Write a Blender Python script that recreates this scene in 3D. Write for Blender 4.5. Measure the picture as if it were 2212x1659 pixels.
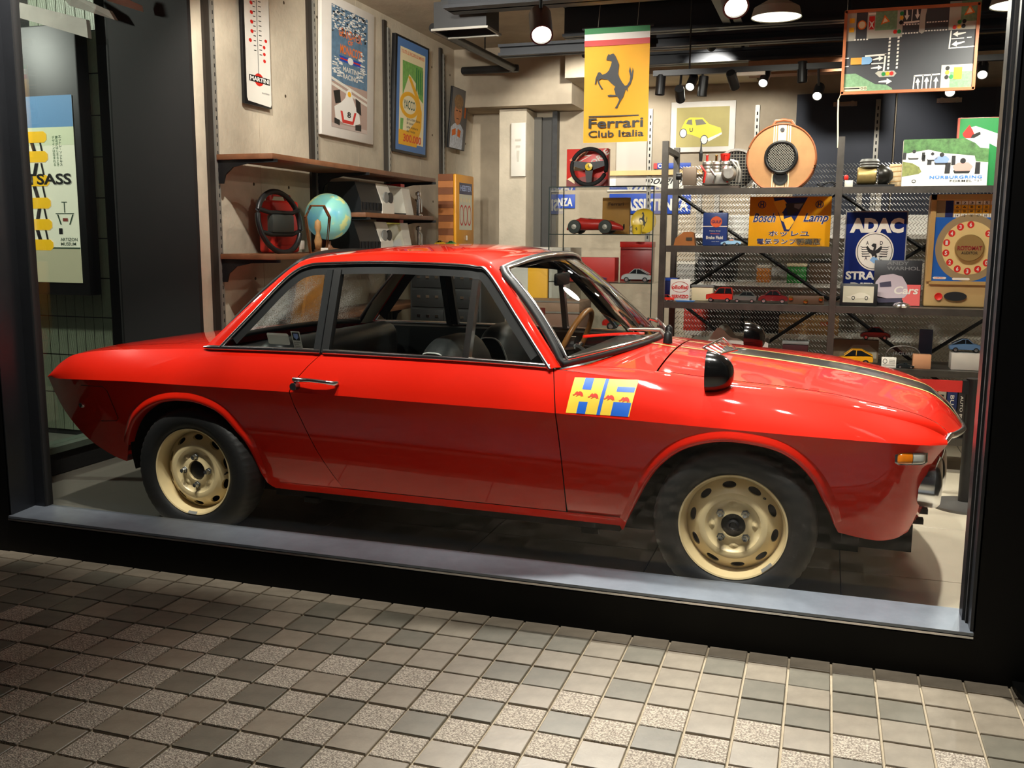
import bpy, bmesh, math, random
import numpy as np
from mathutils import Vector, Matrix, Euler

for o in list(bpy.data.objects):
    bpy.data.objects.remove(o)
scene = bpy.context.scene
COL = scene.collection
R_ = math.radians
random.seed(7)

# ------------------------------------------------------------------ camera
CAM = Vector((1.441, -3.418, 1.319))
YAW, PITCH, ROLL = R_(18.15), R_(-8.7), R_(0.36)
FPX, IW, IH = 2058.6, 2212.0, 1659.0
_f = Vector((-math.sin(YAW) * math.cos(PITCH), math.cos(YAW) * math.cos(PITCH), math.sin(PITCH)))
_r = Vector((math.cos(YAW), math.sin(YAW), 0))
_u = _r.cross(_f)
C_R = math.cos(ROLL) * _r + math.sin(ROLL) * _u
C_U = -math.sin(ROLL) * _r + math.cos(ROLL) * _u
C_F = _f
cam = bpy.data.objects.new('camera', bpy.data.cameras.new('camera'))
COL.objects.link(cam)
cam.matrix_world = Matrix(((C_R.x, C_U.x, -C_F.x, CAM.x), (C_R.y, C_U.y, -C_F.y, CAM.y), (C_R.z, C_U.z, -C_F.z, CAM.z), (0, 0, 0, 1)))
cam.data.sensor_width = 36.0
cam.data.lens = 36.0 * FPX / IW
cam.data.clip_start = 0.05
scene.camera = cam

# ------------------------------------------------------------------ world (night street) and exposure
world = bpy.data.worlds.new('night')
scene.world = world
world.use_nodes = True
world.node_tree.nodes['Background'].inputs[0].default_value = (0.55, 0.65, 0.8, 1)
world.node_tree.nodes['Background'].inputs[1].default_value = 0.02
scene.view_settings.view_transform = 'Standard'
scene.view_settings.look = 'None'
scene.view_settings.gamma = 1.0
scene.view_settings.use_curve_mapping = False
scene.view_settings.exposure = 0.0

def spot(name, loc, aim, watts, size_deg, blend, radius, col=(1, .95, .88), parent=None):
    l = bpy.data.lights.new(name, 'SPOT')
    l.energy = watts; l.spot_size = R_(size_deg); l.spot_blend = blend; l.shadow_soft_size = radius; l.color = col
    o = bpy.data.objects.new(name, l); COL.objects.link(o)
    d = Vector(aim) - Vector(loc)
    o.rotation_euler = d.to_track_quat('-Z', 'Y').to_euler()
    o.location = loc
    if parent:
        o.parent = parent
        o.matrix_parent_inverse = Matrix.Translation(parent.location).inverted() if parent.rotation_euler.z == 0 else parent.matrix_basis.inverted()
    return o

# lamps, seen ceiling spots and unseen added ones: (position, aim, watts, cone, blend, lens radius)
ADDED_DOWNLIGHTS = [((x, -.72, 3.0), (ax, .36, .6), w * .88, 46, .5, .035) for x, ax, w in ((-1.25, -1.95, 380), (-.75, -1.0, 250), (-.05, -.22, 340), (.6, .6, 250), (1.1, 1.18, 310), (1.5, 1.88, 230))]  # unseen downlights added to light the flank and rims
CEILING_SPOTS = [((0.21, .72, 2.19), (1.0, -1.3, 0.0), 330, 72, 1.0, .04),
                 ((1.059, .45, 2.19), (1.75, -1.6, 0.0), 500, 64, .7, .04)]
FILL_TRACK = [((-1.3, 0.75, 2.75), (-2.0, 2.2, 1.7), 145, 75, .6), ((-0.6, 0.75, 2.75), (-2.0, 4.0, 1.8), 190, 60, .6),
           ((0.0, 0.75, 2.75), (-0.3, 4.2, 1.4), 260, 50, .6), ((0.6, 0.75, 2.75), (0.6, 2.6, 1.1), 80, 70, .6),
           ((1.2, 0.75, 2.75), (1.35, 2.6, .9), 85, 70, .6), ((1.9, 0.75, 2.75), (2.0, 2.6, .9), 80, 70, .6), ((2.15, 0.75, 2.75), (2.3, .75, 0), 250, 62, .5), ((-.9, 0.75, 2.62), (-1.2, 3.6, 3.1), 240, 66, .8)]  # unseen fill spots added for walls, rack, floor and ceiling

# ------------------------------------------------------------------ helpers
def at(px, py, Y):
    """the point of the vertical plane y=Y that the photograph shows at (px,py)"""
    d = C_F + C_R * ((px - IW / 2) / FPX) - C_U * ((py - IH / 2) / FPX)
    t = (Y - CAM.y) / d.y
    return CAM + d * t

def atx(px, py, X):
    d = C_F + C_R * ((px - IW / 2) / FPX) - C_U * ((py - IH / 2) / FPX)
    return CAM + d * ((X - CAM.x) / d.x)

def rect(x0, y0, x1, y1, Y):
    a = at(x0, (y0 + y1) / 2, Y).x; b = at(x1, (y0 + y1) / 2, Y).x
    c = at((x0 + x1) / 2, y1, Y).z; d = at((x0 + x1) / 2, y0, Y).z
    return a, b, c, d          # xmin xmax zmin zmax

def lin(c):
    if isinstance(c, str):
        c = [int(c[i:i + 2], 16) for i in (1, 3, 5)]
    r = []
    for v in c[:3]:
        v = v / 255.0
        r.append(v / 12.92 if v <= .04045 else ((v + .055) / 1.055) ** 2.4)
    return tuple(r) + (1,)

MATS = {}
def mat(name, c, rough=.5, metal=0, coat=0, var=.0, vscale=8, bump=0, bscale=60, emit=0, spec=.5, ramp2=None, coords='Object'):
    if name in MATS: return MATS[name]
    m = bpy.data.materials.new(name); m.use_nodes = True
    nt = m.node_tree; p = nt.nodes['Principled BSDF']
    col = lin(c)
    p.inputs['Base Color'].default_value = col
    p.inputs['Roughness'].default_value = rough
    p.inputs['Metallic'].default_value = metal
    p.inputs['Coat Weight'].default_value = coat
    p.inputs['Coat Roughness'].default_value = .03
    p.inputs['Specular IOR Level'].default_value = spec
    tc = nt.nodes.new('ShaderNodeTexCoord')
    if var or ramp2:
        n = nt.nodes.new('ShaderNodeTexNoise'); n.inputs['Scale'].default_value = vscale; n.inputs['Detail'].default_value = 6
        n.inputs['Roughness'].default_value = .65
        nt.links.new(tc.outputs[coords], n.inputs['Vector'])
        r = nt.nodes.new('ShaderNodeValToRGB')
        k = var if var else .2
        r.color_ramp.elements[0].position = .32; r.color_ramp.elements[1].position = .68
        r.color_ramp.elements[0].color = tuple(v * (1 - k) for v in col[:3]) + (1,)
        r.color_ramp.elements[1].color = (lin(ramp2) if ramp2 else tuple(min(1, v * (1 + k)) for v in col[:3]) + (1,))
        nt.links.new(n.outputs['Fac'], r.inputs['Fac']); nt.links.new(r.outputs['Color'], p.inputs['Base Color'])
    if bump:
        n2 = nt.nodes.new('ShaderNodeTexNoise'); n2.inputs['Scale'].default_value = bscale; n2.inputs['Detail'].default_value = 4
        nt.links.new(tc.outputs[coords], n2.inputs['Vector'])
        b = nt.nodes.new('ShaderNodeBump'); b.inputs['Strength'].default_value = bump; b.inputs['Distance'].default_value = .01
        nt.links.new(n2.outputs['Fac'], b.inputs['Height']); nt.links.new(b.outputs['Normal'], p.inputs['Normal'])
    if emit:
        p.inputs['Emission Color'].default_value = col
        p.inputs['Emission Strength'].default_value = emit
    MATS[name] = m
    return m

def glass(name, tint=(1, 1, 1), ior=1.45, refl=1.0, dust=0.0):
    if name in MATS: return MATS[name]
    m = bpy.data.materials.new(name); m.use_nodes = True
    nt = m.node_tree; nt.nodes.remove(nt.nodes['Principled BSDF'])
    out = nt.nodes['Material Output']
    tr = nt.nodes.new('ShaderNodeBsdfTransparent'); tr.inputs[0].default_value = tint + (1,)
    gl = nt.nodes.new('ShaderNodeBsdfGlossy'); gl.inputs['Roughness'].default_value = .01
    fr = nt.nodes.new('ShaderNodeFresnel')
    ge = nt.nodes.new('ShaderNodeNewGeometry'); ix = nt.nodes.new('ShaderNodeMix'); ix.data_type = 'FLOAT'
    ix.inputs[2].default_value = ior; ix.inputs[3].default_value = 1 / ior      # thin sheet: the same reflection from both faces
    nt.links.new(ge.outputs['Backfacing'], ix.inputs[0]); nt.links.new(ix.outputs[0], fr.inputs['IOR'])
    mu = nt.nodes.new('ShaderNodeMath'); mu.operation = 'MULTIPLY'; mu.inputs[1].default_value = refl
    mx = nt.nodes.new('ShaderNodeMixShader')
    nt.links.new(fr.outputs[0], mu.inputs[0]); nt.links.new(mu.outputs[0], mx.inputs[0])
    nt.links.new(tr.outputs[0], mx.inputs[1]); nt.links.new(gl.outputs[0], mx.inputs[2])
    last = mx
    if dust:
        d1 = nt.nodes.new('ShaderNodeBsdfDiffuse'); d1.inputs[0].default_value = (.85, .85, .82, 1)
        d2 = nt.nodes.new('ShaderNodeBsdfTranslucent'); d2.inputs[0].default_value = (.85, .85, .82, 1)
        df = nt.nodes.new('ShaderNodeMixShader'); nt.links.new(d1.outputs[0], df.inputs[1]); nt.links.new(d2.outputs[0], df.inputs[2])
        n = nt.nodes.new('ShaderNodeTexNoise'); n.inputs['Scale'].default_value = 220; n.inputs['Detail'].default_value = 3
        n3 = nt.nodes.new('ShaderNodeTexNoise'); n3.inputs['Scale'].default_value = 4
        tc = nt.nodes.new('ShaderNodeTexCoord')
        nt.links.new(tc.outputs['Object'], n.inputs['Vector']); nt.links.new(tc.outputs['Object'], n3.inputs['Vector'])
        ml = nt.nodes.new('ShaderNodeMath'); ml.operation = 'MULTIPLY'
        nt.links.new(n.outputs['Fac'], ml.inputs[0]); nt.links.new(n3.outputs['Fac'], ml.inputs[1])
        rp = nt.nodes.new('ShaderNodeValToRGB'); rp.color_ramp.elements[0].position = .22; rp.color_ramp.elements[1].position = .42
        rp.color_ramp.elements[1].color = (dust, dust, dust, 1)
        nt.links.new(ml.outputs[0], rp.inputs['Fac'])
        m2 = nt.nodes.new('ShaderNodeMixShader')
        nt.links.new(rp.outputs['Color'], m2.inputs[0]); nt.links.new(mx.outputs[0], m2.inputs[1]); nt.links.new(df.outputs[0], m2.inputs[2])
        last = m2
    nt.links.new(last.outputs[0], out.inputs['Surface'])
    MATS[name] = m
    return m

def link(o, parent=None):
    COL.objects.link(o)
    if parent: o.parent = parent
    return o

def tag(o, label=None, cat=None, group=None, kind=None):
    if label: o['label'] = label
    if cat: o['category'] = cat
    if group: o['group'] = group
    if kind: o['kind'] = kind
    return o

def thing(name, label, cat, loc=(0, 0, 0), rz=0, group=None):
    o = bpy.data.objects.new(name, None); o.empty_display_size = .05
    COL.objects.link(o); o.location = loc; o.rotation_euler = (0, 0, rz)
    return tag(o, label, cat, group)

def mesh(name, v, f, m, parent=None, smooth=0):
    me = bpy.data.meshes.new(name)
    me.from_pydata([tuple(p) for p in v], [], f); me.update()
    if m: me.materials.append(m)
    if smooth:
        me.polygons.foreach_set('use_smooth', [True] * len(me.polygons))
        if smooth > 1: me.set_sharp_from_angle(angle=R_(smooth))
    return link(bpy.data.objects.new(name, me), parent)

class MB:
    def __init__(s): s.v = []; s.f = []
    def add(s, v, f):
        k = len(s.v); s.v += [tuple(p) for p in v]; s.f += [tuple(i + k for i in q) for q in f]; return s
    def box(s, x0, x1, y0, y1, z0, z1):
        return s.add([(x0, y0, z0), (x1, y0, z0), (x1, y1, z0), (x0, y1, z0), (x0, y0, z1), (x1, y0, z1), (x1, y1, z1), (x0, y1, z1)],
                     [(0, 3, 2, 1), (4, 5, 6, 7), (0, 1, 5, 4), (1, 2, 6, 5), (2, 3, 7, 6), (3, 0, 4, 7)])
    def tube(s, pts, r, n=8, closed=False, cap=True):
        pts = [Vector(p) for p in pts]; N = len(pts); rings = []
        up = Vector((0, 0, 1))
        for i, p in enumerate(pts):
            a = pts[(i - 1) % N] if (closed or i > 0) else p; b = pts[(i + 1) % N] if (closed or i < N - 1) else p
            t = (b - a).normalized() if (b - a).length > 1e-9 else Vector((1, 0, 0))
            ref = up if abs(t.dot(up)) < .95 else Vector((1, 0, 0))
            x = t.cross(ref).normalized(); y = x.cross(t)
            rr = r[i] if isinstance(r, (list, tuple)) else r
            rings.append([p + x * (rr * math.cos(2 * math.pi * k / n)) + y * (rr * math.sin(2 * math.pi * k / n)) for k in range(n)])
        v = [q for g in rings for q in g]; f = []
        for i in range(N if closed else N - 1):
            j = (i + 1) % N
            for k in range(n):
                l = (k + 1) % n; f.append((i * n + k, i * n + l, j * n + l, j * n + k))
        if cap and not closed: f += [tuple(range(n))[::-1], tuple((N - 1) * n + k for k in range(n))]
        return s.add(v, f)
    def lathe(s, prof, n=32, axis='z', c=(0, 0, 0), caps=True):
        v = []; f = []; m = len(prof)
        for i in range(n):
            a = 2 * math.pi * i / n; ca, sa = math.cos(a), math.sin(a)
            for (r, h) in prof:
                p = {'z': (r * ca, r * sa, h), 'y': (r * ca, h, r * sa), 'x': (h, r * ca, r * sa)}[axis]
                v.append((p[0] + c[0], p[1] + c[1], p[2] + c[2]))
        for i in range(n):
            j = (i + 1) % n
            for k in range(m - 1): f.append((i * m + k, j * m + k, j * m + k + 1, i * m + k + 1))
        if caps:
            if prof[0][0] > 1e-6: f.append(tuple(i * m for i in range(n))[::-1])
            if prof[-1][0] > 1e-6: f.append(tuple(i * m + m - 1 for i in range(n)))
        return s.add(v, f)
    def grid(s, P):
        n, m = len(P), len(P[0]); v = [p for r in P for p in r]
        return s.add(v, [(i * m + j, i * m + j + 1, (i + 1) * m + j + 1, (i + 1) * m + j) for i in range(n - 1) for j in range(m - 1)])
    def prism(s, pts2, y0, y1, ax='y'):
        n = len(pts2)
        mk = {'y': lambda a, b, h: (a, h, b), 'x': lambda a, b, h: (h, a, b), 'z': lambda a, b, h: (a, b, h)}[ax]
        v = [mk(a, b, y0) for a, b in pts2] + [mk(a, b, y1) for a, b in pts2]
        return s.add(v, [tuple(range(n)), tuple(range(2 * n - 1, n - 1, -1))] + [(i, i + n, (i + 1) % n + n, (i + 1) % n) for i in range(n)])
    def build(s, name, m, parent=None, smooth=0): return mesh(name, s.v, s.f, m, parent, smooth)

def rbox(name, dims, c, m, parent=None, bev=.004, seg=2):
    bm = bmesh.new(); bmesh.ops.create_cube(bm, size=1)
    for v in bm.verts: v.co = Vector((v.co.x * dims[0] + c[0], v.co.y * dims[1] + c[1], v.co.z * dims[2] + c[2]))
    if bev: bmesh.ops.bevel(bm, geom=bm.edges[:], offset=min(bev, min(dims) * .45), segments=seg, affect='EDGES', profile=.5)
    me = bpy.data.meshes.new(name); bm.to_mesh(me); bm.free(); me.materials.append(m)
    if seg > 1:
        me.polygons.foreach_set('use_smooth', [True] * len(me.polygons)); me.set_sharp_from_angle(angle=R_(40))
    return link(bpy.data.objects.new(name, me), parent)

def instance(o, parent=None, loc=None, rot=None):
    c = o.copy(); COL.objects.link(c); c.parent = parent
    if loc is not None: c.location = loc
    if rot is not None: c.rotation_euler = rot
    return c

def copy_tree(o, parent=None):
    c = o.copy(); COL.objects.link(c); c.parent = parent
    for ch in list(o.children): copy_tree(ch, c)
    return c

def smoothpts(pts, per=6, closed=False):
    P = [Vector(p) for p in pts]; n = len(P); out = []
    for i in range(n if closed else n - 1):
        p0 = P[(i - 1) % n] if (closed or i > 0) else P[i]; p1 = P[i]; p2 = P[(i + 1) % n]
        p3 = P[(i + 2) % n] if (closed or i + 2 < n) else p2
        for k in range(per):
            t = k / per
            out.append(.5 * ((2 * p1) + (-p0 + p2) * t + (2 * p0 - 5 * p1 + 4 * p2 - p3) * t * t + (-p0 + 3 * p1 - 3 * p2 + p3) * t ** 3))
    if not closed: out.append(P[-1])
    return out

def text_mesh(s, bold=0.0, shear=0.0, space=1.0):
    cu = bpy.data.curves.new('lettering', 'FONT'); cu.body = s; cu.size = 1; cu.offset = bold; cu.shear = shear; cu.space_character = space
    cu.resolution_u = 3
    ob = bpy.data.objects.new('lettering', cu)
    me = bpy.data.meshes.new_from_object(ob)
    bpy.data.objects.remove(ob); bpy.data.curves.remove(cu)
    return me

class Panel:
    """a flat face: origin at its top-left corner, u to the right, v downward, n towards the viewer"""
    def __init__(s, tl, u, v, parent):
        s.o = Vector(tl); s.u = Vector(u); s.v = Vector(v); s.p = parent
        s.n = -(s.u.cross(-s.v)).normalized() * -1
    def pt(s, a, b, lift=.001): return s.o + s.u * a + s.v * b + s.n * lift
    def poly(s, name, pts, m, lift=.001, parent=None):
        return mesh(name, [s.pt(a, b, lift) for a, b in pts], [tuple(range(len(pts)))[::-1]], m, parent or s.p)
    def polys(s, name, lst, m, lift=.001, parent=None):
        v = []; f = []
        for pts in lst:
            k = len(v); v += [s.pt(a, b, lift) for a, b in pts]; f.append(tuple(range(k, k + len(pts)))[::-1])
        return mesh(name, v, f, m, parent or s.p)
    def r(s, name, a0, b0, a1, b1, m, lift=.001, parent=None):
        return s.poly(name, [(a0, b0), (a1, b0), (a1, b1), (a0, b1)], m, lift, parent)
    def ell(s, name, a, b, ra, rb, m, lift=.001, n=32, parent=None, hole=0):
        if not hole:
            return s.poly(name, [(a + ra * math.cos(2 * math.pi * i / n), b + rb * math.sin(2 * math.pi * i / n)) for i in range(n)], m, lift, parent)
        v = []; f = []
        for i in range(n):
            t = 2 * math.pi * i / n
            v += [s.pt(a + ra * math.cos(t), b + rb * math.sin(t), lift), s.pt(a + ra * hole * math.cos(t), b + rb * hole * math.sin(t), lift)]
        for i in range(n):
            j = (i + 1) % n; f.append((2 * i, 2 * i + 1, 2 * j + 1, 2 * j))
        return mesh(name, v, f, m, parent or s.p)
    def text(s, body, a0, b0, a1, b1, m, bold=0.0, shear=0.0, lift=.0015, space=1.0, parent=None, rot=0, name='lettering'):
        me = text_mesh(body, bold, shear, space)
        co = np.array([v.co[:2] for v in me.vertices])
        if len(co) == 0: return None
        lo, hi = co.min(0), co.max(0); d = np.maximum(hi - lo, 1e-6)
        ca, cb = (a0 + a1) / 2, (b0 + b1) / 2
        lu, lv = s.u.length, s.v.length
        c_, s_ = math.cos(rot), math.sin(rot)
        for v in me.vertices:
            fx = ((v.co[0] - lo[0]) / d[0] - .5) * (a1 - a0) * lu; fy = (.5 - (v.co[1] - lo[1]) / d[1]) * (b1 - b0) * lv
            x = fx * c_ + fy * s_; y = -fx * s_ + fy * c_
            v.co = s.pt(ca + x / lu, cb + y / lv, lift)
        me.materials.clear(); me.materials.append(m); me.name = name
        return link(bpy.data.objects.new(name, me), parent or s.p)

def front_panel(parent, x0, x1, z0, z1, Y):
    """face looking to the street (-y); coordinates in the parent's frame"""
    return Panel((x0, Y, z1), (x1 - x0, 0, 0), (0, 0, -(z1 - z0)), parent)

# ------------------------------------------------------------------ shared materials
BLACK = mat('black_paint', (14, 14, 15), .45)
BLACKM = mat('matt_black', (10, 10, 10), .8)
STEEL = mat('dark_steel', (62, 62, 62), .42, .7, var=.15, vscale=20)
CHROME = mat('chrome', (232, 232, 234), .17, 1)
WHITE = mat('white_print', (236, 233, 224), .5)
OFFW = mat('off_white', (222, 216, 202), .6, var=.05)
RED = mat('red_print', (208, 34, 22), .45)
YEL = mat('yellow_print', (245, 182, 20), .5)
BLUE = mat('blue_print', (28, 70, 170), .5)
NAVY = mat('navy_print', (18, 30, 84), .4)
INK = mat('black_print', (16, 16, 16), .5)
GREEN = mat('green_print', (26, 128, 62), .5)
GREY = mat('grey_print', (128, 128, 124), .5)
BRASS = mat('brass', (190, 150, 70), .25, 1)
CARD = mat('tan_card', (186, 146, 92), .7, var=.1)
CREAM = mat('cream_print', (238, 222, 180), .5)
SKYB = mat('pale_blue', (128, 172, 214), .4)
CLEAR = glass('clear_glass', (.97, .985, .975))
# ================================================================== THE SETTING
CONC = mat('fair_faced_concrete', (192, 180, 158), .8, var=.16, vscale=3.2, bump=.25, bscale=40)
CONC_D = mat('darker_concrete_slab', (176, 162, 140), .85, var=.15, vscale=2.5, bump=.2, bscale=30)  # slightly darker concrete for ceiling, beams and joints
FACADE = mat('black_facade_panel', (9, 9, 9), .5, spec=.2)
FRAME = mat('anodised_frame', (58, 60, 64), .34, .75, var=.08, vscale=6)
SILLM = mat('brushed_sill_metal', (128, 136, 146), .38, .7, var=.1, vscale=14)
GROUT = mat('sandy_grout', (172, 158, 134), .9, var=.12, vscale=25)
TILE_S = mat('smooth_fired_tile', (136, 126, 110), .42, var=.16, vscale=14, bump=.05, bscale=70)
TILE_S2 = mat('smooth_olive_tile', (112, 107, 94), .4, var=.16, vscale=12, bump=.05, bscale=70)

def speckle(name, c1, c2):
    m = mat(name, c1, .75, var=.05, bump=.7, bscale=240)
    nt = m.node_tree; p = nt.nodes['Principled BSDF']; tc = nt.nodes.new('ShaderNodeTexCoord')
    n = nt.nodes.new('ShaderNodeTexNoise'); n.inputs['Scale'].default_value = 190; n.inputs['Detail'].default_value = 3
    r = nt.nodes.new('ShaderNodeValToRGB'); r.color_ramp.elements[0].position = .42; r.color_ramp.elements[1].position = .58
    r.color_ramp.elements[0].color = lin(c1); r.color_ramp.elements[1].color = lin(c2)
    nt.links.new(tc.outputs['Object'], n.inputs['Vector']); nt.links.new(n.outputs['Fac'], r.inputs['Fac']); nt.links.new(r.outputs['Color'], p.inputs['Base Color'])
    return m
TILE_R = speckle('rough_speckled_tile', (140, 128, 114), (200, 188, 170))

def struct(o, label=None):
    o['kind'] = 'structure'
    if label: o['label'] = label
    return o

# --- pavement outside: grout bed with single tiles
T = .1265; TX0 = 1.518; TY0 = -.354; YW = -.40
pav = struct(MB().box(-7, 6, -7.5, YW, -.25, -.006).build('pavement', GROUT), 'checkered tile pavement in front of the shop window')
def tile_mesh(m, w, d, seed):
    bm = bmesh.new(); bmesh.ops.create_cube(bm, size=1)
    for v in bm.verts: v.co = Vector((v.co.x * w, v.co.y * d, v.co.z * .014))
    top = [e for e in bm.edges if all(v.co.z > 0 for v in e.verts)]
    bmesh.ops.bevel(bm, geom=top, offset=.0018, segments=1, affect='EDGES')
    me = bpy.data.meshes.new('tile'); bm.to_mesh(me); bm.free(); me.materials.append(m); return me
G = .0075
tm = {'s': tile_mesh(TILE_S, T - G, T - G, 0), 'o': tile_mesh(TILE_S2, T - G, T - G, 1), 'r': tile_mesh(TILE_R, T - G, T - G, 2), 'h': tile_mesh(TILE_S, T - G, .0805 - G, 3)}
cells = []
rnd = random.Random(3)
for row in range(0, 22):
    for colm in range(-46, 16):
        cx = TX0 + (colm + .5) * T
        cy = TY0 - (row + .5) * T if row else (YW + TY0 - T) / 2
        kind = 'h' if row == 0 else ('r' if row >= 4 and (colm + row) % 2 == 0 else ('o' if rnd.random() < .45 else 's'))
        d = Vector((cx, cy, 0)) - CAM; w = d.dot(C_F)
        vis = False
        if w > .3:
            for ax in (-.5, .5):
                for ay in (-.5, .5):
                    e = Vector((cx + ax * T, cy + ay * T, 0)) - CAM; w = e.dot(C_F)
                    u_ = IW / 2 + FPX * e.dot(C_R) / w; v_ = IH / 2 - FPX * e.dot(C_U) / w
                    if -5 < u_ < IW + 5 and v_ < IH + 5: vis = True
        cells.append((vis, w, cx, cy, kind))
shown = sorted([c for c in cells if c[0]], key=lambda c: c[1])
rest = [c for c in cells if not c[0]] + shown[298:]
for c in shown[:298]:
    o = bpy.data.objects.new('tile', tm[c[4]]); link(o, pav)
    o.location = (c[2], c[3], -.0045 + rnd.uniform(-.0012, .0012)); o.rotation_euler = (rnd.uniform(-.006, .006), rnd.uniform(-.006, .006), 0)
for key, m in (('s', TILE_S), ('o', TILE_S2), ('r', TILE_R), ('h', TILE_S)):
    b = MB()
    for c in rest:
        if c[4] == key:
            hd = ((.0805 if key == 'h' else T) - G) / 2; hw = (T - G) / 2
            b.box(c[2] - hw, c[2] + hw, c[3] - hd, c[3] + hd, -.0115, .0025)
    if b.v: b.build('outer_tiles', m, pav)['kind'] = 'stuff'

# --- facade
fac = struct(MB().box(-7, -1.757, YW, -.25, -.006, 3.4).box(1.915, 6, YW, -.25, -.006, 3.4).box(-1.757, 1.915, YW, -.25, -.006, .148)
             .box(-1.757, 1.915, YW, -.25, 2.9, 3.4).build('wall_front', FACADE), 'black facade wall around the shop window')
# rounded plinth of the pier at the right
MB().lathe([(.0, -.006), (.30, -.006), (.30, .02), (.0, .02)], 40, 'z', (2.33, -.42, 0)).build('plinth', FACADE, fac)
win = struct(thing('window_1', 'large shop window with grey metal sill and frame', None)); del win['label']
win['label'] = 'large shop window with grey metal sill and frame'
# sill: sloping brushed plate with a folded front lip
MB().add([(-1.757, YW - .012, .158), (1.915, YW - .012, .158), (1.915, -.24, .168), (-1.757, -.24, .168),
          (-1.757, YW - .012, .149), (1.915, YW - .012, .149)], [(0, 1, 2, 3), (4, 5, 1, 0)]).box(-1.757, 1.915, YW + .0, -.24, .13, .149).build('window_sill', SILLM, win)
MB().box(-1.757, 1.915, YW - .014, YW - .0121, .140, .147).build('sill_lip', CHROME, win)
for nm, (x0, x1, y0, y1) in {'jamb_left': (-1.762, -1.752, -.40, -.262), 'stile_left': (-1.757, -1.70, -.272, -.235), 'jamb_right': (1.906, 1.92, -.40, -.345), 'stile_right': (1.892, 1.92, -.325, -.262)}.items():
    MB().box(x0, x1, y0, y1, .16, 2.9).build('frame_member', FRAME, win)
MB().box(-1.702, -1.692, -.268, -.232, .168, 2.9).build('gasket', BLACKM, win)
MB().box(1.90, 1.914, -.345, -.325, .16, 2.9).build('gasket', BLACKM, win)
MB().box(-1.70, 1.90, -.256, -.248, .16, 2.9).build('window_pane', glass('shopfront_glass', (.975, .985, .98), 1.4, .8), win)

# --- unseen soffit and downlights, added to light the car
sof = struct(MB().box(-7, 6, -4.6, YW, 3.06, 3.2).build('ceiling_soffit', mat('soffit_paint', (40, 40, 42), .8)), 'unseen dark soffit added above the pavement')
for (p, a, w, c, bl, rr) in ADDED_DOWNLIGHTS:
    t = thing('added_downlight', 'added unseen downlight outside the window ' + {-1.25: 'aimed at the tail of the red car', -.75: 'aimed at the rear wheel of the red car', -.05: 'aimed at the door of the red car', .6: 'aimed at the fender emblem of the red car', 1.1: 'aimed at the front wheel of the red car', 1.5: 'aimed at the nose of the red car'}[p[0]], 'lamp', (p[0], p[1], p[2]), 0, 'added unseen downlights outside the window')
    MB().lathe([(.075, .06), (.075, 0), (.06, 0), (.06, .045), (.0, .05)], 24, 'z').build('housing', BLACK, t, 30)
    spot('downlight_beam', p, a, w, c, bl, rr, (1, .95, .87), t)

# --- interior floor
FLOORM = mat('pale_floor_tile', (196, 186, 164), .38, var=.05, vscale=5, bump=.03, bscale=80)
FLO = struct(MB().box(-2.66, 4.2, -.24, 6.3, -.2, -.004).build('floor', mat('floor_joint', (92, 88, 78), .8)), 'pale tiled floor inside the shop')
FT = .75
fm = None
for i in range(-4, 5):
    for j in range(0, 6):
        x0 = 1.93 - FT / 2 + i * FT; y0 = -.24 + j * FT
        if x0 + FT < -2.6: continue
        if fm is None:
            fm = rbox('floor_tile', (FT - .005, FT - .005, .012), (0, 0, 0), FLOORM, FLO, .001, 1)
            fm.location = (x0 + FT / 2, y0 + FT / 2, -.006)
        else: instance(fm, FLO, (x0 + FT / 2, y0 + FT / 2, -.006))

# --- walls
wl = struct(MB().box(-2.25, -2.07, 1.39, 6.1, 0, 3.1).build('wall_left', CONC), 'fair-faced concrete wall with posters and shelves')
for y in (2.05, 3.42, 4.62, 5.5):      # formwork joints
    MB().box(-2.0715, -2.0685, y, y + .004, 0, 3.1).build('formwork_joint', CONC_D, wl)
rr_ = random.Random(5)
for y in np.arange(1.55, 5.9, .42):
    for z in (.45, 1.05, 1.65, 2.25, 2.85):
        MB().lathe([(.011, .0), (.011, .0006), (0, .0006)], 10, 'x', (-2.07, float(y) + rr_.uniform(-.02, .02), z)).build('tie_hole', mat('tie_hole', (74, 60, 42), .9), wl)
struct(MB().box(-2.64, -2.25, 1.36, 6.1, 0, 3.1).box(-2.25, -2.07, 1.36, 1.39, 0, 3.1).build('wall_corner', mat('pier_painted_shade', (17, 13, 11), .8, var=.2, vscale=3)), 'dark pier between side pane and concrete wall')  # concrete pier standing in shade; the shade is put into its colour
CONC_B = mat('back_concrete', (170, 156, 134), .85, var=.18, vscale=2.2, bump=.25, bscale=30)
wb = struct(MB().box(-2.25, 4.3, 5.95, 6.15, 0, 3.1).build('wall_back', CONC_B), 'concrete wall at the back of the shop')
struct(MB().box(-1.66, -1.385, 5.6, 5.95, 0, 2.55).build('wall_pillar', CONC), 'pale concrete pillar in the back corner')
struct(MB().box(-2.07, -.9, 5.45, 5.95, 2.56, 3.1).build('trim_1', CONC_D), 'concrete downstand beam in the back corner')
struct(MB().box(4.2, 4.35, -.25, 6.1, 0, 3.1).build('wall_right', CONC_B), 'concrete wall out of view at the right')
d1 = struct(thing('door_1', 'dark narrow steel door in the back corner', None))
DOORG = mat('dark_grey_door', (58, 56, 52), .6, var=.1)
MB().box(-1.385, -1.16, 5.90, 5.95, 0, 2.5).build('door_leaf', DOORG, d1)
MB().box(-1.20, -1.15, 5.86, 5.95, 0, 2.55).build('door_frame', STEEL, d1)
MB().box(-1.385, -1.31, 5.86, 5.90, 0, 2.5).build('door_frame', mat('grey_frame', (84, 80, 72), .6), d1)
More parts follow.
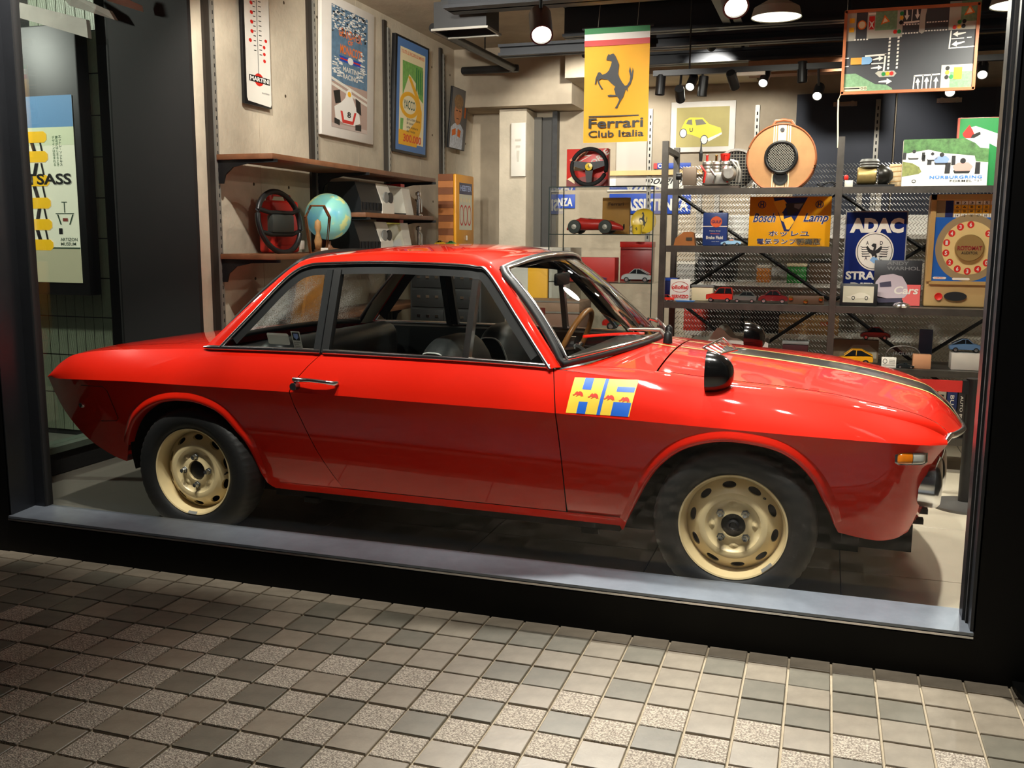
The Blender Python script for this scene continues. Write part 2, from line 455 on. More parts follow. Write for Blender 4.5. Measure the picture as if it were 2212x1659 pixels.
# navy sliding panels at the back right
d2 = struct(thing('door_2', 'navy sliding panels across the back wall', None))
NAVYP = mat('navy_panel', (26, 32, 46), .6, var=.06)
for x0, x1 in ((1.10, 1.93), (1.95, 2.78), (2.80, 3.6)):
    MB().box(x0, x1, 5.86, 5.94, 0, 2.62).build('panel', NAVYP, d2)
    p = MB()
    for s in (-1, 1):
        p.lathe([(.0, .0), (.025, 0), (.025, .02), (0, .02)], 12, 'y', ((x0 + x1) / 2 + s * .06, 5.83, 2.52))
    p.box((x0 + x1) / 2 - .1, (x0 + x1) / 2 + .1, 5.845, 5.86, 2.50, 2.54).build('hanger_roller', CHROME, d2)

# --- ceiling
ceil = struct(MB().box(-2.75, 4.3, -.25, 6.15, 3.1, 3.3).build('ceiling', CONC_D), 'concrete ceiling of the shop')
BEAM = mat('black_steel_beam', (26, 28, 32), .5, .3)
for (x0, x1, y0, y1, z0, z1) in ((-1.0, 4.2, 2.55, 2.75, 2.78, 2.92), (-.9, 4.2, 3.35, 3.47, 2.62, 2.70), (-.6, 4.2, 4.0, 4.14, 2.86, 3.1), (-.3, 4.2, 4.7, 4.82, 2.74, 2.84), (.62, .76, 1.2, 5.9, 2.88, 3.0)):
    b = MB().box(x0, x1, y0, y1, z0, z0 + .02).box(x0, x1, y0, y1, z1 - .02, z1)
    if x1 - x0 > 1: b.box(x0, x1, (y0 + y1) / 2 - .012, (y0 + y1) / 2 + .012, z0, z1)
    else: b.box((x0 + x1) / 2 - .012, (x0 + x1) / 2 + .012, y0, y1, z0, z1)
    o = tag(b.build('ceiling_beam', BEAM), kind='structure'); o['label'] = 'black steel I-beam under the ceiling'
struct(MB().box(.75, 1.75, 4.75, 4.9, 2.63, 2.86).build('trim_2', mat('timber_beam', (146, 100, 66), .7, var=.25, vscale=6)), 'brown timber lintel under the ceiling')
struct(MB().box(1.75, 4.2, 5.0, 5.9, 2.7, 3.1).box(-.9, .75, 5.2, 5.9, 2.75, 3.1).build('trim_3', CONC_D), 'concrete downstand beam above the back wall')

# --- side pane, curb and passage at the left
sp = struct(thing('window_2', 'side pane of the shop towards the passage', None))
MB().box(-2.63, -2.62, -.25, 1.36, .16, 3.1).build('window_pane', glass('side_glass', (.93, .96, .94), 1.6, 1.3), sp)
MB().box(-2.68, -2.58, -.25, 1.36, 0, .125).build('curb', BLACKM, sp)
MB().box(-2.70, -2.56, -.25, 1.36, .125, .16).build('curb_cap', mat('curb_metal', (92, 104, 92), .45, .3), sp)
MB().box(-2.65, -2.60, .62, .67, .16, 3.1).build('mullion', BLACK, sp)
struct(MB().box(-7, -2.66, -.25, 1.66, -.2, -.002).build('floor_passage', mat('passage_paving', (98, 100, 88), .7, var=.12)), 'paving of the passage beside the shop')
wp = struct(MB().box(-6, -2.93, 1.62, 1.8, 0, 3.4).build('wall_passage', mat('tile_joint', (16, 18, 15), .9)), 'ribbed tile wall of the passage')
RIB = mat('ribbed_celadon_tile', (146, 156, 132), .45, var=.1, vscale=4)
def ribtile():
    b = MB(); n = 9; w = .068; h = .247
    for k in range(n):
        x0 = -w / 2 + k * w / n; x1 = x0 + w / n
        b.add([(x0, 0, -h / 2), (x0 + .0018, -.004, -h / 2), (x1 - .0018, -.004, -h / 2), (x1, 0, -h / 2), (x0, 0, h / 2), (x0 + .0018, -.004, h / 2), (x1 - .0018, -.004, h / 2), (x1, 0, h / 2)],
              [(0, 1, 5, 4), (1, 2, 6, 5), (2, 3, 7, 6)])
    return b
rt = None
for i in range(0, 16):
    for j in range(0, 11):
        p = (-2.966 - i * .073, 1.617, .128 + .03 + j * .254)
        if i > 6 and j > 3 and p[2] > .9: continue
        if rt is None: rt = ribtile().build('tile', RIB, wp); rt.location = p
        else: instance(rt, wp, p)
# passage ceiling boards
struct(MB().box(-7, -2.66, -.25, 1.8, 3.2, 3.3).build('ceiling_passage', BLACKM), 'dark ceiling of the passage')
PB = mat('weathered_board', (196, 190, 180), .7, var=.15, vscale=7)
for (x0, y0, x1, y1, x2, y2, x3, y3) in ((42, 5, 186, 42, 190, 82, 40, 38), (115, -30, 235, 22, 248, 43, 150, 12), (225, -25, 300, 10, 303, 24, 232, 2)):
    tl, tr, br, bl = at(x0, y0, 1.2), at(x1, y1, 1.3), at(x2, y2, 1.3), at(x3, y3, 1.2)
    b = MB(); bk = Vector((0, .03, 0))
    b.add([tl, tr, br, bl, tl + bk, tr + bk, br + bk, bl + bk], [(0, 3, 2, 1), (4, 5, 6, 7), (0, 1, 5, 4), (1, 2, 6, 5), (2, 3, 7, 6), (3, 0, 4, 7)])
    tag(b.build('ceiling_board', PB), kind='structure')['label'] = 'pale weathered board under the passage ceiling'
lp = thing('passage_fill_lamp', 'added unseen lamp lighting the passage', 'lamp', (-4.1, .25, 3.1))  # unseen lamp added to brighten the passage boards and tiles
MB().lathe([(.06, .1), (.06, 0), (.045, 0), (.045, .05), (0, .06)], 20, 'z').build('housing', BLACK, lp, 30)
l_ = bpy.data.lights.new('passage_fill', 'POINT'); l_.energy = 200; l_.shadow_soft_size = .06; l_.color = (1, .99, .9)
lo = bpy.data.objects.new('passage_fill', l_); COL.objects.link(lo); lo.parent = lp; lo.location = (0, 0, -.05)
# ================================================================== THE CAR (local frame: x forward, y to its left, z up)
def pch(pts):
    xs = np.array([p[0] for p in pts], float); ys = np.array([p[1] for p in pts], float)
    h = np.diff(xs); d = np.diff(ys) / h; m = np.zeros(len(xs)); m[0] = d[0]; m[-1] = d[-1]
    for i in range(1, len(xs) - 1):
        if d[i - 1] * d[i] > 0:
            w1 = 2 * h[i] + h[i - 1]; w2 = h[i] + 2 * h[i - 1]; m[i] = (w1 + w2) / (w1 / d[i - 1] + w2 / d[i])
    def f(x):
        x = min(max(x, xs[0]), xs[-1]); i = min(int(np.searchsorted(xs, x, 'right')) - 1, len(xs) - 2); i = max(i, 0)
        t = (x - xs[i]) / h[i]
        return float((2 * t ** 3 - 3 * t * t + 1) * ys[i] + (t ** 3 - 2 * t * t + t) * h[i] * m[i] + (-2 * t ** 3 + 3 * t * t) * ys[i + 1] + (t ** 3 - t * t) * h[i] * m[i + 1])
    return f

PAINT = mat('red_car_paint', (216, 28, 6), .55, 0, 1.0, spec=.08)
RUBBER = mat('black_rubber', (16, 16, 16), .55)
VINYL = mat('black_vinyl', (30, 31, 31), .42, bump=.1, bscale=150)
LINER = mat('grey_headliner', (148, 138, 118), .8)
CRM = mat('cream_wheel_paint', (226, 204, 156), .33, 0, .5, var=.06, vscale=9)
BODYD = mat('underbody_black', (9, 9, 9), .9)
CARG = glass('car_window_glass', (.9, .93, .92), 1.5, 1.0)
CARD_G = glass('dusty_rear_glass', (.88, .9, .89), 1.5, 1.0, dust=.75)

PSI = R_(-1.14)
car = thing('car', 'red two-door vintage coupe parked behind the shop window', 'car', (math.sin(-PSI) * .735, math.cos(PSI) * .735, 0), PSI)

zcr = pch([(-2.0, .660), (-1.39, .686), (-.61, .688), (-.05, .682), (.52, .676), (.86, .668), (1.31, .656), (1.72, .643), (1.86, .632)])
Wd = pch([(-2.0, .672), (-1.9, .703), (-1.8, .727), (-1.6, .757), (-1.4, .770), (-1.0, .7775), (1.0, .7775), (1.4, .769), (1.6, .752), (1.72, .728), (1.80, .692), (1.86, .63)])
zsh = pch([(-2.0, .672), (-1.97, .70), (-1.93, .731), (-1.83, .777), (-1.62, .808), (-1.39, .823), (-1.09, .838), (-.5, .845), (0, .843), (.46, .833), (.6, .822), (.85, .803), (1.2, .778), (1.5, .748), (1.7, .712), (1.80, .682), (1.86, .650)])
ysh = pch([(-2.0, .665), (-1.93, .667), (-1.83, .678), (-1.62, .69), (-1.39, .697), (-1.0, .70), (.46, .70), (.85, .692), (1.2, .688), (1.5, .672), (1.7, .645), (1.80, .62), (1.86, .595)])
REAR_ARCH = [(-1.616, .279), (-1.574, .367), (-1.53, .433), (-1.467, .504), (-1.392, .558), (-1.319, .59), (-1.251, .607), (-1.192, .613), (-1.118, .611), (-1.039, .59), (-.985, .555), (-.939, .493), (-.903, .439), (-.886, .377), (-.869, .291), (-.850, .225), (-.82, .195)]
FRONT_ARCH = [(.726, .183), (.758, .246), (.798, .329), (.839, .41), (.877, .471), (.925, .526), (.983, .57), (1.042, .595), (1.097, .609), (1.152, .614), (1.226, .609), (1.298, .595), (1.352, .569), (1.396, .532), (1.434, .483), (1.464, .422), (1.488, .375), (1.508, .325), (1.528, .288)]
TAIL = [(-2.0, .652), (-1.99, .59), (-1.965, .515), (-1.915, .443), (-1.87, .397), (-1.81, .353), (-1.76, .327), (-1.69, .298), (-1.6161, .279)]
zb_tail, zb_ra, zb_fa = pch(TAIL), pch(REAR_ARCH), pch(FRONT_ARCH)
zb_front = pch([(1.528, .288), (1.62, .272), (1.72, .262), (1.80, .266), (1.86, .28)])
def zbot(x):
    if x <= -1.616: return zb_tail(x)
    if x <= -.82: return zb_ra(x)
    if x < .726: return .195 + (.183 - .195) * (x + .82) / 1.546
    if x <= 1.528: return zb_fa(x)
    return zb_front(x)
KL = .335
xe_ = pch([(.24, 1.742), (.297, 1.765), (.393, 1.788), (.452, 1.792), (.536, 1.805), (.58, 1.824), (.64, 1.86)])
xr_line = pch([(.19, -.44), (.262, -.475), (.33, -.515), (.42, -.56), (.545, -.60), (.688, -.634), (.777, -.582), (.852, -.515)])
xf_line = pch([(.19, .522), (.30, .521), (.66, .512), (.75, .498), (.84, .476)])
XR0, XF0 = -.634, .512
def warp(x, z):
    zc = zcr(x); s = 0
    d = x - XR0; f = max(0, 1 - (-d / .11 if d < 0 else d / .55)); s += f * (xr_line(z) - XR0)
    d = x - XF0; f = max(0, 1 - abs(d) / .2); s += f * (xf_line(z) - XF0)
    if x > 1.5 and z < zc: s += ((x - 1.5) / .36) ** 1.5 * (xe_(z) - xe_(zc))
    return x + s
def low_y(x, z):
    zc = zcr(x); w = Wd(x) - KL * (zc - z)
    if z < .262: w -= .9 * (.262 - z) ** 1.2 * 1.6
    return w
xs = sorted(set([round(float(v), 4) for v in np.linspace(-2.0, 1.86, 170)] + [p[0] for p in REAR_ARCH + FRONT_ARCH + TAIL] + [XR0, XF0]))
NL, NU = 9, 7
def flank(x_list, part):
    """quads of the lower and upper flank over the stations, both sides"""
    b = MB()
    for s in (-1, 1):
        lo, up = [], []
        for x in x_list:
            zb, zc, zs, ys = zbot(x), zcr(x), zsh(x), ysh(x)
            if part == 'door': zb = max(zb, .262)
            lo.append([(warp(x, zb + (zc - zb) * t), s * low_y(x, zb + (zc - zb) * t), zb + (zc - zb) * t) for t in np.linspace(0, 1, NL)])
            up.append([(warp(x, zc + (zs - zc) * t), s * (Wd(x) + (ys - Wd(x)) * t + .010 * 4 * t * (1 - t)), zc + (zs - zc) * t) for t in np.linspace(0, 1, NU)])
        b.grid(lo); b.grid(up)
    return b
rear_x = [x for x in xs if x <= XR0]; door_x = [x for x in xs if XR0 <= x <= XF0]; fr_x = [x for x in xs if x >= XF0]
# shrink the door by the shut gap
dx = [XR0 + .004] + [x for x in door_x if XR0 + .006 < x < XF0 - .006] + [XF0 - .004]
body = flank(rear_x, 'body'); fb = flank(fr_x, 'body'); body.add(fb.v, fb.f)
# rocker under the doors
for s in (-1, 1):
    body.grid([[(x, s * low_y(x, z), z) for z in np.linspace(zbot(x), .258, 5)] for x in np.linspace(-.815, .74, 30)])
    # tucked underside edge
    body.grid([[(x, s * low_y(x, zbot(x)), zbot(x)), (x, s * .50, zbot(x) + .01)] for x in np.linspace(-.815, .72, 6)])
# deck (behind the rear window) and tail closing sheets
zdk = pch([(-2.0, .752), (-1.96, .772), (-1.75, .806), (-1.547, .828), (-1.3, .848), (-1.0, .868)])
def deck(x, y):
    k = min(1, abs(y) / ysh(x)); return zdk(x) + (zsh(x) - zdk(x)) * k ** 4.5
def xw_rear(y): return -1.075 - .14 * (1 - (abs(y) / .69) ** 2)
def dgrid(x0f, x1f, ys, n=24): return [[(x0f(y) + (x1f(y) - x0f(y)) * u, y, deck(x0f(y) + (x1f(y) - x0f(y)) * u, y)) for u in np.linspace(0, 1, n)] for y in ys]
for s in (-1, 1):
    body.grid([[(x, s * (.565 + (ysh(x) - .565) * v), deck(x, .565 + (ysh(x) - .565) * v)) for x in np.linspace(-2.0, -1.09, 40)] for v in np.linspace(0, 1, 9)])
body.grid(dgrid(lambda y: -1.345, xw_rear, np.linspace(-.562, .562, 19), 8))
body.grid(dgrid(lambda y: -2.0, lambda y: -1.955, np.linspace(-.562, .562, 19), 3))
body.grid([[(-2.0, y, deck(-2.0, y)), (-2.0, y, .66)] for y in np.linspace(-.665, .665, 15)])
body.grid([[(x, s * low_y(x, zb_tail(x)), zb_tail(x)) for s in (-1, -.5, 0, .5, 1)] for x in np.linspace(-2.0, -1.62, 16)])
# cowl and fenders
zhc = pch([(.45, .905), (.62, .893), (.74, .887), (.85, .873), (1.089, .852), (1.293, .832), (1.561, .797), (1.752, .757), (1.837, .733), (1.9, .688), (1.943, .640), (1.97, .595)])
zhe = pch([(.45, .842), (.7, .835), (.847, .828), (1.119, .808), (1.286, .797), (1.45, .782), (1.619, .754), (1.758, .724), (1.83, .695), (1.886, .645), (1.97, .56)])
def top(x, y): return zhc(x) + (zhe(x) - zhc(x)) * min(1.15, (abs(y) / .58) ** 2)
def xw_base(y): return .505 + .235 * (1 - (min(abs(y), .69) / .69) ** 2)
def xnose(y): return 1.966 - .098 * (abs(y) / .6) ** 2
body.grid([[(xw_base(y) + (.846 - xw_base(y)) * u, y, top(xw_base(y) + (.846 - xw_base(y)) * u, y)) for u in np.linspace(0, 1, 12)] for y in np.linspace(-.585, .585, 25)])
for s in (-1, 1):
    g = []
    for v in np.linspace(0, 1, 10):
        row = []
        for u in np.linspace(0, 1, 70):
            y0 = .585; xa = xw_base(.585 + (.69 - .585) * v); xb = 1.876 + (1.862 - 1.876) * v
            x = xa + (xb - xa) * u; a = v * math.pi / 2 * .8
            yy = y0 + (ysh(x) - y0) * math.sin(a) / math.sin(math.pi / 2 * .8)
            zt = top(x, .585); zz = zt + (zsh(x) - zt) * (1 - math.cos(a)) / (1 - math.cos(math.pi / 2 * .8))
            row.append((x, s * yy, zz))
        g.append(row)
    body.grid(g)
body.build('body_shell', PAINT, car, 35)
doors = flank(dx, 'door')
k = len(doors.v) // 2
fmid = len(doors.f) // 2
for s, (v, f) in enumerate(((doors.v[:k], doors.f[:fmid]), (doors.v[k:], [tuple(i - k for i in q) for q in doors.f[fmid:]]))):
    d_ = mesh('door', v, f, PAINT, car, 35)
    if s == 0: door = d_
    else: door_far = d_
# dark liner just behind the panel gaps
for s in (-1, 1):
    for xl in (xr_line, xf_line):
        MB().grid([[(xl(z) - .03, s * (low_y(xl(z), z) - .012 if z < .68 else .7775 - (z - .68) * .47 - .012), z) , (xl(z) + .03, s * (low_y(xl(z), z) - .012 if z < .68 else .7775 - (z - .68) * .47 - .012), z)] for z in np.linspace(.2, .83, 24)]).build('door_shut', BODYD, car)
# hood, with its stripes
ys_ = np.linspace(-.579, .579, 41)
def hgrid(ys, x0, lift, n=44): return [[(x0 + (xnose(y) - .004 - x0) * u, y, top(x0 + (xnose(y) - .004 - x0) * u, y) + lift) for u in np.linspace(0, 1, n)] for y in ys]
hood = MB().grid(hgrid(ys_, .853, 0)).build('hood', PAINT, car, 60)
STRIPE = mat('satin_black_stripe', (12, 13, 15), .3, coat=.4)
MB().grid(hgrid(np.linspace(-.105, .105, 9), 1.02, .0012)).build('stripe', STRIPE, hood, 60)
for s in (-1, 1):
    MB().grid(hgrid(np.linspace(s * .105, s * .128, 3), .86, .0013)).build('pinstripe', mat('pale_yellow_stripe', (232, 206, 120), .35, coat=.5), hood, 60)
# side stripe kinks on the cowl
for s in (-1, 1):
    MB().grid([[(x, s * (.13 + w), top(x, .13 + w) + .0012) for x in np.linspace(.72, .843, 6)] for w in (0, .022)]).build('pinstripe', MATS['pale_yellow_stripe'], car, 60)
# trunk lid
MB().grid(dgrid(lambda y: -1.951, lambda y: -1.349, np.linspace(-.556, .556, 27), 26)).build('trunk_lid', PAINT, car, 60)
# wheel arch flares
def flare(arch, s):
    P = smoothpts([(x, 0, z) for x, z in arch], 4); n = len(P); rows = []
    cx = sum(p.x for p in P) / n
    for i, p in enumerate(P):
        a, c = P[max(0, i - 1)], P[min(n - 1, i + 1)]; t = (c - a).normalized(); nv = Vector((-t.z, 0, t.x))
        fade = min(1, i / 8, (n - 1 - i) / 8); fade = .25 + .75 * fade
        base = low_y(p.x, p.z)
        r_ = []
        for d, o_ in ((.0, -.035), (.0, .010), (.004, .017), (.012, .019), (.022, .014), (.034, .004), (.044, -.003)):
            q = p + nv * d * (.55 + .45 * fade); bw = Wd(p.x) - KL * max(0, zcr(p.x) - q.z)
            r_.append((q.x, s * (bw + (o_ * (fade if o_ > 0 else 1))), q.z))
        rows.append(r_)
    return MB().grid(rows)
for arch in (REAR_ARCH[1:-2], FRONT_ARCH[1:-1]):
    for s in (-1, 1): flare(arch, s).build('wheel_arch_flare', PAINT, car, 60)
# inner wheel wells and underbody
b = MB()
for cx in (-1.19, 1.14):
    for s in (-1, 1):
        y0, y1 = .47, .765
        pr = [(cx + .40 * math.cos(a), .24 + .42 * math.sin(a)) for a in np.linspace(0, math.pi, 18)]
        b.grid([[(p[0], s * y0, p[1]), (p[0], s * (y1 - max(0, .62 - p[1]) * .36 - .03), p[1])] for p in pr])
        b.add([(p[0], s * y0, p[1]) for p in pr] + [(cx, s * y0, .2)], [(i, i + 1, len(pr)) for i in range(len(pr) - 1)])
b.box(-1.62, 1.6, -.47, .47, .17, .38).box(-.84, .72, -.58, .58, .185, .40).box(1.5, 1.78, -.5, .5, .2, .3)
b.build('underbody', BODYD, car)
for x in (-.66, .60): MB().box(x - .035, x + .035, -.585, -.555, .165, .187).build('jack_point', BODYD, car)

# ---- greenhouse
A_ = [(-1.01, -.703, .851), (-.89, -.655, .983), (-.771, -.608, 1.115), (-.700, -.586, 1.176), (-.645, -.577, 1.199), (-.575, -.574, 1.208), (-.316, -.571, 1.217), (-.1, -.572, 1.215), (.045, -.574, 1.211), (.115, -.575, 1.204), (.172, -.585, 1.182), (.32, -.648, 1.006), (.467, -.711, .83)]
B_ = [(-1.10, -.69, .848), (-.936, -.636, 1.008), (-.827, -.598, 1.112), (-.750, -.572, 1.182), (-.69, -.556, 1.218), (-.60, -.545, 1.238), (-.324, -.535, 1.262), (-.1, -.533, 1.264), (.06, -.537, 1.257), (.14, -.546, 1.238), (.206, -.572, 1.197), (.354, -.637, 1.017), (.500, -.700, .838)]
PA, PB_ = smoothpts(A_, 5), smoothpts(B_, 5)
for s in (1, -1):
    rows = []
    for p, q in zip(PA, PB_):
        md = (p + q) / 2 + Vector((0, -.006, .004))
        rows.append([(p.x, s * (p.y + .02), p.z), (p.x, s * p.y, p.z), (md.x, s * md.y, md.z), (q.x, s * q.y, q.z), (q.x, s * (q.y + .03), q.z - .004)])
    MB().grid(rows).build('roof_pillar', PAINT, car, 50)
for s in (1, -1):
    MB().grid([[(p.x, s * (p.y + .022), p.z), ((p.x + q.x) / 2, s * ((p.y + q.y) / 2 + .035), (p.z + q.z) / 2 - .01), (q.x, s * (q.y + .032), q.z - .006)] for p, q in zip(PA, PB_)]).build('pillar_trim', LINER, car, 50)
i0, i1 = 20, 50
def roof_pt(u, v, lift=0):
    f = u * (i1 - i0); i = int(min(f, i1 - i0 - 1)); t = f - i
    e = PB_[i0 + i].lerp(PB_[i0 + i + 1], t); k_ = 1 - v * v
    crown = .012 + .016 * math.sin(math.pi * min(1, max(0, u)))
    if u > .85: crown += .042 * ((u - .85) / .15) ** 1.2
    if u < .12: crown += .02 * (.12 - u) / .12
    return (e.x + k_ * (.075 * u ** 4 - .07 * (1 - u) ** 4), -e.y * v, e.z + crown * (1 - abs(v) ** 2.6) + lift)
MB().grid([[roof_pt(u, v) for v in np.linspace(-1, 1, 29)] for u in np.linspace(0, 1, 40)]).build('roof', PAINT, car, 60)
MB().grid([[roof_pt(u, v * .985, -.022) for v in np.linspace(-1, 1, 15)] for u in np.linspace(.01, .985, 16)]).build('headliner', LINER, car, 60)
# windshield
def ws_pt(u, v, out=0):      # u 0 base .. 1 header, v -1..1 across
    yb = .685 * v; xb_ = xw_base(.685 * v) - .004; zb_ = .846 + (.89 - .846) * (1 - v * v)
    h = roof_pt(1, v)
    x = xb_ + (h[0] + .004 - xb_) * u; y = yb + (.572 * v - yb) * u
    z = zb_ + (h[2] - .004 - zb_) * u
    bl = .022 * 4 * u * (1 - u)
    return (x + bl * .6 + out * .75, y, z + bl * .75 + out * .65)
MB().grid([[ws_pt(u, v) for v in np.linspace(-.97, .97, 25)] for u in np.linspace(.04, .955, 14)]).build('windshield', CARG, car, 60)
loop = [ws_pt(.0, v, .004) for v in np.linspace(-1, 1, 25)] + [ws_pt(u, 1, .004) for u in np.linspace(.05, .93, 10)] + [ws_pt(1, v, .004) for v in np.linspace(.97, -.97, 21)] + [ws_pt(u, -1, .004) for u in np.linspace(.93, .05, 10)]
seal = MB().tube(loop, .0145, 8, True).build('windshield_seal', RUBBER, car, 60)
loop2 = [ws_pt(.022, v, .014) for v in np.linspace(-.975, .975, 25)] + [ws_pt(u, .98, .014) for u in np.linspace(.06, .93, 10)] + [ws_pt(.978, v, .014) for v in np.linspace(.95, -.95, 21)] + [ws_pt(u, -.98, .014) for u in np.linspace(.93, .06, 10)]
MB().tube(loop2, .0085, 8, True).build('chrome_insert', CHROME, seal, 60)
# rear window
def rw_pt(u, v, out=0):
    yb = .66 * v; xb_ = xw_rear(yb) + .01; zb_ = deck(xw_rear(yb), yb) + .004
    h = roof_pt(0, v); x = xb_ + (h[0] - xb_) * u; y = yb + (.552 * v - yb) * u; z = zb_ + (h[2] - zb_) * u; bl = .02 * 4 * u * (1 - u)
    return (x - bl * .6 - out, y, z + bl * .7 + out * .5)
MB().grid([[rw_pt(u, v) for v in np.linspace(-.97, .97, 21)] for u in np.linspace(.04, .96, 12)]).build('rear_window', CARD_G, car, 60)
MB().tube([rw_pt(0, v, .003) for v in np.linspace(-1, 1, 21)] + [rw_pt(u, 1, .003) for u in np.linspace(.05, .95, 8)] + [rw_pt(1, v, .003) for v in np.linspace(.97, -.97, 21)] + [rw_pt(u, -1, .003) for u in np.linspace(.95, .05, 8)], .013, 8, True).build('rear_window_seal', RUBBER, car, 60)
# side windows: chrome surround, black frames, glass, posts
def yp(z): return -(.7065 - (z - .85) * .36)
def inset(P, d):
    out = []
    for i, p in enumerate(P):
        t = (P[min(i + 1, len(P) - 1)] - P[max(i - 1, 0)]).normalized(); out.append(Vector((p.x + t.z * d, 0, p.z - t.x * d)))
    return [Vector((q.x, yp(q.z), q.z)) for q in out]
IN1 = inset(PA, .012); IN2 = inset(PA, .046)
IN2 = [p for p in IN2 if p.z > .862]
def clipx(P, x0, x1, z0=.86):
    """window outline between two uprights"""
    q = [p for p in P if x0 <= p.x <= x1]
    def zat(x):
        for a, c in zip(P[:-1], P[1:]):
            if a.x <= x <= c.x: return a.z + (c.z - a.z) * (x - a.x) / max(1e-9, c.x - a.x)
        return None
    pts = [(p.x, p.z) for p in q]
    za, zc_ = zat(x0), zat(x1)
    if za: pts = [(x0, za)] + pts
    if zc_: pts = pts + [(x1, zc_)]
    return pts + [(pts[-1][0], z0), (pts[0][0], z0)]
for s in (1, -1):
    MB().tube([(p.x, s * (p.y - .004), p.z) for p in PA], .0075, 8).build('window_chrome', CHROME, car, 60)
    g = [[(p.x, s * (p.y + .004), p.z), (q.x, s * (q.y + .008), q.z)] for p, q in zip(PA, inset(PA, .046)) if q.z > .85]
    MB().grid(g).build('window_frame', RUBBER, car)
    for nm, x0, x1 in (('quarter_window', -1.2, -.555), ('door_window', -.485, .105), ('vent_window', .135, .6)):
        pts = clipx(IN2, x0, x1)
        mesh(nm, [(x, s * (yp(z) + .012), z) for x, z in pts], [tuple(range(len(pts)))], CARG, car)
    def post(x0, x1, m, out, nm, zt=1.185, zb=.85, lean=0):
        MB().add([(x0, s * (yp(zb) - out), zb), (x1, s * (yp(zb) - out), zb), (x1 + lean, s * (yp(zt) - out), zt), (x0 + lean, s * (yp(zt) - out), zt),
                  (x0, s * (yp(zb) + .03), zb), (x1, s * (yp(zb) + .03), zb), (x1 + lean, s * (yp(zt) + .03), zt), (x0 + lean, s * (yp(zt) + .03), zt)],
                 [(0, 1, 2, 3), (4, 7, 6, 5), (0, 4, 5, 1), (1, 5, 6, 2), (2, 6, 7, 3), (3, 7, 4, 0)]).build(nm, m, car)
    post(-.553, -.522, mat('dull_chrome', (120, 122, 124), .22, .9), .008, 'door_post')
    post(-.520, -.486, RUBBER, .002, 'door_window_frame')
    post(.108, .134, CHROME, .006, 'vent_divider', 1.16)
    # belt mouldings
    MB().tube([(x, s * -(ysh(x) + .004), zsh(x) + .008) for x in np.linspace(-1.10, -.525, 20)], [.004] + [.0105] * 19, 8).build('belt_moulding', CHROME, car, 60)
    MB().tube([(x, s * -(ysh(x) + .004), zsh(x) + .008) for x in np.linspace(-.51, .465, 24)], .0105, 8).build('belt_moulding', CHROME, car, 60)
# inner sill of the doors / far side trim
for s in (-1, 1):
    MB().add([(-1.05, s * .665, .835), (.47, s * .665, .835), (.47, s * .655, .40), (-.95, s * .655, .40), (-1.05, s * .695, .845), (.47, s * .695, .845)], [(0, 1, 2, 3), (4, 5, 1, 0)]).build('door_trim', VINYL, car)
    MB().tube([(-.45, s * .652, .775), (.42, s * .652, .765)], .004, 6).build('trim_strip', CHROME, car)
# stickers on the quarter glass
pq = Panel((-.80, yp(.905) + .0105, .918), (.105, 0, 0), (0, .36 * .05, -.05), car)
pq.poly('window_sticker', [(.05, 0), (.95, 0), (1, .1), (1, .9), (.95, 1), (.05, 1), (0, .9), (0, .1)], OFFW, .001)
pq = Panel((-.685, yp(.92) + .0105, .928), (.042, 0, 0), (0, .36 * .072, -.072), car)
st = pq.r('window_sticker', 0, 0, 1, 1, OFFW, .001); pq.r('badge', .1, .06, .9, .55, INK, .0016, st)
pq.poly('shield', [(.25, .13), (.75, .13), (.78, .35), (.5, .5), (.22, .35)], mat('pale_blue_badge', (150, 170, 230), .5), .002, st)
pq.text('Le Pechel\nRacine\nMuseum', .12, .62, .88, .95, INK, lift=.002, parent=st)

# ---- interior
def seat(name, x, y, w, m):
    prof = [(-.05, .36), (-.10, .60), (-.17, .86), (-.24, .905), (-.29, .86), (-.24, .60), (-.20, .36)]
    rows = []
    P = smoothpts([(a, 0, c) for a, c in prof], 4, True)
    for v in np.linspace(-1, 1, 15):
        k_ = 1 - .10 * abs(v) ** 4; e = .03 * (1 - abs(v) ** 6) - .03
        rows.append([(x + p.x * (1 if p.x > -.2 else 1), y + v * w / 2, .36 + (p.z - .36) * k_) for p in P] + [(x + P[0].x, y + v * w / 2, .36)])
    bb = MB().grid(rows)
    n = len(P) + 1
    bb.add([], [])
    bb.f += [tuple(range(n)), tuple(len(rows) * n - n + i for i in range(n))]
    o = bb.build(name, m, car, 50)
    rim = [(x + p.x, y - w / 2 - .001, .36 + (p.z - .36) * .9) for p in P]
    MB().tube(rim, .004, 6, True).build('piping', mat('pale_piping', (190, 190, 184), .5), o)
    cu = rbox('seat_cushion', (.46, w, .14), (x + .22, y, .41), m, car, .05, 4)
    return o
seat('seat', .155, -.33, .48, VINYL); seat('seat', .155, .33, .48, VINYL)
rbox('rear_bench', (.45, 1.1, .16), (-.55, 0, .45), VINYL, car, .05, 4)
rbox('rear_backrest', (.16, 1.16, .42), (-.86, 0, .66), VINYL, car, .07, 4)
rbox('parcel_shelf', (.36, 1.24, .02), (-1.06, 0, .80), VINYL, car, .008)
MB().box(-.95, .9, -.6, .6, .38, .40).build('cabin_floor', BODYD, car)
dash = rbox('dashboard', (.26, 1.26, .20), (.52, 0, .74), VINYL, car, .06, 4)
rbox('gauge_panel', (.012, 1.1, .10), (.388, 0, .745), mat('walnut', (122, 74, 38), .35, coat=.6, var=.2, vscale=14), dash, .003)
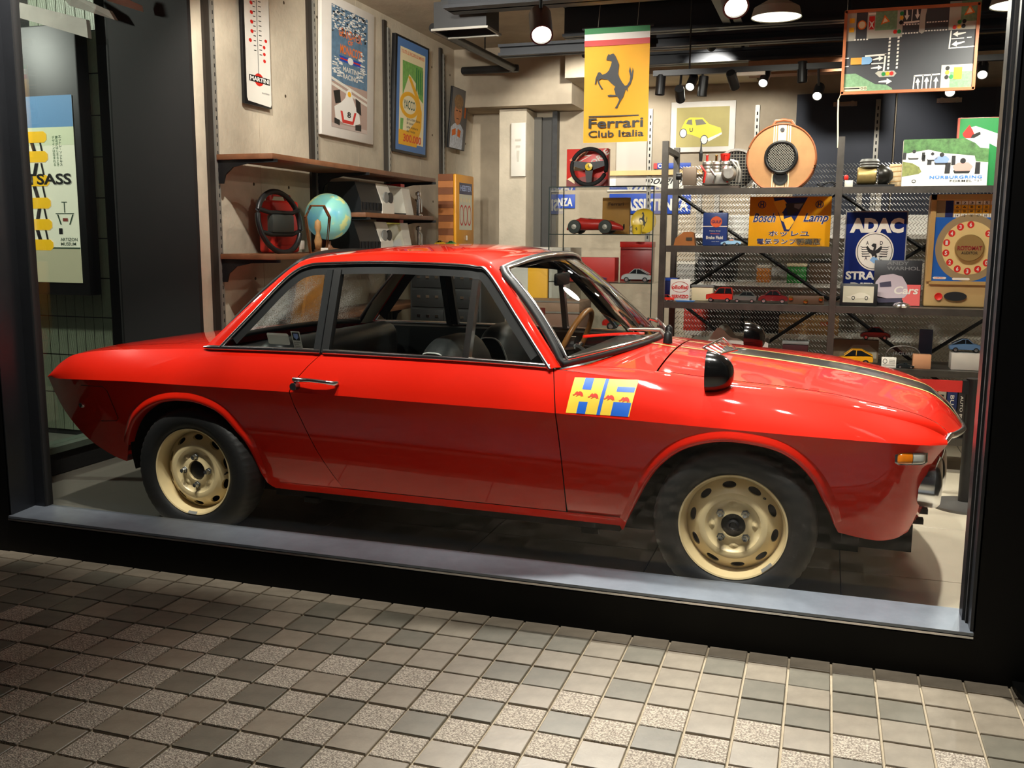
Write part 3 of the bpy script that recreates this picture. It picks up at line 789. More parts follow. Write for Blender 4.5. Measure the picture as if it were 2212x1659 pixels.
# steering wheel: wood rim, three drilled spokes, column
swc = Vector((.26, .33, .80)); tilt = Matrix.Rotation(R_(24), 3, 'Y')
WOOD = mat('wood_rim', (176, 116, 58), .35, coat=.5, var=.15, vscale=12)
sw = MB().tube([swc + tilt @ Vector((0, .195 * math.cos(a), .195 * math.sin(a))) for a in np.linspace(0, 2 * math.pi, 48, endpoint=False)], .0135, 8, True).build('steering_wheel', WOOD, car, 60)
b = MB()
for a in (R_(0), R_(180), R_(270)):
    b.tube([swc + tilt @ Vector((.02, 0, 0)), swc + tilt @ Vector((0, .19 * math.cos(a), .19 * math.sin(a)))], .011, 6)
b.lathe([(.0, -.01), (.05, -.01), (.05, .02), (0, .02)], 20, 'x', swc); b.build('spokes', CHROME, sw)
MB().tube([swc, swc + tilt @ Vector((.2, 0, -.02))], .025, 10).build('steering_column', BLACK, car)
# rear-view mirror inside
rbox('rear_view_mirror', (.02, .2, .055), (.30, 0, 1.14), BLACK, car, .01)

# ---- exterior fittings
# door handle with push button, near and far
for s in (-1, 1):
    h = MB().tube([(-.605, s * .772, .742), (-.60, s * .790, .744), (-.52, s * .793, .745), (-.455, s * .790, .741), (-.420, s * .785, .737), (-.415, s * .765, .735)], [.012, .011, .008, .008, .010, .010], 8).build('door_handle', CHROME, door if s < 0 else door_far, 60)
    MB().lathe([(0, -.03), (.015, -.03), (.017, -.01), (.017, .0), (0, .0)], 16, 'y', (-.598, s * .775, .716)).build('push_button', mat('dull_chrome', (120, 122, 124), .22, .9), door if s < 0 else door_far, 40)
# fuel flap outline and reflector screw on the rear quarter
def on_side(x, z, out=.001): return (x, -(low_y(x, z) if z < zcr(x) else Wd(x) + (ysh(x) - Wd(x)) * (z - zcr(x)) / (zsh(x) - zcr(x)) + .04 * ((z - zcr(x)) / (zsh(x) - zcr(x))) * (1 - (z - zcr(x)) / (zsh(x) - zcr(x)))) - out, z)
fl = [(-1.76, .645), (-1.62, .65), (-1.60, .63), (-1.585, .50), (-1.60, .485), (-1.70, .475)]
MB().tube([on_side(x, z, -.0005) for x, z in fl], .0022, 6).build('fuel_flap_seam', BODYD, car)
bx = on_side(-1.80, .545)
MB().lathe([(0, -.012), (.010, -.010), (.014, 0), (.014, .01)], 16, 'y', bx).build('side_button', CHROME, car, 40)
# HF emblem: decal following the fender
YELC = mat('decal_yellow', (240, 202, 62), .4); BLUC = mat('decal_blue', (22, 98, 206), .4); REDC = mat('decal_red', (220, 44, 16), .4)
def dec(u, v, out):     # u,v 0..1 in the sheared rectangle
    x = .565 + .238 * u - .016 * v * 1.0; z = .806 - .125 * v
    return on_side(x, z, out)
def decal(name, pts, m, out, parent=None):
    v = []; f = []
    for (u0, v0, u1, v1) in pts:
        k_ = len(v); nu, nv = 8, 6
        for i in range(nu + 1):
            for j in range(nv + 1): v.append(dec(u0 + (u1 - u0) * i / nu, v0 + (v1 - v0) * j / nv, out))
        f += [(k_ + i * (nv + 1) + j, k_ + i * (nv + 1) + j + 1, k_ + (i + 1) * (nv + 1) + j + 1, k_ + (i + 1) * (nv + 1) + j) for i in range(nu) for j in range(nv)]
    return mesh(name, v, f, m, parent or car, 60)
hf = decal('hf_emblem', [(0, 0, 1, 1)], YELC, .0012); hf['label'] = 'yellow and blue HF fender emblem with running elephants'
decal('blue_field', [(.17, 0, .31, .32), (.17, .66, .31, 1), (.49, 0, .545, 1), (.71, .20, .985, .335), (.71, .62, .985, 1)], BLUC, .0018, hf)
ele = [(-.5, .1), (-.44, .14), (-.36, .1), (-.28, -.1), (-.22, -.22), (-.12, -.26), (-.06, -.16), (.04, -.26), (.2, -.26), (.34, -.12), (.42, .04), (.5, .3), (.44, .3), (.36, .2), (.36, .32), (.28, .32), (.24, .18), (.06, .16), (.0, .24), (-.14, .34), (-.2, .30), (-.06, .16), (-.16, .08), (-.26, .14), (-.36, .24), (-.46, .22)]
for cu_, cv_ in ((.13, .44), (.375, .475), (.63, .50), (.87, .53)):
    v = [dec(cu_ + a * .175, cv_ + b_ * .24, .0026) for a, b_ in ele]
    mesh('elephant', v, [tuple(range(len(v)))], REDC, hf)
# fender mirrors (black, half egg)
MIRB = mat('gloss_black_mirror', (10, 10, 10), .16, coat=.6)
for s in (-1, 1):
    n1, n2 = 18, 14; rows = []
    for i in range(n1 + 1):
        a = math.pi / 2 * i / n1
        rows.append([(0.098 * math.sin(a), .062 * math.cos(a) ** .8 * math.cos(t), .083 * math.cos(a) ** .8 * math.sin(t) * (1.0 if math.sin(t) > 0 else .86)) for t in np.linspace(0, 2 * math.pi, 2 * n2 + 1)])
    px_, py_, pz_ = 1.045, s * .672, .838
    mm_ = MB().grid([[(px_ + p[0], py_ + p[1], pz_ + p[2]) for p in r] for r in rows])
    mo = mm_.build('fender_mirror', MIRB, car, 60)
    MB().add([(px_ + .0, py_ + p[1], pz_ + p[2]) for p in rows[0][:-1]], [tuple(range(2 * n2))]).build('mirror_glass', CHROME, mo)
    MB().lathe([(.022, -.13), (.02, -.05), (.026, -.03)], 16, 'z', (px_ + .03, py_, pz_ + .01)).build('mirror_foot', MIRB, mo, 50)
# cowl vents: chrome louvre, and small black scoop
lv = thing('hood_louvre', 'chrome', None); lv.parent = car; del lv['label']
p0 = Vector((.985, -.27, .868))
for k_ in range(5):
    MB().add([p0 + Vector((.012 * k_ - .005, .028 * k_, .022 + .004 * k_)), p0 + Vector((.055 + .012 * k_, .028 * k_ - .045, .004)), p0 + Vector((.055 + .012 * k_, .028 * k_ - .033, .004)), p0 + Vector((.012 * k_ - .005, .028 * k_ + .012, .026 + .004 * k_))], [(0, 1, 2, 3)]).build('slat', CHROME, lv)
MB().tube([p0 + Vector(q) for q in ((-.01, -.01, .02), (.05, -.06, .0), (.115, .07, .01), (.05, .13, .05))], .0045, 6, True).build('louvre_frame', CHROME, lv)
# wipers
for s, y0, y1 in ((0, -.08, -.50), (1, .42, .06)):
    a = Vector((xw_base(y0) + .06, y0, top(xw_base(y0) + .06, y0) + .022))
    vv = [ws_pt(.09 + .06 * k_, (y0 + (y1 - y0) * k_) / .66, .034) for k_ in (0, .5, 1)]
    w = MB().tube([a, Vector(vv[0]) * .5 + a * .5 + Vector((0, 0, .01)), vv[1]], [.012, .008, .005], 8).build('wiper_arm', mat('silver_paint', (190, 186, 180), .3, .6), car, 60)
    MB().tube([ws_pt(.06 + .10 * t, (y0 + (y1 - y0) * (.25 + .85 * t)) / .66, .026) for t in np.linspace(0, 1, 9)], .006, 6).build('wiper_blade', PAINT if s == 0 else CHROME, w)
    MB().lathe([(.02, -.02), (.018, .018), (.008, .03), (0, .032)], 14, 'z', a).build('wiper_pivot', BLACK, w, 40)
# nose: chrome lip, grille, lamps, valance
lip = [(1.842, -.628, .634), (1.852, -.615, .633)] + [(xnose(y) - .002, y, top(xnose(y) - .004, y) - .006) for y in np.linspace(-.595, .595, 41)] + [(1.852, .615, .633), (1.842, .628, .634)]
MB().tube(lip, [.004, .008] + [.0115] * 41 + [.008, .004], 8).build('hood_lip', CHROME, car, 60)
def face_x(z, y):      # front face in plan
    ze = xe_(z); return ze + .085 * (1 - min(1, abs(y) / .6) ** 2) - .02
MB().grid([[(face_x(z, y) - .045, y, z) for z in np.linspace(.35, .60, 6)] for y in np.linspace(-.60, .60, 25)]).build('grille_backing', BODYD, car)
for z in np.linspace(.40, .56, 9):
    MB().tube([(face_x(z, y) - .028, y, z) for y in np.linspace(-.24, .24, 13)], .0045, 6).build('grille_bar', CHROME, car)
def val_y(z): return low_y(1.86, z) + .0
MB().grid([[(xe_(z) + (.085 if z > .25 else .06) * (1 - v * v) - max(0, .30 - z) * .8, v * (Wd(1.86) - KL * (zcr(1.86) - z)), z) for v in np.linspace(-1, 1, 25)] for z in np.linspace(.215, .375, 10)]).build('front_valance', PAINT, car, 60)
for s in (-1, 1): MB().box(1.60, 1.72, s * .46 - .06, s * .46 + .06, .225, .262).build('tow_bracket', BODYD, car)
for s in (-1, 1):
    for y, r in ((.505, .092), (.315, .085)):
        c_ = (1.832 if y > .4 else 1.862, s * y, .472)
        hl = MB().lathe([(r, -.05), (r + .004, .0), (r + .002, .016), (r - .008, .026), (r - .016, .020), (r - .018, .0)], 36, 'x', c_, False).build('headlamp', CHROME, car, 60)
        MB().lathe([(r - .017, .002), (r * .6, .016), (r * .25, .023), (0, .024)], 32, 'x', c_).build('headlamp_lens', glass('lamp_glass', (.8, .84, .86), 1.5, 1.5), hl, 60)
        MB().lathe([(r - .018, -.002), (r * .5, -.035), (0, -.05)], 32, 'x', c_).build('reflector', CHROME, hl, 60)
    # side indicator: amber and clear lens in a chrome frame
    ctr = Vector((1.745, s * (Wd(1.765) + .004 - .335 * .045), .592))
    dirx = Vector((.094, s * -.040, 0)) / 2; dz = Vector((0, s * -.012, .043)) / 2; dn = Vector((.25, s * 1, 0)).normalized()
    def lens(a0, a1, m, nm, th=.012, sc_=1.0, par=None):
        rows = []
        for a in np.linspace(a0, a1, 10):
            row = []
            for t in np.linspace(-1, 1, 9):
                e = max(0, 1 - abs(a) ** 5) ** .5 * .35 + .65
                row.append(ctr + dirx * a * sc_ + dz * t * e * sc_ + dn * th * (1 - t ** 4) * (1 - a ** 6))
            rows.append(row)
        return MB().grid(rows).build(nm, m, par or car, 60)
    base = lens(-1, 1, CHROME, 'indicator', .006, 1.12)
    lens(-1, -.02, mat('amber_lens', (216, 118, 12), .15, coat=1, var=.1, vscale=60), 'amber_lens', .017, 1, base)
    lens(.02, 1, mat('clear_lens', (176, 176, 166), .15, coat=1, var=.1, vscale=60), 'clear_lens', .017, 1, base)
for z in (.285, .325): MB().box(xe_(z) + .02, xe_(z) + .06, -.42, -.38, z, z + .018).build('valance_slot', BODYD, car)

# ---- wheels
def make_wheel():
    w = bpy.data.objects.new('wheel', None); w.empty_display_size = .05; COL.objects.link(w)
    # tyre, axis y, outer face at -y
    b = MB(); n = 168
    prof = [(.178, .060), (.188, .072), (.215, .086), (.245, .090), (.270, .083), (.284, .070), (.291, .045), (.2935, .0), (.291, -.045), (.284, -.070), (.270, -.083), (.245, -.090), (.215, -.086), (.196, -.073), (.190, -.062)]
    m_ = len(prof); v = []; f = []
    for i in range(n):
        a = 2 * math.pi * i / n; g = -.0035 if i % 3 == 0 else 0
        for (r, h) in prof:
            rr = r + (g if abs(h) in (.070, .045) else 0); v.append((rr * math.cos(a), h, rr * math.sin(a)))
    for i in range(n):
        j = (i + 1) % n; f += [(i * m_ + k_, j * m_ + k_, j * m_ + k_ + 1, i * m_ + k_ + 1) for k_ in range(m_ - 1)]
    b.add(v, f)
    b.build('tyre', mat('tyre_rubber', (19, 19, 19), .6, var=.15, vscale=18, bump=.08, bscale=90), w, 50)
    # rim: lip, well, slotted band, dish
    rim = MB()
    rim.lathe([(.190, -.060), (.1955, -.071), (.1935, -.0755), (.188, -.073), (.1845, -.062), (.179, -.050), (.176, -.040), (.172, -.012)], 72, 'y', caps=False)
    # slotted cone band between r=.172 and r=.122
    def dep(r): return -.012 - (.172 - r) / .05 * .040
    NS = 10
    for k_ in range(NS):
        a0 = 2 * math.pi * k_ / NS + math.pi / 2 - math.pi / NS; a1 = a0 + 2 * math.pi / NS; outer = []
        N = 8
        for t in range(N): outer.append((a0 + (a1 - a0) * t / N, .172))
        for t in range(4): outer.append((a1, .172 - .05 * t / 4))
        for t in range(N): outer.append((a1 - (a1 - a0) * t / N, .122))
        for t in range(4): outer.append((a0, .122 + .05 * t / 4))
        ac = (a0 + a1) / 2; M_ = len(outer); vo = []; vi = []; vb = []
        for (a, r) in outer:
            th = math.atan2((r - .149) / .025, (a - ac) / ((a1 - a0) / 2))
            ri = .149 + .0115 * math.sin(th); ai = ac + .0255 / .149 * math.cos(th)
            vo.append((r * math.cos(a), dep(r), r * math.sin(a))); vi.append((ri * math.cos(ai), dep(ri) - .002, ri * math.sin(ai))); vb.append((ri * math.cos(ai), dep(ri) + .012, ri * math.sin(ai)))
        rim.add(vo + vi + vb, [(i, (i + 1) % M_, M_ + (i + 1) % M_, M_ + i) for i in range(M_)] + [(M_ + i, M_ + (i + 1) % M_, 2 * M_ + (i + 1) % M_, 2 * M_ + i) for i in range(M_)])
    rim.lathe([(.122, -.052), (.112, -.055), (.100, -.052), (.092, -.040), (.080, -.036), (.070, -.038), (.055, -.044), (.044, -.045), (.044, -.02)], 72, 'y', caps=False)
    ro = rim.build('rim', CRM, w, 40)
    # pressed pads between the nuts
    for k_ in range(4):
        a = math.pi / 4 + math.pi / 2 * k_ + R_(40)
        c_ = Vector((.076 * math.cos(a), -.036, .076 * math.sin(a)))
        MB().add([c_ + Vector((.022 * math.cos(t) * q, -.007 * (1 - q), .022 * math.sin(t) * q)) for q in (1, .7, .0) for t in np.linspace(0, 2 * math.pi, 16, endpoint=False)],
                 [(j * 16 + i, j * 16 + (i + 1) % 16, (j + 1) * 16 + (i + 1) % 16, (j + 1) * 16 + i) for j in range(2) for i in range(16)]).build('pressed_pad', CRM, w, 60)
    NUT = mat('steel_nut', (170, 172, 172), .2, .95)
    nut = None
    for k_ in range(4):
        a = R_(40) + math.pi / 2 * k_
        p = (.0625 * math.cos(a), 0, .0625 * math.sin(a))
        if nut is None:
            nut = MB().lathe([(.0165, -.040), (.0150, -.046), (.0115, -.047), (.0115, -.062), (.009, -.068), (.0, -.069)], 6, 'y').build('wheel_nut', NUT, w, 20); nut.location = p
        else: instance(nut, w, p)
    MB().tube([(.150 * math.cos(R_(38)), -.03, .150 * math.sin(R_(38))), (.158 * math.cos(R_(38)), -.058, .158 * math.sin(R_(38)))], [.0045, .0035], 8).build('valve', BLACK, w)
    MB().add([( .1905 * math.cos(a), -.0765, .1905 * math.sin(a)) for a in np.linspace(R_(-62), R_(-48), 8)] + [(.181 * math.cos(a), -.066, .181 * math.sin(a)) for a in np.linspace(R_(-62), R_(-48), 8)], [(i, i + 1, i + 9, i + 8) for i in range(7)]).build('balance_weight', GREY, w)
    MB().lathe([(0, .02), (.17, .02), (.17, .035), (0, .035)], 40, 'y').build('brake_drum', BODYD, w)
    hub = MB().lathe([(.043, -.018), (.043, -.030), (.034, -.034), (.0, -.034)], 32, 'y').build('hub', BLACK, w, 40)
    return w
w0 = make_wheel()
WY = .735 - .0755
first = True
hubcap_done = False
for i, (x, s) in enumerate(((1.165, -1), (-1.165, -1), (1.165, 1), (-1.165, 1))):
    w = w0 if i == 0 else copy_tree(w0)
    w.parent = car; w.location = (x, s * WY, .2935); w.rotation_euler = (0, R_(-8 if i == 0 else 38), math.pi if s > 0 else 0)
# threaded drive-shaft end visible in the near front hub
MB().lathe([(.020, -.030), (.022, -.046), (.014, -.050), (.010, -.042), (0, -.042)], 12, 'y').build('axle_nut', mat('oily_steel', (60, 60, 62), .4, .8), w0, 30)
# ================================================================== THINGS IN THE SHOP
def board(name, label, cat, x0, y0, x1, y1, Y, th, m, group=None, tilt=0, part='board', bev=.002):
    a, b, c, d = rect(x0, y0, x1, y1, Y)
    t = thing(name, label, cat, ((a + b) / 2, Y, c), 0, group); w, h = b - a, d - c
    rbox(part, (w, th, h), (0, th / 2, h / 2), m, t, bev)
    t.rotation_euler.x = -tilt
    return t, front_panel(t, -w / 2, w / 2, 0, h, -.0006), w, h

def base_of(t): return t.location.copy()

# ---------------------------------------------------------------- left wall: uprights, shelves
WOODS = mat('walnut_shelf', (120, 78, 50), .5, var=.25, vscale=9)
UPR = mat('grey_upright', (150, 146, 136), .45, .5)
ups = []
for i, y in enumerate((1.56, 2.745, 3.945, 5.13)):
    t = thing('shelf_upright', ['slotted shelf upright nearest the dark pier', 'slotted shelf upright left of the framed grand prix poster', 'slotted shelf upright left of the blue framed oil poster', 'slotted shelf upright left of the driver portrait'][i], 'upright', (-2.055, y, 0), 0, 'slotted uprights on the concrete wall')
    MB().box(-.015, .012, -.016, .016, 0, 3.0).build('channel', UPR, t)
    b = MB()
    for z in np.arange(.3, 3.0, .05): b.box(.012, .0126, -.004, .004, float(z), float(z) + .022)
    b.build('slots', BLACKM, t)['kind'] = 'stuff'
    MB().box(-.015, .004, -.075, -.022, 0, 3.05).build('cover_strip', mat('dark_bronze', (52, 46, 40), .5, .3), t)
def wall_shelf(label, z, y0, y1, brk, x1=-1.66):
    t = thing('wall_shelf', label, 'shelf', (-2.04, y0, z))
    rbox('shelf_board', (-x1 * -1 + 2.04, y1 - y0, .032), ((x1 + 2.04) / 2, (y1 - y0) / 2, -.016), WOODS, t, .002)
    for y in brk:
        P = [(0, -.032), (.40, -.032), (.40, -.05), (.20, -.055), (.10, -.075), (.045, -.12), (.03, -.17), (0, -.17)]
        MB().prism(P, y - y0 - .006, y - y0 + .006, 'y').build('bracket', BLACK, t)
    return t
wall_shelf('long walnut shelf under the framed posters', 1.80, 1.54, 3.99, (1.56, 2.745, 3.945))
wall_shelf('long walnut shelf carrying the globe and steering wheel', 1.215, 1.54, 3.99, (1.56, 2.745, 3.945))
wall_shelf('short walnut shelf under the upper slot car case', 1.492, 2.715, 3.95, (2.745, 3.945))
wall_shelf('lowest walnut shelf seen through the car windows', .80, 2.2, 3.99, (2.745, 3.945))

# ---------------------------------------------------------------- left wall: posters
def wboard(name, label, cat, tl, tr, bl, br, th, m, X=-2.03, tilt=0, part='frame'):
    p = [atx(*q, X) for q in (tl, tr, bl, br)]
    y0 = (p[0].y + p[2].y) / 2; y1 = (p[1].y + p[3].y) / 2; zt = (p[0].z + p[1].z) / 2; zb = (p[2].z + p[3].z) / 2
    t = thing(name, label, cat, (X, y0, zb)); w, h = y1 - y0, zt - zb
    rbox(part, (th, w, h), (-th / 2, w / 2, h / 2), m, t, .002)
    t.rotation_euler.y = tilt
    return t, Panel((.0006, 0, h), (0, w, 0), (0, 0, -h), t), w, h
ENAM = mat('white_enamel', (232, 228, 216), .25, coat=.4, var=.03)
t, P, w, h = wboard('wall_thermometer', 'tall white enamel thermometer sign at the left of the wall', 'thermometer', (521, -60), (582, -60), (527, 222), (584, 235), .02, BLACK)
P.poly('face', [(.08, 0), (.98, 0), (.98, .97), (.94, .99), (.12, .975), (.08, .95)], ENAM, .001)
P.r('tube', .51, .0, .535, .76, GREY, .002)
b_ = []
for k in range(15):
    v = .08 + k * .036
    b_ += [[(.38, v), (.47, v - .002), (.47, v + .004), (.38, v + .006)], [(.58, v + .02), (.68, v + .018), (.68, v + .024), (.58, v + .026)]]
P.polys('tick_marks', b_, INK, .002)
for k in range(7): P.ell('degree_mark', .33 - (.07 if k == 6 else 0), .10 + .07 * k, .055, .014, RED, .002)
for k in range(4): P.ell('degree_mark', .83 if k == 0 else .76, .49 + .052 * k, .05, .013, RED, .002)
P.ell('red_disc', .53, .80, .17, .048, RED, .002); P.r('name_bar', .17, .775, .93, .822, INK, .003)
P.text('MARTINI', .20, .782, .90, .815, WHITE, .03, lift=.004); P.text('torino', .62, .885, .90, .90, INK, lift=.002)

WFR = mat('white_frame', (224, 218, 208), .5, var=.04)
t, P, w, h = wboard('framed_poster', 'white framed grand prix poster with a white racing car', 'poster', (693, -8), (807, 26), (690, 289), (801, 311), .03, WFR, tilt=R_(1.5))
mat('harbour_blue', (92, 122, 146), .6, var=.25, vscale=22)
P.r('print', .17, .06, .86, .93, MATS['harbour_blue'], .001)
rn = random.Random(2)
def flecks(P, name, a0, b0, a1, b1, n, sa, sb, m, lift=.0016):
    q = []
    for _ in range(n):
        a = rn.uniform(a0, a1 - sa); b = rn.uniform(b0, b1 - sb); x = rn.uniform(.4, 1) * sa; y = rn.uniform(.4, 1) * sb
        q.append([(a, b), (a + x, b + rn.uniform(-.3, .3) * y), (a + x, b + y), (a, b + y)])
    o = P.polys(name, q, m, lift); o['kind'] = 'stuff'; return o
flecks(P, 'town_dots', .17, .06, .86, .24, 150, .05, .012, WHITE); flecks(P, 'town_shadow', .17, .06, .86, .26, 110, .04, .009, INK, .0018)
flecks(P, 'moored_yachts', .17, .42, .40, .56, 30, .08, .010, WHITE); flecks(P, 'moored_yachts', .64, .32, .86, .56, 40, .09, .010, WHITE)
ORG = mat('orange_letters', (232, 116, 24), .5)
P.text('GRAND-PRIX', .30, .20, .74, .265, ORG, .02); P.text('OF', .47, .27, .57, .305, ORG, .02); P.text("MONACO'75", .33, .315, .75, .385, ORG, .02)
P.polys('martini_stripes', [[(.30, .40), (.74, .40), (.70, .42), (.74, .44), (.30, .44), (.34, .42)]], BLUE, .0018)
P.r('red_band', .33, .415, .72, .425, RED, .0024); P.ell('medallion', .52, .42, .055, .026, WHITE, .0028)
P.text('MARTINI\nRACING', .38, .47, .68, .56, OFFW, .02)
P.r('road', .17, .60, .86, .90, mat('poster_pink', (176, 150, 136), .6), .0014)
P.polys('guard_rails', [[(.17, .57), (.86, .66), (.86, .68), (.17, .59)], [(.17, .61), (.86, .70), (.86, .72), (.17, .63)]], OFFW, .0018)
P.polys('racing_car', [[(.22, .78), (.34, .74), (.42, .70), (.46, .64), (.53, .62), (.56, .68), (.62, .74), (.70, .80), (.72, .86), (.60, .89), (.40, .89), (.24, .86)]], WHITE, .0022)
P.polys('racing_tyres', [[(.20, .67), (.32, .65), (.34, .74), (.24, .76)], [(.62, .68), (.72, .70), (.74, .80), (.64, .78)], [(.22, .86), (.32, .87), (.32, .91), (.22, .90)], [(.62, .88), (.74, .87), (.74, .92), (.62, .92)]], INK, .0026)
P.poly('nose_band', [(.33, .80), (.37, .80), (.40, .86), (.56, .86), (.60, .79), (.64, .79), (.58, .885), (.37, .885)], RED, .003)
P.text('8', .46, .795, .53, .84, INK, .03, lift=.0034); P.ell('helmet', .50, .665, .035, .02, YEL, .003)
P.r('caption_band', .17, .90, .86, .93, mat('caption_grey', (196, 178, 168), .6), .002)

t, P, w, h = wboard('framed_poster', 'blue framed motor oil poster with a yellow looping road', 'poster', (855, 73), (925, 110), (841, 325), (916, 338), .035, BLACK, tilt=R_(2.2))
P.r('mount', .05, .02, .95, .98, mat('blue_mount', (82, 124, 182), .6), .001)
P.r('print', .13, .09, .87, .91, mat('poster_cream', (244, 230, 186), .6), .0016)
P.text('TOUTES LES RECORDS DU MONDE', .16, .11, .84, .14, mat('orange_red_ink', (222, 84, 30), .6), .01, lift=.002)
GRN2 = mat('poster_green', (120, 178, 86), .6, var=.2, vscale=30)
P.polys('green_trees', [[(.20, .20), (.80, .20), (.84, .52), (.70, .48), (.60, .36), (.40, .30), (.22, .50)], [(.17, .70), (.26, .70), (.24, .82), (.16, .82)]], GRN2, .002)
P.polys('green_trunks', [[(.60 + .06 * k, .22 + .02 * k), (.63 + .06 * k, .22), (.63 + .06 * k, .46), (.60 + .06 * k, .44)] for k in range(4)], GREEN, .0023)
RY = mat('road_yellow', (242, 180, 22), .6)
P.poly('road', [(.36, .32), (.44, .32), (.70, .48), (.80, .60), (.80, .74), (.66, .93), (.13, .93), (.13, .80), (.40, .80), (.62, .70), (.68, .60), (.62, .50)], RY, .0026)
P.ell('road_loop', .42, .57, .28, .115, RY, .003, hole=.70)
P.ell('loop_ground', .42, .57, .20, .08, MATS['poster_cream'], .0031)
P.text('YACCO', .25, .53, .59, .61, mat('dark_green_ink', (24, 84, 70), .6), .01, lift=.0036)
P.text("qui a fait faire\nle tour\nune voiture\nde route", .35, .68, .75, .81, INK, shear=.2, lift=.0036)
P.text('300.000', .26, .83, .80, .90, mat('orange_red_ink', (222, 84, 30), .6), .03, lift=.0036)

t, P, w, h = wboard('portrait_print', 'small painted portrait of a racing driver on the wall', 'poster', (973, 186), (1009, 203), (963, 317), (997, 325), .02, BLACK, X=-2.0, tilt=R_(5))
P.r('print', .02, .01, .98, .99, mat('portrait_grey', (112, 110, 108), .6), .001)
P.poly('overalls', [(.05, .99), (.05, .66), (.25, .58), (.62, .58), (.82, .66), (.80, .99)], mat('overall_pale', (206, 214, 226), .6, var=.3, vscale=40), .0016)
P.ell('face', .42, .40, .23, .20, mat('portrait_skin', (206, 138, 92), .6, var=.15, vscale=40), .002)
P.ell('hair', .42, .22, .27, .12, mat('portrait_hair', (150, 116, 76), .6, var=.3, vscale=40), .0024)
P.polys('brow_shadow', [[(.27, .36), (.39, .355), (.39, .375), (.27, .38)], [(.46, .355), (.58, .36), (.58, .38), (.46, .375)], [(.34, .49), (.50, .49), (.50, .505), (.34, .505)]], mat('brow_brown', (96, 58, 36), .6), .0028)
P.polys('orange_badges', [[(.12, .70), (.34, .66), (.36, .76), (.14, .80)], [(.46, .66), (.66, .68), (.62, .80), (.46, .78)]], ORG, .0024)
P.poly('name_strip', [(.80, .08), (.90, .09), (.88, .46), (.80, .45)], ORG, .0024)
# plaque on the pillar
t, P, w, h = board('plaster_plaque', 'white relief plaque on the concrete pillar', 'plaque', 1104, 265, 1135, 381, 5.57, .03, OFFW)
P.polys('relief', [[(.3, .3), (.7, .3), (.7, .34), (.3, .34)], [(.35, .42), (.65, .42), (.65, .46), (.35, .46)], [(.4, .52), (.6, .52), (.55, .72), (.45, .72)]], mat('relief_shadow', (196, 188, 172), .6), .004)

# ---------------------------------------------------------------- poster case in the passage
t = thing('poster_case', 'tall backlit museum poster case on the passage wall', 'poster case', (-3.45, 1.44, .85))
a, b, c, d = rect(52, 205, 160, 610, 1.44)
x0 = a - .52; rbox('case_frame', (b - x0 + .1, .10, d - c + .16 + .34), ((x0 + b) / 2 + 3.45, .08, (c + d) / 2 - .85 + .17), BLACK, t, .01)
P = front_panel(t, x0 + 3.45, b + 3.45, c - .85, d - .85, .026)
PE = .38
def lit(n, c): return mat(n, c, .5, emit=PE)
P.r('poster', 0, 0, 1, 1, lit('backlit_paper', (226, 226, 200)), .001)
P.r('sky_band', 0, 0, 1, .165, lit('backlit_blue', (92, 136, 176)), .002); P.r('pale_band', 0, .165, 1, .26, lit('backlit_sage', (204, 212, 176)), .002)
u = lambda px: (at(px, 400, 1.44).x - x0) / (b - x0)
v_ = lambda py: (py - 205) / 405.0
BY = lit('backlit_yellow', (238, 186, 24))
for py in (292, 334, 386, 435, 482, 527): P.poly('yellow_ring', [(u(20), v_(py - 12)), (u(95), v_(py - 12)), (u(101), v_(py - 6)), (u(101), v_(py + 6)), (u(95), v_(py + 12)), (u(20), v_(py + 12))], BY, .004)
for k, py in enumerate((313, 360, 410, 458, 505)): P.polys('striped_stem', [[(u(64 + 8 * (k % 2)), v_(py - 12)), (u(72 + 8 * (k % 2)), v_(py - 12)), (u(78 - 4 * (k % 2)), v_(py + 14)), (u(70 - 4 * (k % 2)), v_(py + 14))], [(u(84), v_(py - 12)), (u(88), v_(py - 12)), (u(92), v_(py + 14)), (u(88), v_(py + 14))]], INK, .003)
GI = mat('green_ink', (34, 70, 46), .6)
for k, s in enumerate(('エットレ・ソットサス', '魔法がはじまるとき', 'デザインは生まれる')): P.text('\n'.join(s), u(126 - 7 * k), v_(290), u(132 - 7 * k), v_(355), GI if k == 0 else mat('green_ink_light', (96, 128, 90), .6), .012, lift=.003)
P.text('SOTTSASS', u(-14), v_(371), u(149), v_(395), INK, .03, lift=.005)
P.text('ARTIZON\nMUSEUM', u(117), v_(511), u(154), v_(528), GI, .01, lift=.003)
P.polys('furniture_drawing', [[(u(110), v_(457)), (u(150), v_(457)), (u(150), v_(459)), (u(110), v_(459))], [(u(113), v_(460)), (u(116), v_(460)), (u(122), v_(482)), (u(119), v_(482))], [(u(146), v_(460)), (u(149), v_(460)), (u(141), v_(482)), (u(138), v_(482))], [(u(124), v_(432)), (u(136), v_(432)), (u(136), v_(434)), (u(124), v_(434))], [(u(129), v_(434)), (u(131), v_(434)), (u(131), v_(456)), (u(129), v_(456))]], GI, .003)
P.r('drawing_seat', u(125), v_(468), u(136), v_(475), mat('brick_red', (150, 60, 50), .6), .0034)
P.r('photo', u(115), v_(490), u(123), v_(503), INK, .003); P.r('poster_foot', 0, v_(534), 1, 1, lit('backlit_foot', (176, 172, 140)), .003)
P.r('foot_line', 0, v_(532), 1, v_(535), GI, .0036)

# ---------------------------------------------------------------- things on the wall shelves
zs_ = 1.215
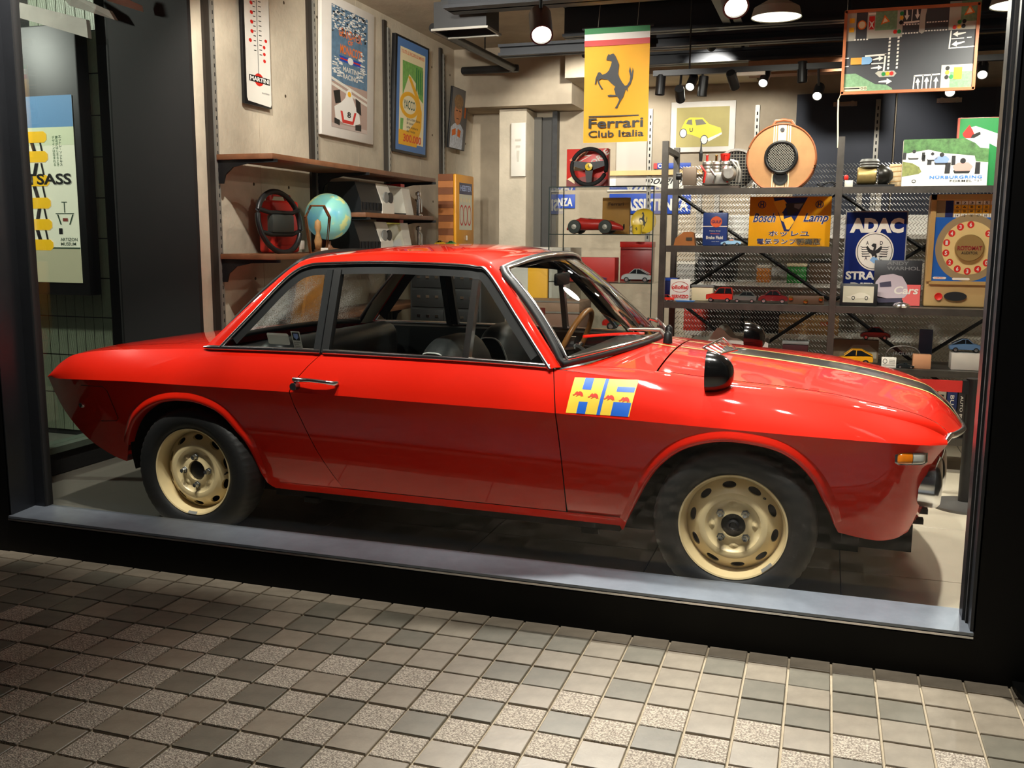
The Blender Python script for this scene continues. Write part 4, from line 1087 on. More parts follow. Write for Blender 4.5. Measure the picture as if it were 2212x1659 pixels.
# modern black steering wheel with two cross bars
p = atx(604, 482, -1.78)
t = thing('loose_steering_wheel', 'black two-spoke steering wheel standing on the walnut shelf', 'steering wheel', (-1.78, p.y, zs_ + .003))
t.rotation_euler = (0, 0, R_(81))
SWB = mat('wheel_black', (22, 22, 22), .4)
rm = MB().tube([(.19 * math.cos(a), .03 * math.sin(a), .19 + .185 * math.sin(a)) for a in np.linspace(0, 2 * math.pi, 48, endpoint=False)], .017, 8, True).build('rim', SWB, t, 60)
for z in (.245, .115): MB().tube([(-.18, 0, z + .02), (-.1, -.012, z), (.1, -.012, z), (.18, 0, z + .02)], .014, 8).build('spoke', SWB, t, 60)
rbox('hub_pad', (.2, .05, .11), (0, -.01, .18), mat('hub_grey', (46, 50, 46), .5), t, .012)
rbox('price_tag', (.045, .004, .055), (.17, -.03, .05), OFFW, t, .001)
# red jerry can
p = atx(620, 500, -1.92)
t = thing('fuel_can', 'red metal fuel can behind the black steering wheel', 'fuel can', (-1.94, p.y - .06, zs_ + .001), R_(80))
CANR = mat('red_can', (196, 40, 28), .4, var=.08)
rbox('body', (.26, .12, .33), (0, 0, .166), CANR, t, .02, 3)
rbox('side_emboss', (.19, .008, .22), (0, -.062, .16), CANR, t, .004)
for x in (-.09, .09): MB().lathe([(.018, .33), (.018, .365), (.012, .37), (0, .37)], 14, 'z', (x, 0, 0)).build('cap', CANR, t, 40)
MB().tube([(-.07, 0, .333), (-.05, 0, .365), (.05, 0, .365), (.07, 0, .333)], .008, 8).build('handle', CANR, t, 60)
# globe lamp
p = atx(709, 470, -1.80); R0 = .139
t = thing('globe', 'large pale blue world globe on a wooden foot', 'globe', (-1.80, p.y, zs_ + .001))
gm = mat('globe_sea', (120, 184, 190), .3, coat=.5, emit=.25)
nt = gm.node_tree; pr = nt.nodes['Principled BSDF']; tc = nt.nodes.new('ShaderNodeTexCoord'); n = nt.nodes.new('ShaderNodeTexNoise'); n.inputs['Scale'].default_value = 5.5; n.inputs['Detail'].default_value = 5
r = nt.nodes.new('ShaderNodeValToRGB'); r.color_ramp.interpolation = 'EASE'
els = r.color_ramp.elements; els[0].position = .30; els[0].color = lin((96, 168, 196)); els[1].position = .52; els[1].color = lin((128, 190, 176))
for pos, c_ in ((.56, (196, 206, 140)), (.64, (232, 190, 84)), (.75, (214, 140, 60))): e = els.new(pos); e.color = lin(c_)
nt.links.new(tc.outputs['Object'], n.inputs['Vector']); nt.links.new(n.outputs['Fac'], r.inputs['Fac']); nt.links.new(r.outputs['Color'], pr.inputs['Base Color']); nt.links.new(r.outputs['Color'], pr.inputs['Emission Color'])
gz = zs_ - zs_ + .24
MB().lathe([(max(1e-5, R0 * 1.12 * math.sin(a)), gz - R0 * 1.12 * math.cos(a)) for a in np.linspace(0, math.pi, 26)], 40, 'z', caps=False).build('sphere', gm, t, 60)
MB().lathe([(.10, 0), (.10, .02), (.03, .03), (.015, .05), (.015, .075), (0, .075)], 28, 'z').build('foot', WOODS, t, 40)
# coffin-shaped glass lantern
p = atx(692, 500, -1.62)
t = thing('glass_casket', 'small coffin-shaped glass and copper case before the globe', 'display case', (-1.62, p.y - .03, zs_ + .001), R_(38))
COP = mat('copper_edge', (150, 100, 62), .3, .8)
out = [(-.05, 0), (.05, 0), (.075, .22), (.04, .29), (-.04, .29), (-.075, .22)]
for yy in (-.03, .03): MB().tube([(a, yy, c + .006) for a, c in out], .006, 6, True).build('edge_frame', COP, t)
for a, c in out: MB().tube([(a, -.03, c + .006), (a, .03, c + .006)], .005, 6).build('cross_bar', COP, t)
mesh('glass_front', [(a, -.03, c + .006) for a, c in out], [tuple(range(6))], CLEAR, t)
MB().lathe([(.0, .02), (.02, .03), (.025, .08), (.012, .13), (.022, .16), (.018, .20), (0, .215)], 12, 'z').build('figurine', mat('figurine', (196, 150, 96), .6, var=.3, vscale=30), t, 60)
rbox('price_tag', (.045, .004, .035), (.03, -.05, .018), OFFW, t, .001)
# slot car display cases (black ribbed end, white dial, window with a car)
def slot_case(label, zb, ya, yb, pic):
    t = thing('slot_car_case', label, 'display case', (-1.70, ya, zb), 0, 'cased slot cars on the wall shelves')
    L = yb - ya; H = .215; D = .26
    MB().prism([(-D, 0), (0, 0), (.0, H * .35), (-.05, H), (-D, H)], 0, L * .36, 'y').build('black_housing', BLACK, t)
    b = MB()
    for k in range(6): b.box(.001, .006, .03 + k * .055, .055 + k * .055, .02, H * .34)
    b.build('cooling_ribs', BLACKM, t)
    MB().prism([(-D, 0), (.01, 0), (.01, H * .35), (-.045, H * 1.01), (-D, H * 1.01)], L * .36, L * .58, 'y').build('dial_panel', OFFW, t)
    for k in (0, 1): MB().lathe([(.04, .0), (.04, .012), (.0, .012)], 24, 'x', (.0, L * (.43 + .085 * k), H * .55)).build('dial', GREY if k == 0 else BLACK, t, 40)
    MB().prism([(-D, 0), (.0, 0), (.0, .01), (-.04, H), (-D, H)], L * .84, L, 'y').build('end_panel', OFFW, t)
    MB().box(-D, .0, L * .58, L * .84, 0, .012).box(-D, -D + .01, L * .58, L * .84, 0, H).box(-D, -.04, L * .58, L * .84, H - .01, H).build('window_box', BLACK if pic == 0 else mat('lime_card', (206, 206, 74), .6), t)
    mesh('window_glass', [(.0, L * .58, .012), (.0, L * .84, .012), (-.04, L * .84, H), (-.04, L * .58, H)], [(0, 1, 2, 3)], CLEAR, t)
    MB().box(-D, -.06, L * .88, L * .96, H, H + .025).build('red_switch', RED, t)
    return t
ya, yb = 2.73, atx(902, 430, -1.70).y
slot_case('black and white slot car case on the short upper shelf', 1.4925, ya, yb - .08, 0)
slot_case('black and white slot car case with lime card on the lower shelf', 1.216, 2.70, atx(893, 520, -1.70).y - .02, 1)

# ---------------------------------------------------------------- generic scale model car (side profile lofted, four wheels)
PROF = {
 'coupe': ([(0, .10), (0, .20), (.10, .27), (.30, .30), (.70, .30), (.92, .26), (1, .18), (1, .10)], [(.24, .30), (.40, .44), (.60, .44), (.78, .30)]),
 'gt': ([(0, .10), (.0, .20), (.12, .26), (.32, .30), (.72, .30), (.95, .24), (1, .16), (1, .10)], [(.08, .27), (.38, .43), (.55, .44), (.72, .30)]),
 'wedge': ([(0, .12), (0, .22), (.05, .27), (.30, .27), (.68, .25), (.96, .17), (1, .13), (1, .10)], [(.02, .27), (.30, .41), (.52, .42), (.72, .26)]),
 'hatch': ([(0, .12), (0, .30), (.05, .34), (.30, .35), (.66, .34), (.95, .30), (1, .26), (1, .12)], [(.01, .34), (.06, .54), (.50, .55), (.68, .34)]),
 'sedan': ([(0, .12), (0, .28), (.06, .32), (.30, .33), (.72, .33), (.96, .30), (1, .24), (1, .12)], [(.12, .33), (.25, .47), (.58, .47), (.72, .33)]),
 'sports': ([(0, .10), (0, .18), (.12, .25), (.35, .27), (.70, .25), (.95, .18), (1, .12), (1, .08)], [(.36, .27), (.40, .34), (.56, .34), (.60, .26)]),
}
def mcar(label, px0, px1, py, Y, color, style, face=1, cname=None, group='scale model cars on the shelves', rz=0, base_z=None, glassc=(24, 26, 28), rim=(190, 190, 190)):
    a, b = at(px0, py, Y), at(px1, py, Y); L = b.x - a.x; W_ = L * .40
    t = thing('model_car', label, 'model car', ((a.x + b.x) / 2, Y + W_ / 2, base_z if base_z is not None else a.z), (0 if face > 0 else math.pi) + rz, group)
    body, cab = PROF[style]; m = mat(cname or ('model_%d_%d_%d' % color), color, .3, 0, .8)
    lo = smoothpts([((x - .5) * L, 0, z * L) for x, z in body], 3)
    rows = []
    for v in np.linspace(-1, 1, 9):
        k = (1 - abs(v) ** 5 * .16)
        rows.append([(p.x * (1 - .03 * abs(v) ** 3), v * W_ / 2, .08 * L + (p.z - .08 * L) * k) for p in lo])
    bb = MB().grid(rows); n = len(lo); bb.f += [tuple(range(n)), tuple(range(8 * n + n - 1, 8 * n - 1, -1)), ]
    bb.grid([[r[0], r[-1]] for r in rows]); bb.build('body', m, t, 40)
    cp_ = [((x - .5) * L, z * L) for x, z in cab]
    def cabin(s, zt, mm, nm, inset_):
        zmax = max(c for _, c in cp_); zmin = cp_[0][1]
        pts = [(x, z if z < zmax - 1e-6 else zmax) for x, z in cp_]
        v = []
        for sgn in (-1, 1):
            for x, z in pts:
                k = (z - zmin) / max(1e-6, zmax - zmin); v.append((x, sgn * W_ / 2 * (.90 - .14 * k) * s, z + inset_ * k))
        N = len(pts)
        return MB().add(v, [tuple(range(N)), tuple(range(2 * N - 1, N - 1, -1))] + [(i, (i + 1) % N, N + (i + 1) % N, N + i) for i in range(N)]).build(nm, mm, t)
    cabin(1, 0, mat('model_glass_%d_%d_%d' % glassc, glassc, .12, coat=.6), 'cabin_glass', -.004 * L)
    tp = [q for q in cp_ if q[1] >= max(c for _, c in cp_) - .03 * L]
    x0_, x1_ = min(q[0] for q in tp), max(q[0] for q in tp); zt = max(c for _, c in cp_)
    rf = MB().box(x0_ - .01 * L, x1_ + .01 * L, -W_ * .39, W_ * .39, zt - .012 * L, zt + .008 * L)
    for s in (-1, 1):
        for (xa, za), (xb, zb_) in ((cp_[0], cp_[1]), (cp_[-1], cp_[-2])):
            rf.tube([(xa, s * W_ * .445, za), (xb, s * W_ * .385, zb_)], .012 * L, 5)
        xm = (x0_ + x1_) / 2 + .02 * L; rf.tube([(xm, s * W_ * .45, cp_[0][1]), (xm - .01 * L, s * W_ * .39, zt)], .009 * L, 5)
    rf.build('roof', m, t)
    wr = .085 * L
    tyre = MB().lathe([(wr * .6, -.03 * L), (wr, -.03 * L), (wr, .03 * L), (wr * .6, .03 * L)], 20, 'y')
    rimb = MB().lathe([(0, -.033 * L), (wr * .58, -.031 * L), (wr * .6, -.02 * L)], 16, 'y').lathe([(0, .033 * L), (wr * .58, .031 * L), (wr * .6, .02 * L)], 16, 'y')
    w0_ = None
    for x in (-.31, .31):
        for s in (-1, 1):
            if w0_ is None:
                w0_ = tyre.build('wheel', BLACK, t, 40); r0_ = rimb.build('hub', mat('model_hub', rim, .25, .8), w0_, 40); w0_.location = (x * L, s * W_ * .43, wr)
            else:
                c = instance(w0_, t, (x * L, s * W_ * .43, wr)); instance(r0_, c)
    for s in (-1, 1): MB().lathe([(.024 * L, -.01 * L), (.024 * L, .004 * L), (0, .01 * L)], 12, 'x', (.49 * L, s * W_ * .32, .19 * L)).build('headlamp', CHROME, t)
    return t
# ---------------------------------------------------------------- steel rack in front of the back wall
RX = (.48, 1.48, 2.48); RY0, RY1 = 2.45, 2.90
rack = thing('shelving_rack', 'dark steel shelving rack with mesh back and two bays', 'rack', (RX[1], RY0, 0))
ox, oy = RX[1], RY0
RK = mat('raw_dark_steel', (84, 80, 74), .42, .65, var=.2, vscale=12)
for x in RX:
    for y in (RY0, RY1):
        MB().box(x - ox - .018, x - ox + .018, y - oy - .018, y - oy + .018, 0, 1.90).build('post', RK, rack)
    MB().box(x - ox - .015, x - ox + .015, .018, RY1 - oy - .018, 1.84, 1.87).build('end_tie', RK, rack)
SHZ = {0: (1.62, 1.28, .94, .59, .20), 1: (1.62, .94, .59, .20)}
for bay in (0, 1):
    x0, x1 = RX[bay] - ox + .019, RX[bay + 1] - ox - .019
    for z in SHZ[bay]:
        sh = MB().box(x0, x1, -.012, RY1 - oy - .02, z - .012, z).build('shelf', RK, rack)
        MB().box(x0, x1, -.016, -.012, z - .038, z).build('front_rail', RK, sh)
    for z0, z1 in ((.22, .93), (.95, 1.60)):
        for (xa, za, xb, zb) in ((x0, z0, x1, z1), (x0, z1, x1, z0)):
            MB().tube([(xa, RY1 - oy + .01, za), (xb, RY1 - oy + .01, zb)], .011, 4).build('brace', BLACK, rack)
def mesh_panel(x0, x1, z0, z1, y, m, px_=.020, pz=.034, th=.0042):
    v = []; f = []; nz = int((z1 - z0) / (pz / 2)); nx = int((x1 - x0) / (px_))
    for i in range(nx):
        xc = x0 + (i + .5) * px_
        for j in range(nz):
            s = 1 if j % 2 == 0 else -1
            xa, xb = xc - s * px_ * .5, xc + s * px_ * .5; za, zb = z0 + j * pz / 2, z0 + (j + 1) * pz / 2
            k = len(v); v += [(xa - th / 2, y - .002, za), (xa + th / 2, y + .002, za), (xb + th / 2, y + .002, zb), (xb - th / 2, y - .002, zb)]; f.append((k, k + 1, k + 2, k + 3))
    return v, f
for bay in (0, 1):
    v, f = mesh_panel(RX[bay] - ox + .02, RX[bay + 1] - ox - .02, .12, 1.80, RY1 - oy + .022, None)
    mesh('mesh_panel', v, f, mat('galvanised_mesh', (150, 150, 146), .45, .5), rack)['kind'] = 'stuff'

# stock shelves behind the mesh
st = thing('stock_shelf', 'white stock shelving behind the mesh of the rack', 'shelf', (1.48, 3.55, 0))
WSH = mat('white_shelf', (226, 224, 216), .45)
for z in (.30, .66, 1.02, 1.36): MB().box(-1.0, 1.3, 0, .42, z - .028, z).build('shelf', WSH, st)
for x in (-.98, -.85, .15, .28, 1.24): MB().box(x - .018, x + .018, .385, .42, 0, 1.75).build('post', UPR, st)
MB().box(-1.0, 1.3, .42, .44, 0, 1.5).build('back_panel', mat('pale_back', (206, 204, 196), .6), st)
def crate(name, label, cat, x0, y0, x1, y1, Y, D, m, lid=None, group='boxes and stock behind the mesh', zb=None):
    a, b, c, d = rect(x0, y0, x1, y1, Y)
    if zb is not None: c = zb
    t = thing(name, label, cat, ((a + b) / 2, Y, c), 0, group)
    rbox('body', (b - a, D, (d - c) * (.86 if lid else 1)), (0, D / 2, (d - c) * (.43 if lid else .5)), m, t, .004)
    if lid: rbox('lid', (b - a + .008, D + .008, (d - c) * .14), (0, D / 2, (d - c) * .93), lid, t, .003)
    return t, front_panel(t, -(b - a) / 2, (b - a) / 2, 0, d - c, -.0006)
def shelfz(Y, z): return z
Z4 = {1: .30, 2: .66, 3: 1.02, 4: 1.36}
crate('storage_box', 'wide black storage box behind the mesh of the left bay', 'box', 1507, 556, 1586, 612, 3.57, .3, BLACK, mat('box_grey', (52, 52, 52), .5), zb=1.0205)
crate('storage_box', 'pale grey archive box beside the wide black storage box', 'box', 1462, 565, 1500, 612, 3.57, .3, mat('box_pale', (158, 156, 150), .6), OFFW, zb=1.0205)
crate('storage_box', 'orange parts carton behind the crossed braces', 'box', 1634, 574, 1662, 612, 3.57, .25, mat('box_orange', (216, 132, 44), .6), OFFW, zb=1.0205)
crate('storage_box', 'green parts carton right of the crossed braces', 'box', 1700, 570, 1742, 612, 3.57, .25, mat('box_green', (40, 140, 56), .6), CREAM, zb=1.0205)
crate('storage_box', 'brown suitcase-like box behind the mesh at the middle post', 'box', 1748, 560, 1800, 612, 3.57, .28, mat('box_brown', (104, 82, 62), .6), STEEL, zb=1.0205)
crate('storage_box', 'red parts carton behind the mesh above the hood', 'box', 1477, 652, 1524, 690, 3.57, .3, mat('box_red', (196, 52, 38), .6), mat('box_dkred', (140, 40, 30), .6), zb=.6605)
t, P = crate('storage_box', 'tan carton with red print behind the middle post', 'box', 1682, 684, 1812, 722, 3.57, .3, CARD, zb=.6605)
P.text('PARTS', .70, .25, .92, .5, mat('orange_red_ink', (222, 84, 30), .6), .02)
crate('storage_box', 'black helmet case behind the lower mesh', 'box', 1622, 660, 1682, 722, 3.57, .3, BLACK, STEEL, zb=.6605)
crate('storage_box', 'dark grey toolbox behind the mesh beside the red carton', 'box', 1546, 668, 1600, 722, 3.57, .3, mat('box_dgrey', (60, 58, 56), .5), BLACK, zb=.6605)
crate('storage_box', 'long white carton on the stock shelf right of the middle post', 'box', 1850, 505, 1960, 548, 3.57, .3, OFFW, mat('yellow_tape', (224, 184, 40), .6), zb=1.3605)
crate('storage_box', 'white carton on the stock shelf below the long white carton', 'box', 1960, 560, 2030, 612, 3.57, .3, OFFW, GREY, zb=1.0205)

# ---------------------------------------------------------------- top shelf of the rack
ZT = 1.62
# sectioned engine model
p = at(1546, 396, 2.58)
t = thing('engine_model', 'small sectioned engine model with red painted parts', 'engine model', (p.x, 2.62, ZT + .0005))
ALU = mat('cast_aluminium', (168, 164, 156), .4, .8, var=.2, vscale=30)
MB().box(-.19, .14, -.07, .07, 0, .02).build('plinth', mat('plinth_brown', (74, 62, 52), .6), t)
rbox('crankcase', (.16, .11, .08), (.0, 0, .065), ALU, t, .012, 3)
for k in range(3):
    cy = MB().lathe([(.026, .10), (.030, .112), (.026, .12), (.030, .132), (.026, .14), (.030, .152), (.026, .165), (.02, .17), (0, .17)], 16, 'z', (-.06 + .055 * k, 0, 0)).build('cylinder', ALU, t, 30)
    MB().lathe([(.007, .17), (.007, .20), (.011, .205), (0, .21)], 8, 'z', (-.06 + .055 * k, -.01, 0)).build('spark_plug', RED if k != 1 else BRASS, t)
MB().lathe([(.03, .0), (.045, .02), (.045, .04), (.03, .05), (0, .05)], 20, 'y', (.08, -.10, .09)).build('flywheel', ALU, t, 40)
rbox('radiator', (.085, .03, .11), (-.16, -.03, .08), mat('radiator_bronze', (120, 104, 88), .5, .5), t, .004)
MB().lathe([(.022, -.02), (.022, .01), (0, .01)], 16, 'x', (-.22, -.03, .08)).build('fan_hub', BLACK, t)
MB().lathe([(.018, .17), (.028, .19), (.030, .215), (0, .22)], 16, 'z', (.045, .02, .0)).build('filler_cap', RED, t, 40)
MB().lathe([(.009, .17), (.012, .22), (.006, .24), (.002, .29), (0, .29)], 10, 'z', (-.10, 0, 0)).build('oil_can_spout', BLACK, t)
for k, (x, z) in enumerate(((-.09, .14), (-.03, .12), (.05, .13), (.10, .16))): MB().tube([(x, -.06, z), (x + .03, -.075, z - .04), (x + .02, -.06, .04)], .007, 6).build('pipe', ALU if k % 2 else RED, t, 60)
MB().tube([(.08, -.02, .17), (.12, -.02, .16), (.14, -.02, .10), (.135, -.02, .04)], .011, 8).build('exhaust_pipe', ALU, t, 60)
# black mesh-guarded fan
p = at(1590, 400, 2.80)
t = thing('fan_guard', 'round black mesh guarded fan behind the engine model', 'fan', (p.x, 2.78, 1.6205))
MB().lathe([(.115, -.02), (.128, -.02), (.128, .02), (.115, .02), (.115, -.02)], 40, 'y', (0, 0, .128), False).build('ring', ALU, t, 40)
b = MB()
for k in range(-6, 7):
    hw = math.sqrt(max(0, .118 ** 2 - (k * .018) ** 2)); b.tube([(-hw, -.012, .128 + k * .018), (hw, -.012, .128 + k * .018)], .0022, 4); b.tube([(k * .018, -.014, .128 - hw), (k * .018, -.014, .128 + hw)], .0022, 4)
b.build('guard_wires', UPR, t)['kind'] = 'stuff'
MB().lathe([(0, 0), (.115, 0), (.115, .012), (0, .012)], 40, 'y', (0, .0, .128)).build('disc', BLACK, t)
# round suitcase speaker
a, b_, c, d = rect(1614, 268, 1763, 402, 2.6); r0 = (b_ - a) / 2
t = thing('suitcase_speaker', 'round tan suitcase speaker with leather handle', 'speaker', ((a + b_) / 2, 2.6, ZT + .0005))
FIB = mat('tan_fibreboard', (166, 120, 74), .6, var=.1, vscale=14); LEA = mat('brown_leather', (146, 84, 48), .5, var=.1)
zc_ = (d - ZT) - r0
def flatdisc(r, y0, y1, m, nm, par, flat=True):
    pts = [(r * math.cos(a_), max(0.001 if flat else -9, zc_ + r * math.sin(a_))) for a_ in np.linspace(0, 2 * math.pi, 56, endpoint=False)]
    return MB().prism(pts, y0, y1).build(nm, m, par)
flatdisc(r0, .0, .15, FIB, 'case', t); 
for yy in (.0, .15): MB().tube([(r0 * math.cos(a_), yy, max(.006, zc_ + r0 * math.sin(a_))) for a_ in np.linspace(0, 2 * math.pi, 56, endpoint=False)], .006, 6, True).build('leather_edge', LEA, t, 60)
P = front_panel(t, -r0, r0, zc_ - r0, zc_ + r0, -.0008)
for k, (q0, q1) in enumerate(((.375, .39), (.405, .42), (.44, .56), (.58, .595), (.61, .625))):
    o_ = math.sqrt(1 - (2 * q0 - 1) ** 2) / 2 * .98; P.polys('pale_stripe', [[(q0, .5 - o_), (q1, .5 - o_), (q1, .29), (q0, .29)], [(q0, .70), (q1, .70), (q1, .93), (q0, .93)]], CREAM, .0008)
MB().lathe([(.080, -.0), (.092, -.003), (.098, -.014), (.088, -.022), (.076, -.012)], 44, 'y', (0, -.001, zc_ + .005), False).build('speaker_ring', BLACK, t, 50)
MB().lathe([(0, -.003), (.08, -.003), (.08, .0), (0, .0)], 40, 'y', (0, -.001, zc_ + .005)).build('cone', BLACKM, t)
b = MB()
for k in range(-7, 8):
    q = k * .0105; hw = math.sqrt(max(0, .076 ** 2 - q * q)); c45 = .7071
    for sg in (-1, 1): b.tube([(-sg * c45 * q + c45 * hw, -.018, zc_ + .005 + c45 * q + sg * c45 * hw), (-sg * c45 * q - c45 * hw, -.018, zc_ + .005 + c45 * q - sg * c45 * hw)], .0019, 4)
b.build('grille_wires', UPR, t)['kind'] = 'stuff'
MB().lathe([(.042, .0), (.044, -.006), (.036, -.006), (.02, .004), (0, .008)], 32, 'y', (0, -.002, zc_ - r0 * .58)).build('bass_port', BLACKM, t, 50)
MB().lathe([(.013, 0), (.013, -.004), (0, -.004)], 16, 'y', (0, -.001, zc_ + r0 * .83)).build('badge', CHROME, t)
MB().tube([(-.06, .075, zc_ + r0 * .98), (-.045, .075, zc_ + r0 + .025), (0, .075, zc_ + r0 + .032), (.045, .075, zc_ + r0 + .025), (.065, .075, zc_ + r0 * .97)], .009, 8).build('handle', LEA, t, 60)
# starter motor / dynamo
p = at(1884, 395, 2.62)
t = thing('engine_generator', 'small stationary engine with brass body on the top shelf', 'engine', (p.x, 2.62, ZT + .0005))
MB().box(-.13, .12, -.05, .05, 0, .018).build('base', BLACK, t)
MB().lathe([(.045, -.075), (.05, -.07), (.05, .02), (.045, .03), (0, .03)], 24, 'x', (-.01, 0, .07)).build('brass_drum', mat('aged_brass', (176, 152, 96), .4, .6, var=.15, vscale=20), t, 40)
MB().lathe([(.0, .03), (.06, .03), (.064, .045), (.05, .085), (.02, .11), (0, .112)], 24, 'x', (-.0, 0, .07)).build('bell_housing', mat('oily_black', (34, 32, 26), .3, .4), t, 40)
MB().lathe([(.05, .115), (.056, .12), (.05, .128), (.056, .135), (.05, .143), (.056, .15), (.046, .165), (0, .168)], 24, 'z', (-.02, 0, 0)).build('finned_cylinder', mat('grey_iron', (104, 104, 100), .5, .5), t, 30)
rbox('red_knob', (.025, .02, .03), (-.145, -.03, .06), RED, t, .008); MB().tube([(-.14, -.03, .0), (-.145, -.03, .05)], .006, 6).build('stem', CHROME, t)
rbox('price_card', (.045, .004, .04), (-.13, -.07, .022), OFFW, t, .001)
# wire basket block
t, P = crate('paper_block', 'cream woven basket between the engine and the racing box', 'basket', 1922, 354, 1952, 398, 2.72, .12, mat('cream_weave', (212, 190, 150), .7, var=.2, vscale=60), group=None, zb=ZT + .0005)
P.polys('weave', [[(.05, .1 + .2 * k), (.95, .06 + .2 * k), (.95, .10 + .2 * k), (.05, .14 + .2 * k)] for k in range(5)], CARD, .001)
# cream rolled cloth and cables near the speaker
t = thing('cable_coil', 'tangle of black cable on the top shelf by the middle post', 'cable', (at(1785, 398, 2.6).x, 2.6, ZT + .004))
MB().tube(smoothpts([(-.06, 0, 0), (-.03, .03, .012), (.02, -.02, .03), (.05, .02, .01), (.0, .03, .004), (-.05, -.02, .02), (.04, -.03, .03), (.07, .0, .0)], 6), .003, 6).build('cord', BLACK, t, 60)
# racing game box
t, P, w, h = board('game_box', 'wide boxed racing game with racing cars on the lid', 'box', 1951, 288, 2136, 394, 2.60, .05, OFFW, tilt=R_(6)); t.location.z = ZT + .002
P.r('road_print', .0, .0, 1, 1, mat('road_print', (214, 212, 204), .6, var=.05), .0006)
P.polys('trees', [[(.0, .0), (1, .0), (1, .50), (.86, .48), (.84, .36), (.5, .30), (.30, .22), (.0, .30)]], mat('tree_green', (72, 112, 62), .7, var=.5, vscale=26), .001)
P.polys('grass', [[(.0, .46), (.12, .50), (.20, .58), (.23, .68), (.20, .72), (.0, .78)]], mat('grass_green', (122, 128, 70), .7, var=.3, vscale=40), .0012)
P.poly('sky', [(.72, .0), (1, .0), (1, .22), (.90, .20), (.84, .10)], mat('pale_sky', (206, 218, 232), .6), .0014)
for (cx, cy, s, cc) in ((.71, .55, .155, (206, 150, 140)), (.46, .40, .125, (120, 146, 196)), (.35, .36, .09, (220, 220, 216)), (.13, .31, .10, (222, 214, 206))):
    cm = mat('print_car_%d' % cc[0], cc, .5)
    P.polys('printed_tyres', [[(cx - s * 1.30, cy - s * .35), (cx - s * .90, cy - s * .35), (cx - s * .95, cy + s * 1.1), (cx - s * 1.35, cy + s * 1.1)], [(cx + s * .95, cy - s * .35), (cx + s * 1.30, cy - s * .35), (cx + s * 1.30, cy + s * 1.2), (cx + s * .92, cy + s * 1.2)], [(cx - s * .7, cy + s * .7), (cx + s * .6, cy + s * .7), (cx + s * .5, cy + s * 1.1), (cx - s * .6, cy + s * 1.1)]], INK, .0018)
    P.poly('printed_car', [(cx - s * .75, cy + s * .2), (cx - s * .4, cy - s * .3), (cx + s * .4, cy - s * .35), (cx + s * .75, cy + s * .2), (cx + s * .55, cy + s * .8), (cx - s * .55, cy + s * .8)], cm, .0022)
    P.ell('printed_helmet', cx, cy - s * .55, s * .22, s * .38, INK, .0024, 14)
P.text('NÜRBURGRING', .33, .755, .94, .83, mat('sky_blue_ink', (40, 120, 206), .5), .03, lift=.002, space=1.15)
P.text('FORMEL "1"', .57, .855, .94, .90, INK, .01, lift=.002, space=1.15); P.ell('maker_mark', .145, .875, .026, .035, INK, .002, 20, hole=.7)
# green picture behind it
t, P, w, h = board('framed_print', 'green print of a cheering helmeted figure behind the racing box', 'picture', 2066, 238, 2165, 392, 2.78, .02, mat('thin_red_frame', (170, 70, 48), .5), tilt=R_(2)); t.location.z = ZT + .002
P.r('green_ground', .05, .01, 1, .99, GREEN, .001)
P.polys('white_arm', [[(.28, .14), (.40, .12), (1, .26), (1, .46), (.52, .30), (.42, .36), (.34, .50), (.20, .55), (.16, .40)]], WHITE, .0016)
P.polys('red_cuff', [[(.12, .22), (.26, .10), (.34, .18), (.40, .26), (.30, .34), (.14, .26)]], RED, .002)
P.poly('dark_band', [(.22, .38), (.34, .24), (.50, .20), (.52, .24), (.38, .29), (.27, .42)], INK, .0024)
P.ell('ochre_dial', .52, .42, .16, .09, CREAM, .0028, 20)

# ---------------------------------------------------------------- second shelf, left bay
Z2 = 1.28
p = at(1478, 528, 2.55)
t = thing('trophy_block', 'tan leather trophy block with a small plate', 'trophy', (p.x, 2.55, Z2 + .0005))
MB().prism([(-.065, 0), (.065, 0), (.055, .075), (.04, .085), (-.005, .083), (-.055, .045)], 0, .07).build('block', mat('tan_leather', (178, 108, 50), .5, var=.1), t)
MB().box(.01, .048, -.003, .0, .03, .05).build('plate', mat('pewter', (96, 92, 80), .4, .7), t)
t, P, w, h = board('oil_can', 'blue brake fluid can with round orange logo', 'can', 1518, 456, 1571, 528, 2.56, .06, mat('gulf_blue', (38, 62, 122), .35, var=.06), bev=.006); t.location.z = Z2 + .0005
ORD = mat('orange_disc', (224, 96, 46), .5)
P.r('stripe', 0, .40, 1, .43, OFFW, .001); P.ell('logo_disc', .55, .28, .235, .165, ORD, .0016); P.text('GULF', .35, .235, .75, .325, NAVY, .04, lift=.002)
P.text('Heavy Duty', .28, .535, .74, .575, OFFW, .02); P.text('HYDRAULIC', .32, .62, .70, .65, ORD, .02); P.text('Brake Fluid', .15, .70, .84, .80, OFFW, .03); P.text('ONE PINT', .38, .86, .70, .88, OFFW, .01)
MB().lathe([(.014, 0), (.014, .012), (0, .014)], 14, 'z', (.03, .03, h)).build('cap', CHROME, t)
mcar('light blue open racing model car before the blue can', 1556, 1601, 527, 2.50, (150, 190, 220), 'sports', -1, base_z=Z2 + .0005, glassc=(196, 110, 50))
t, P, w, h = board('enamel_sign', 'yellow enamel lamp sign with blue wedge emblem', 'sign', 1618, 418, 1795, 526, 2.60, .012, mat('yellow_enamel', (236, 164, 20), .3, coat=.5, var=.06, vscale=6), tilt=R_(3)); t.location.z = Z2 + .001
INKB = mat('blue_black_enamel', (24, 40, 96), .3, coat=.4)
P.poly('wedge', [(.29, .02), (.71, .02), (.50, .70), (.44, .70)], INKB, .001)
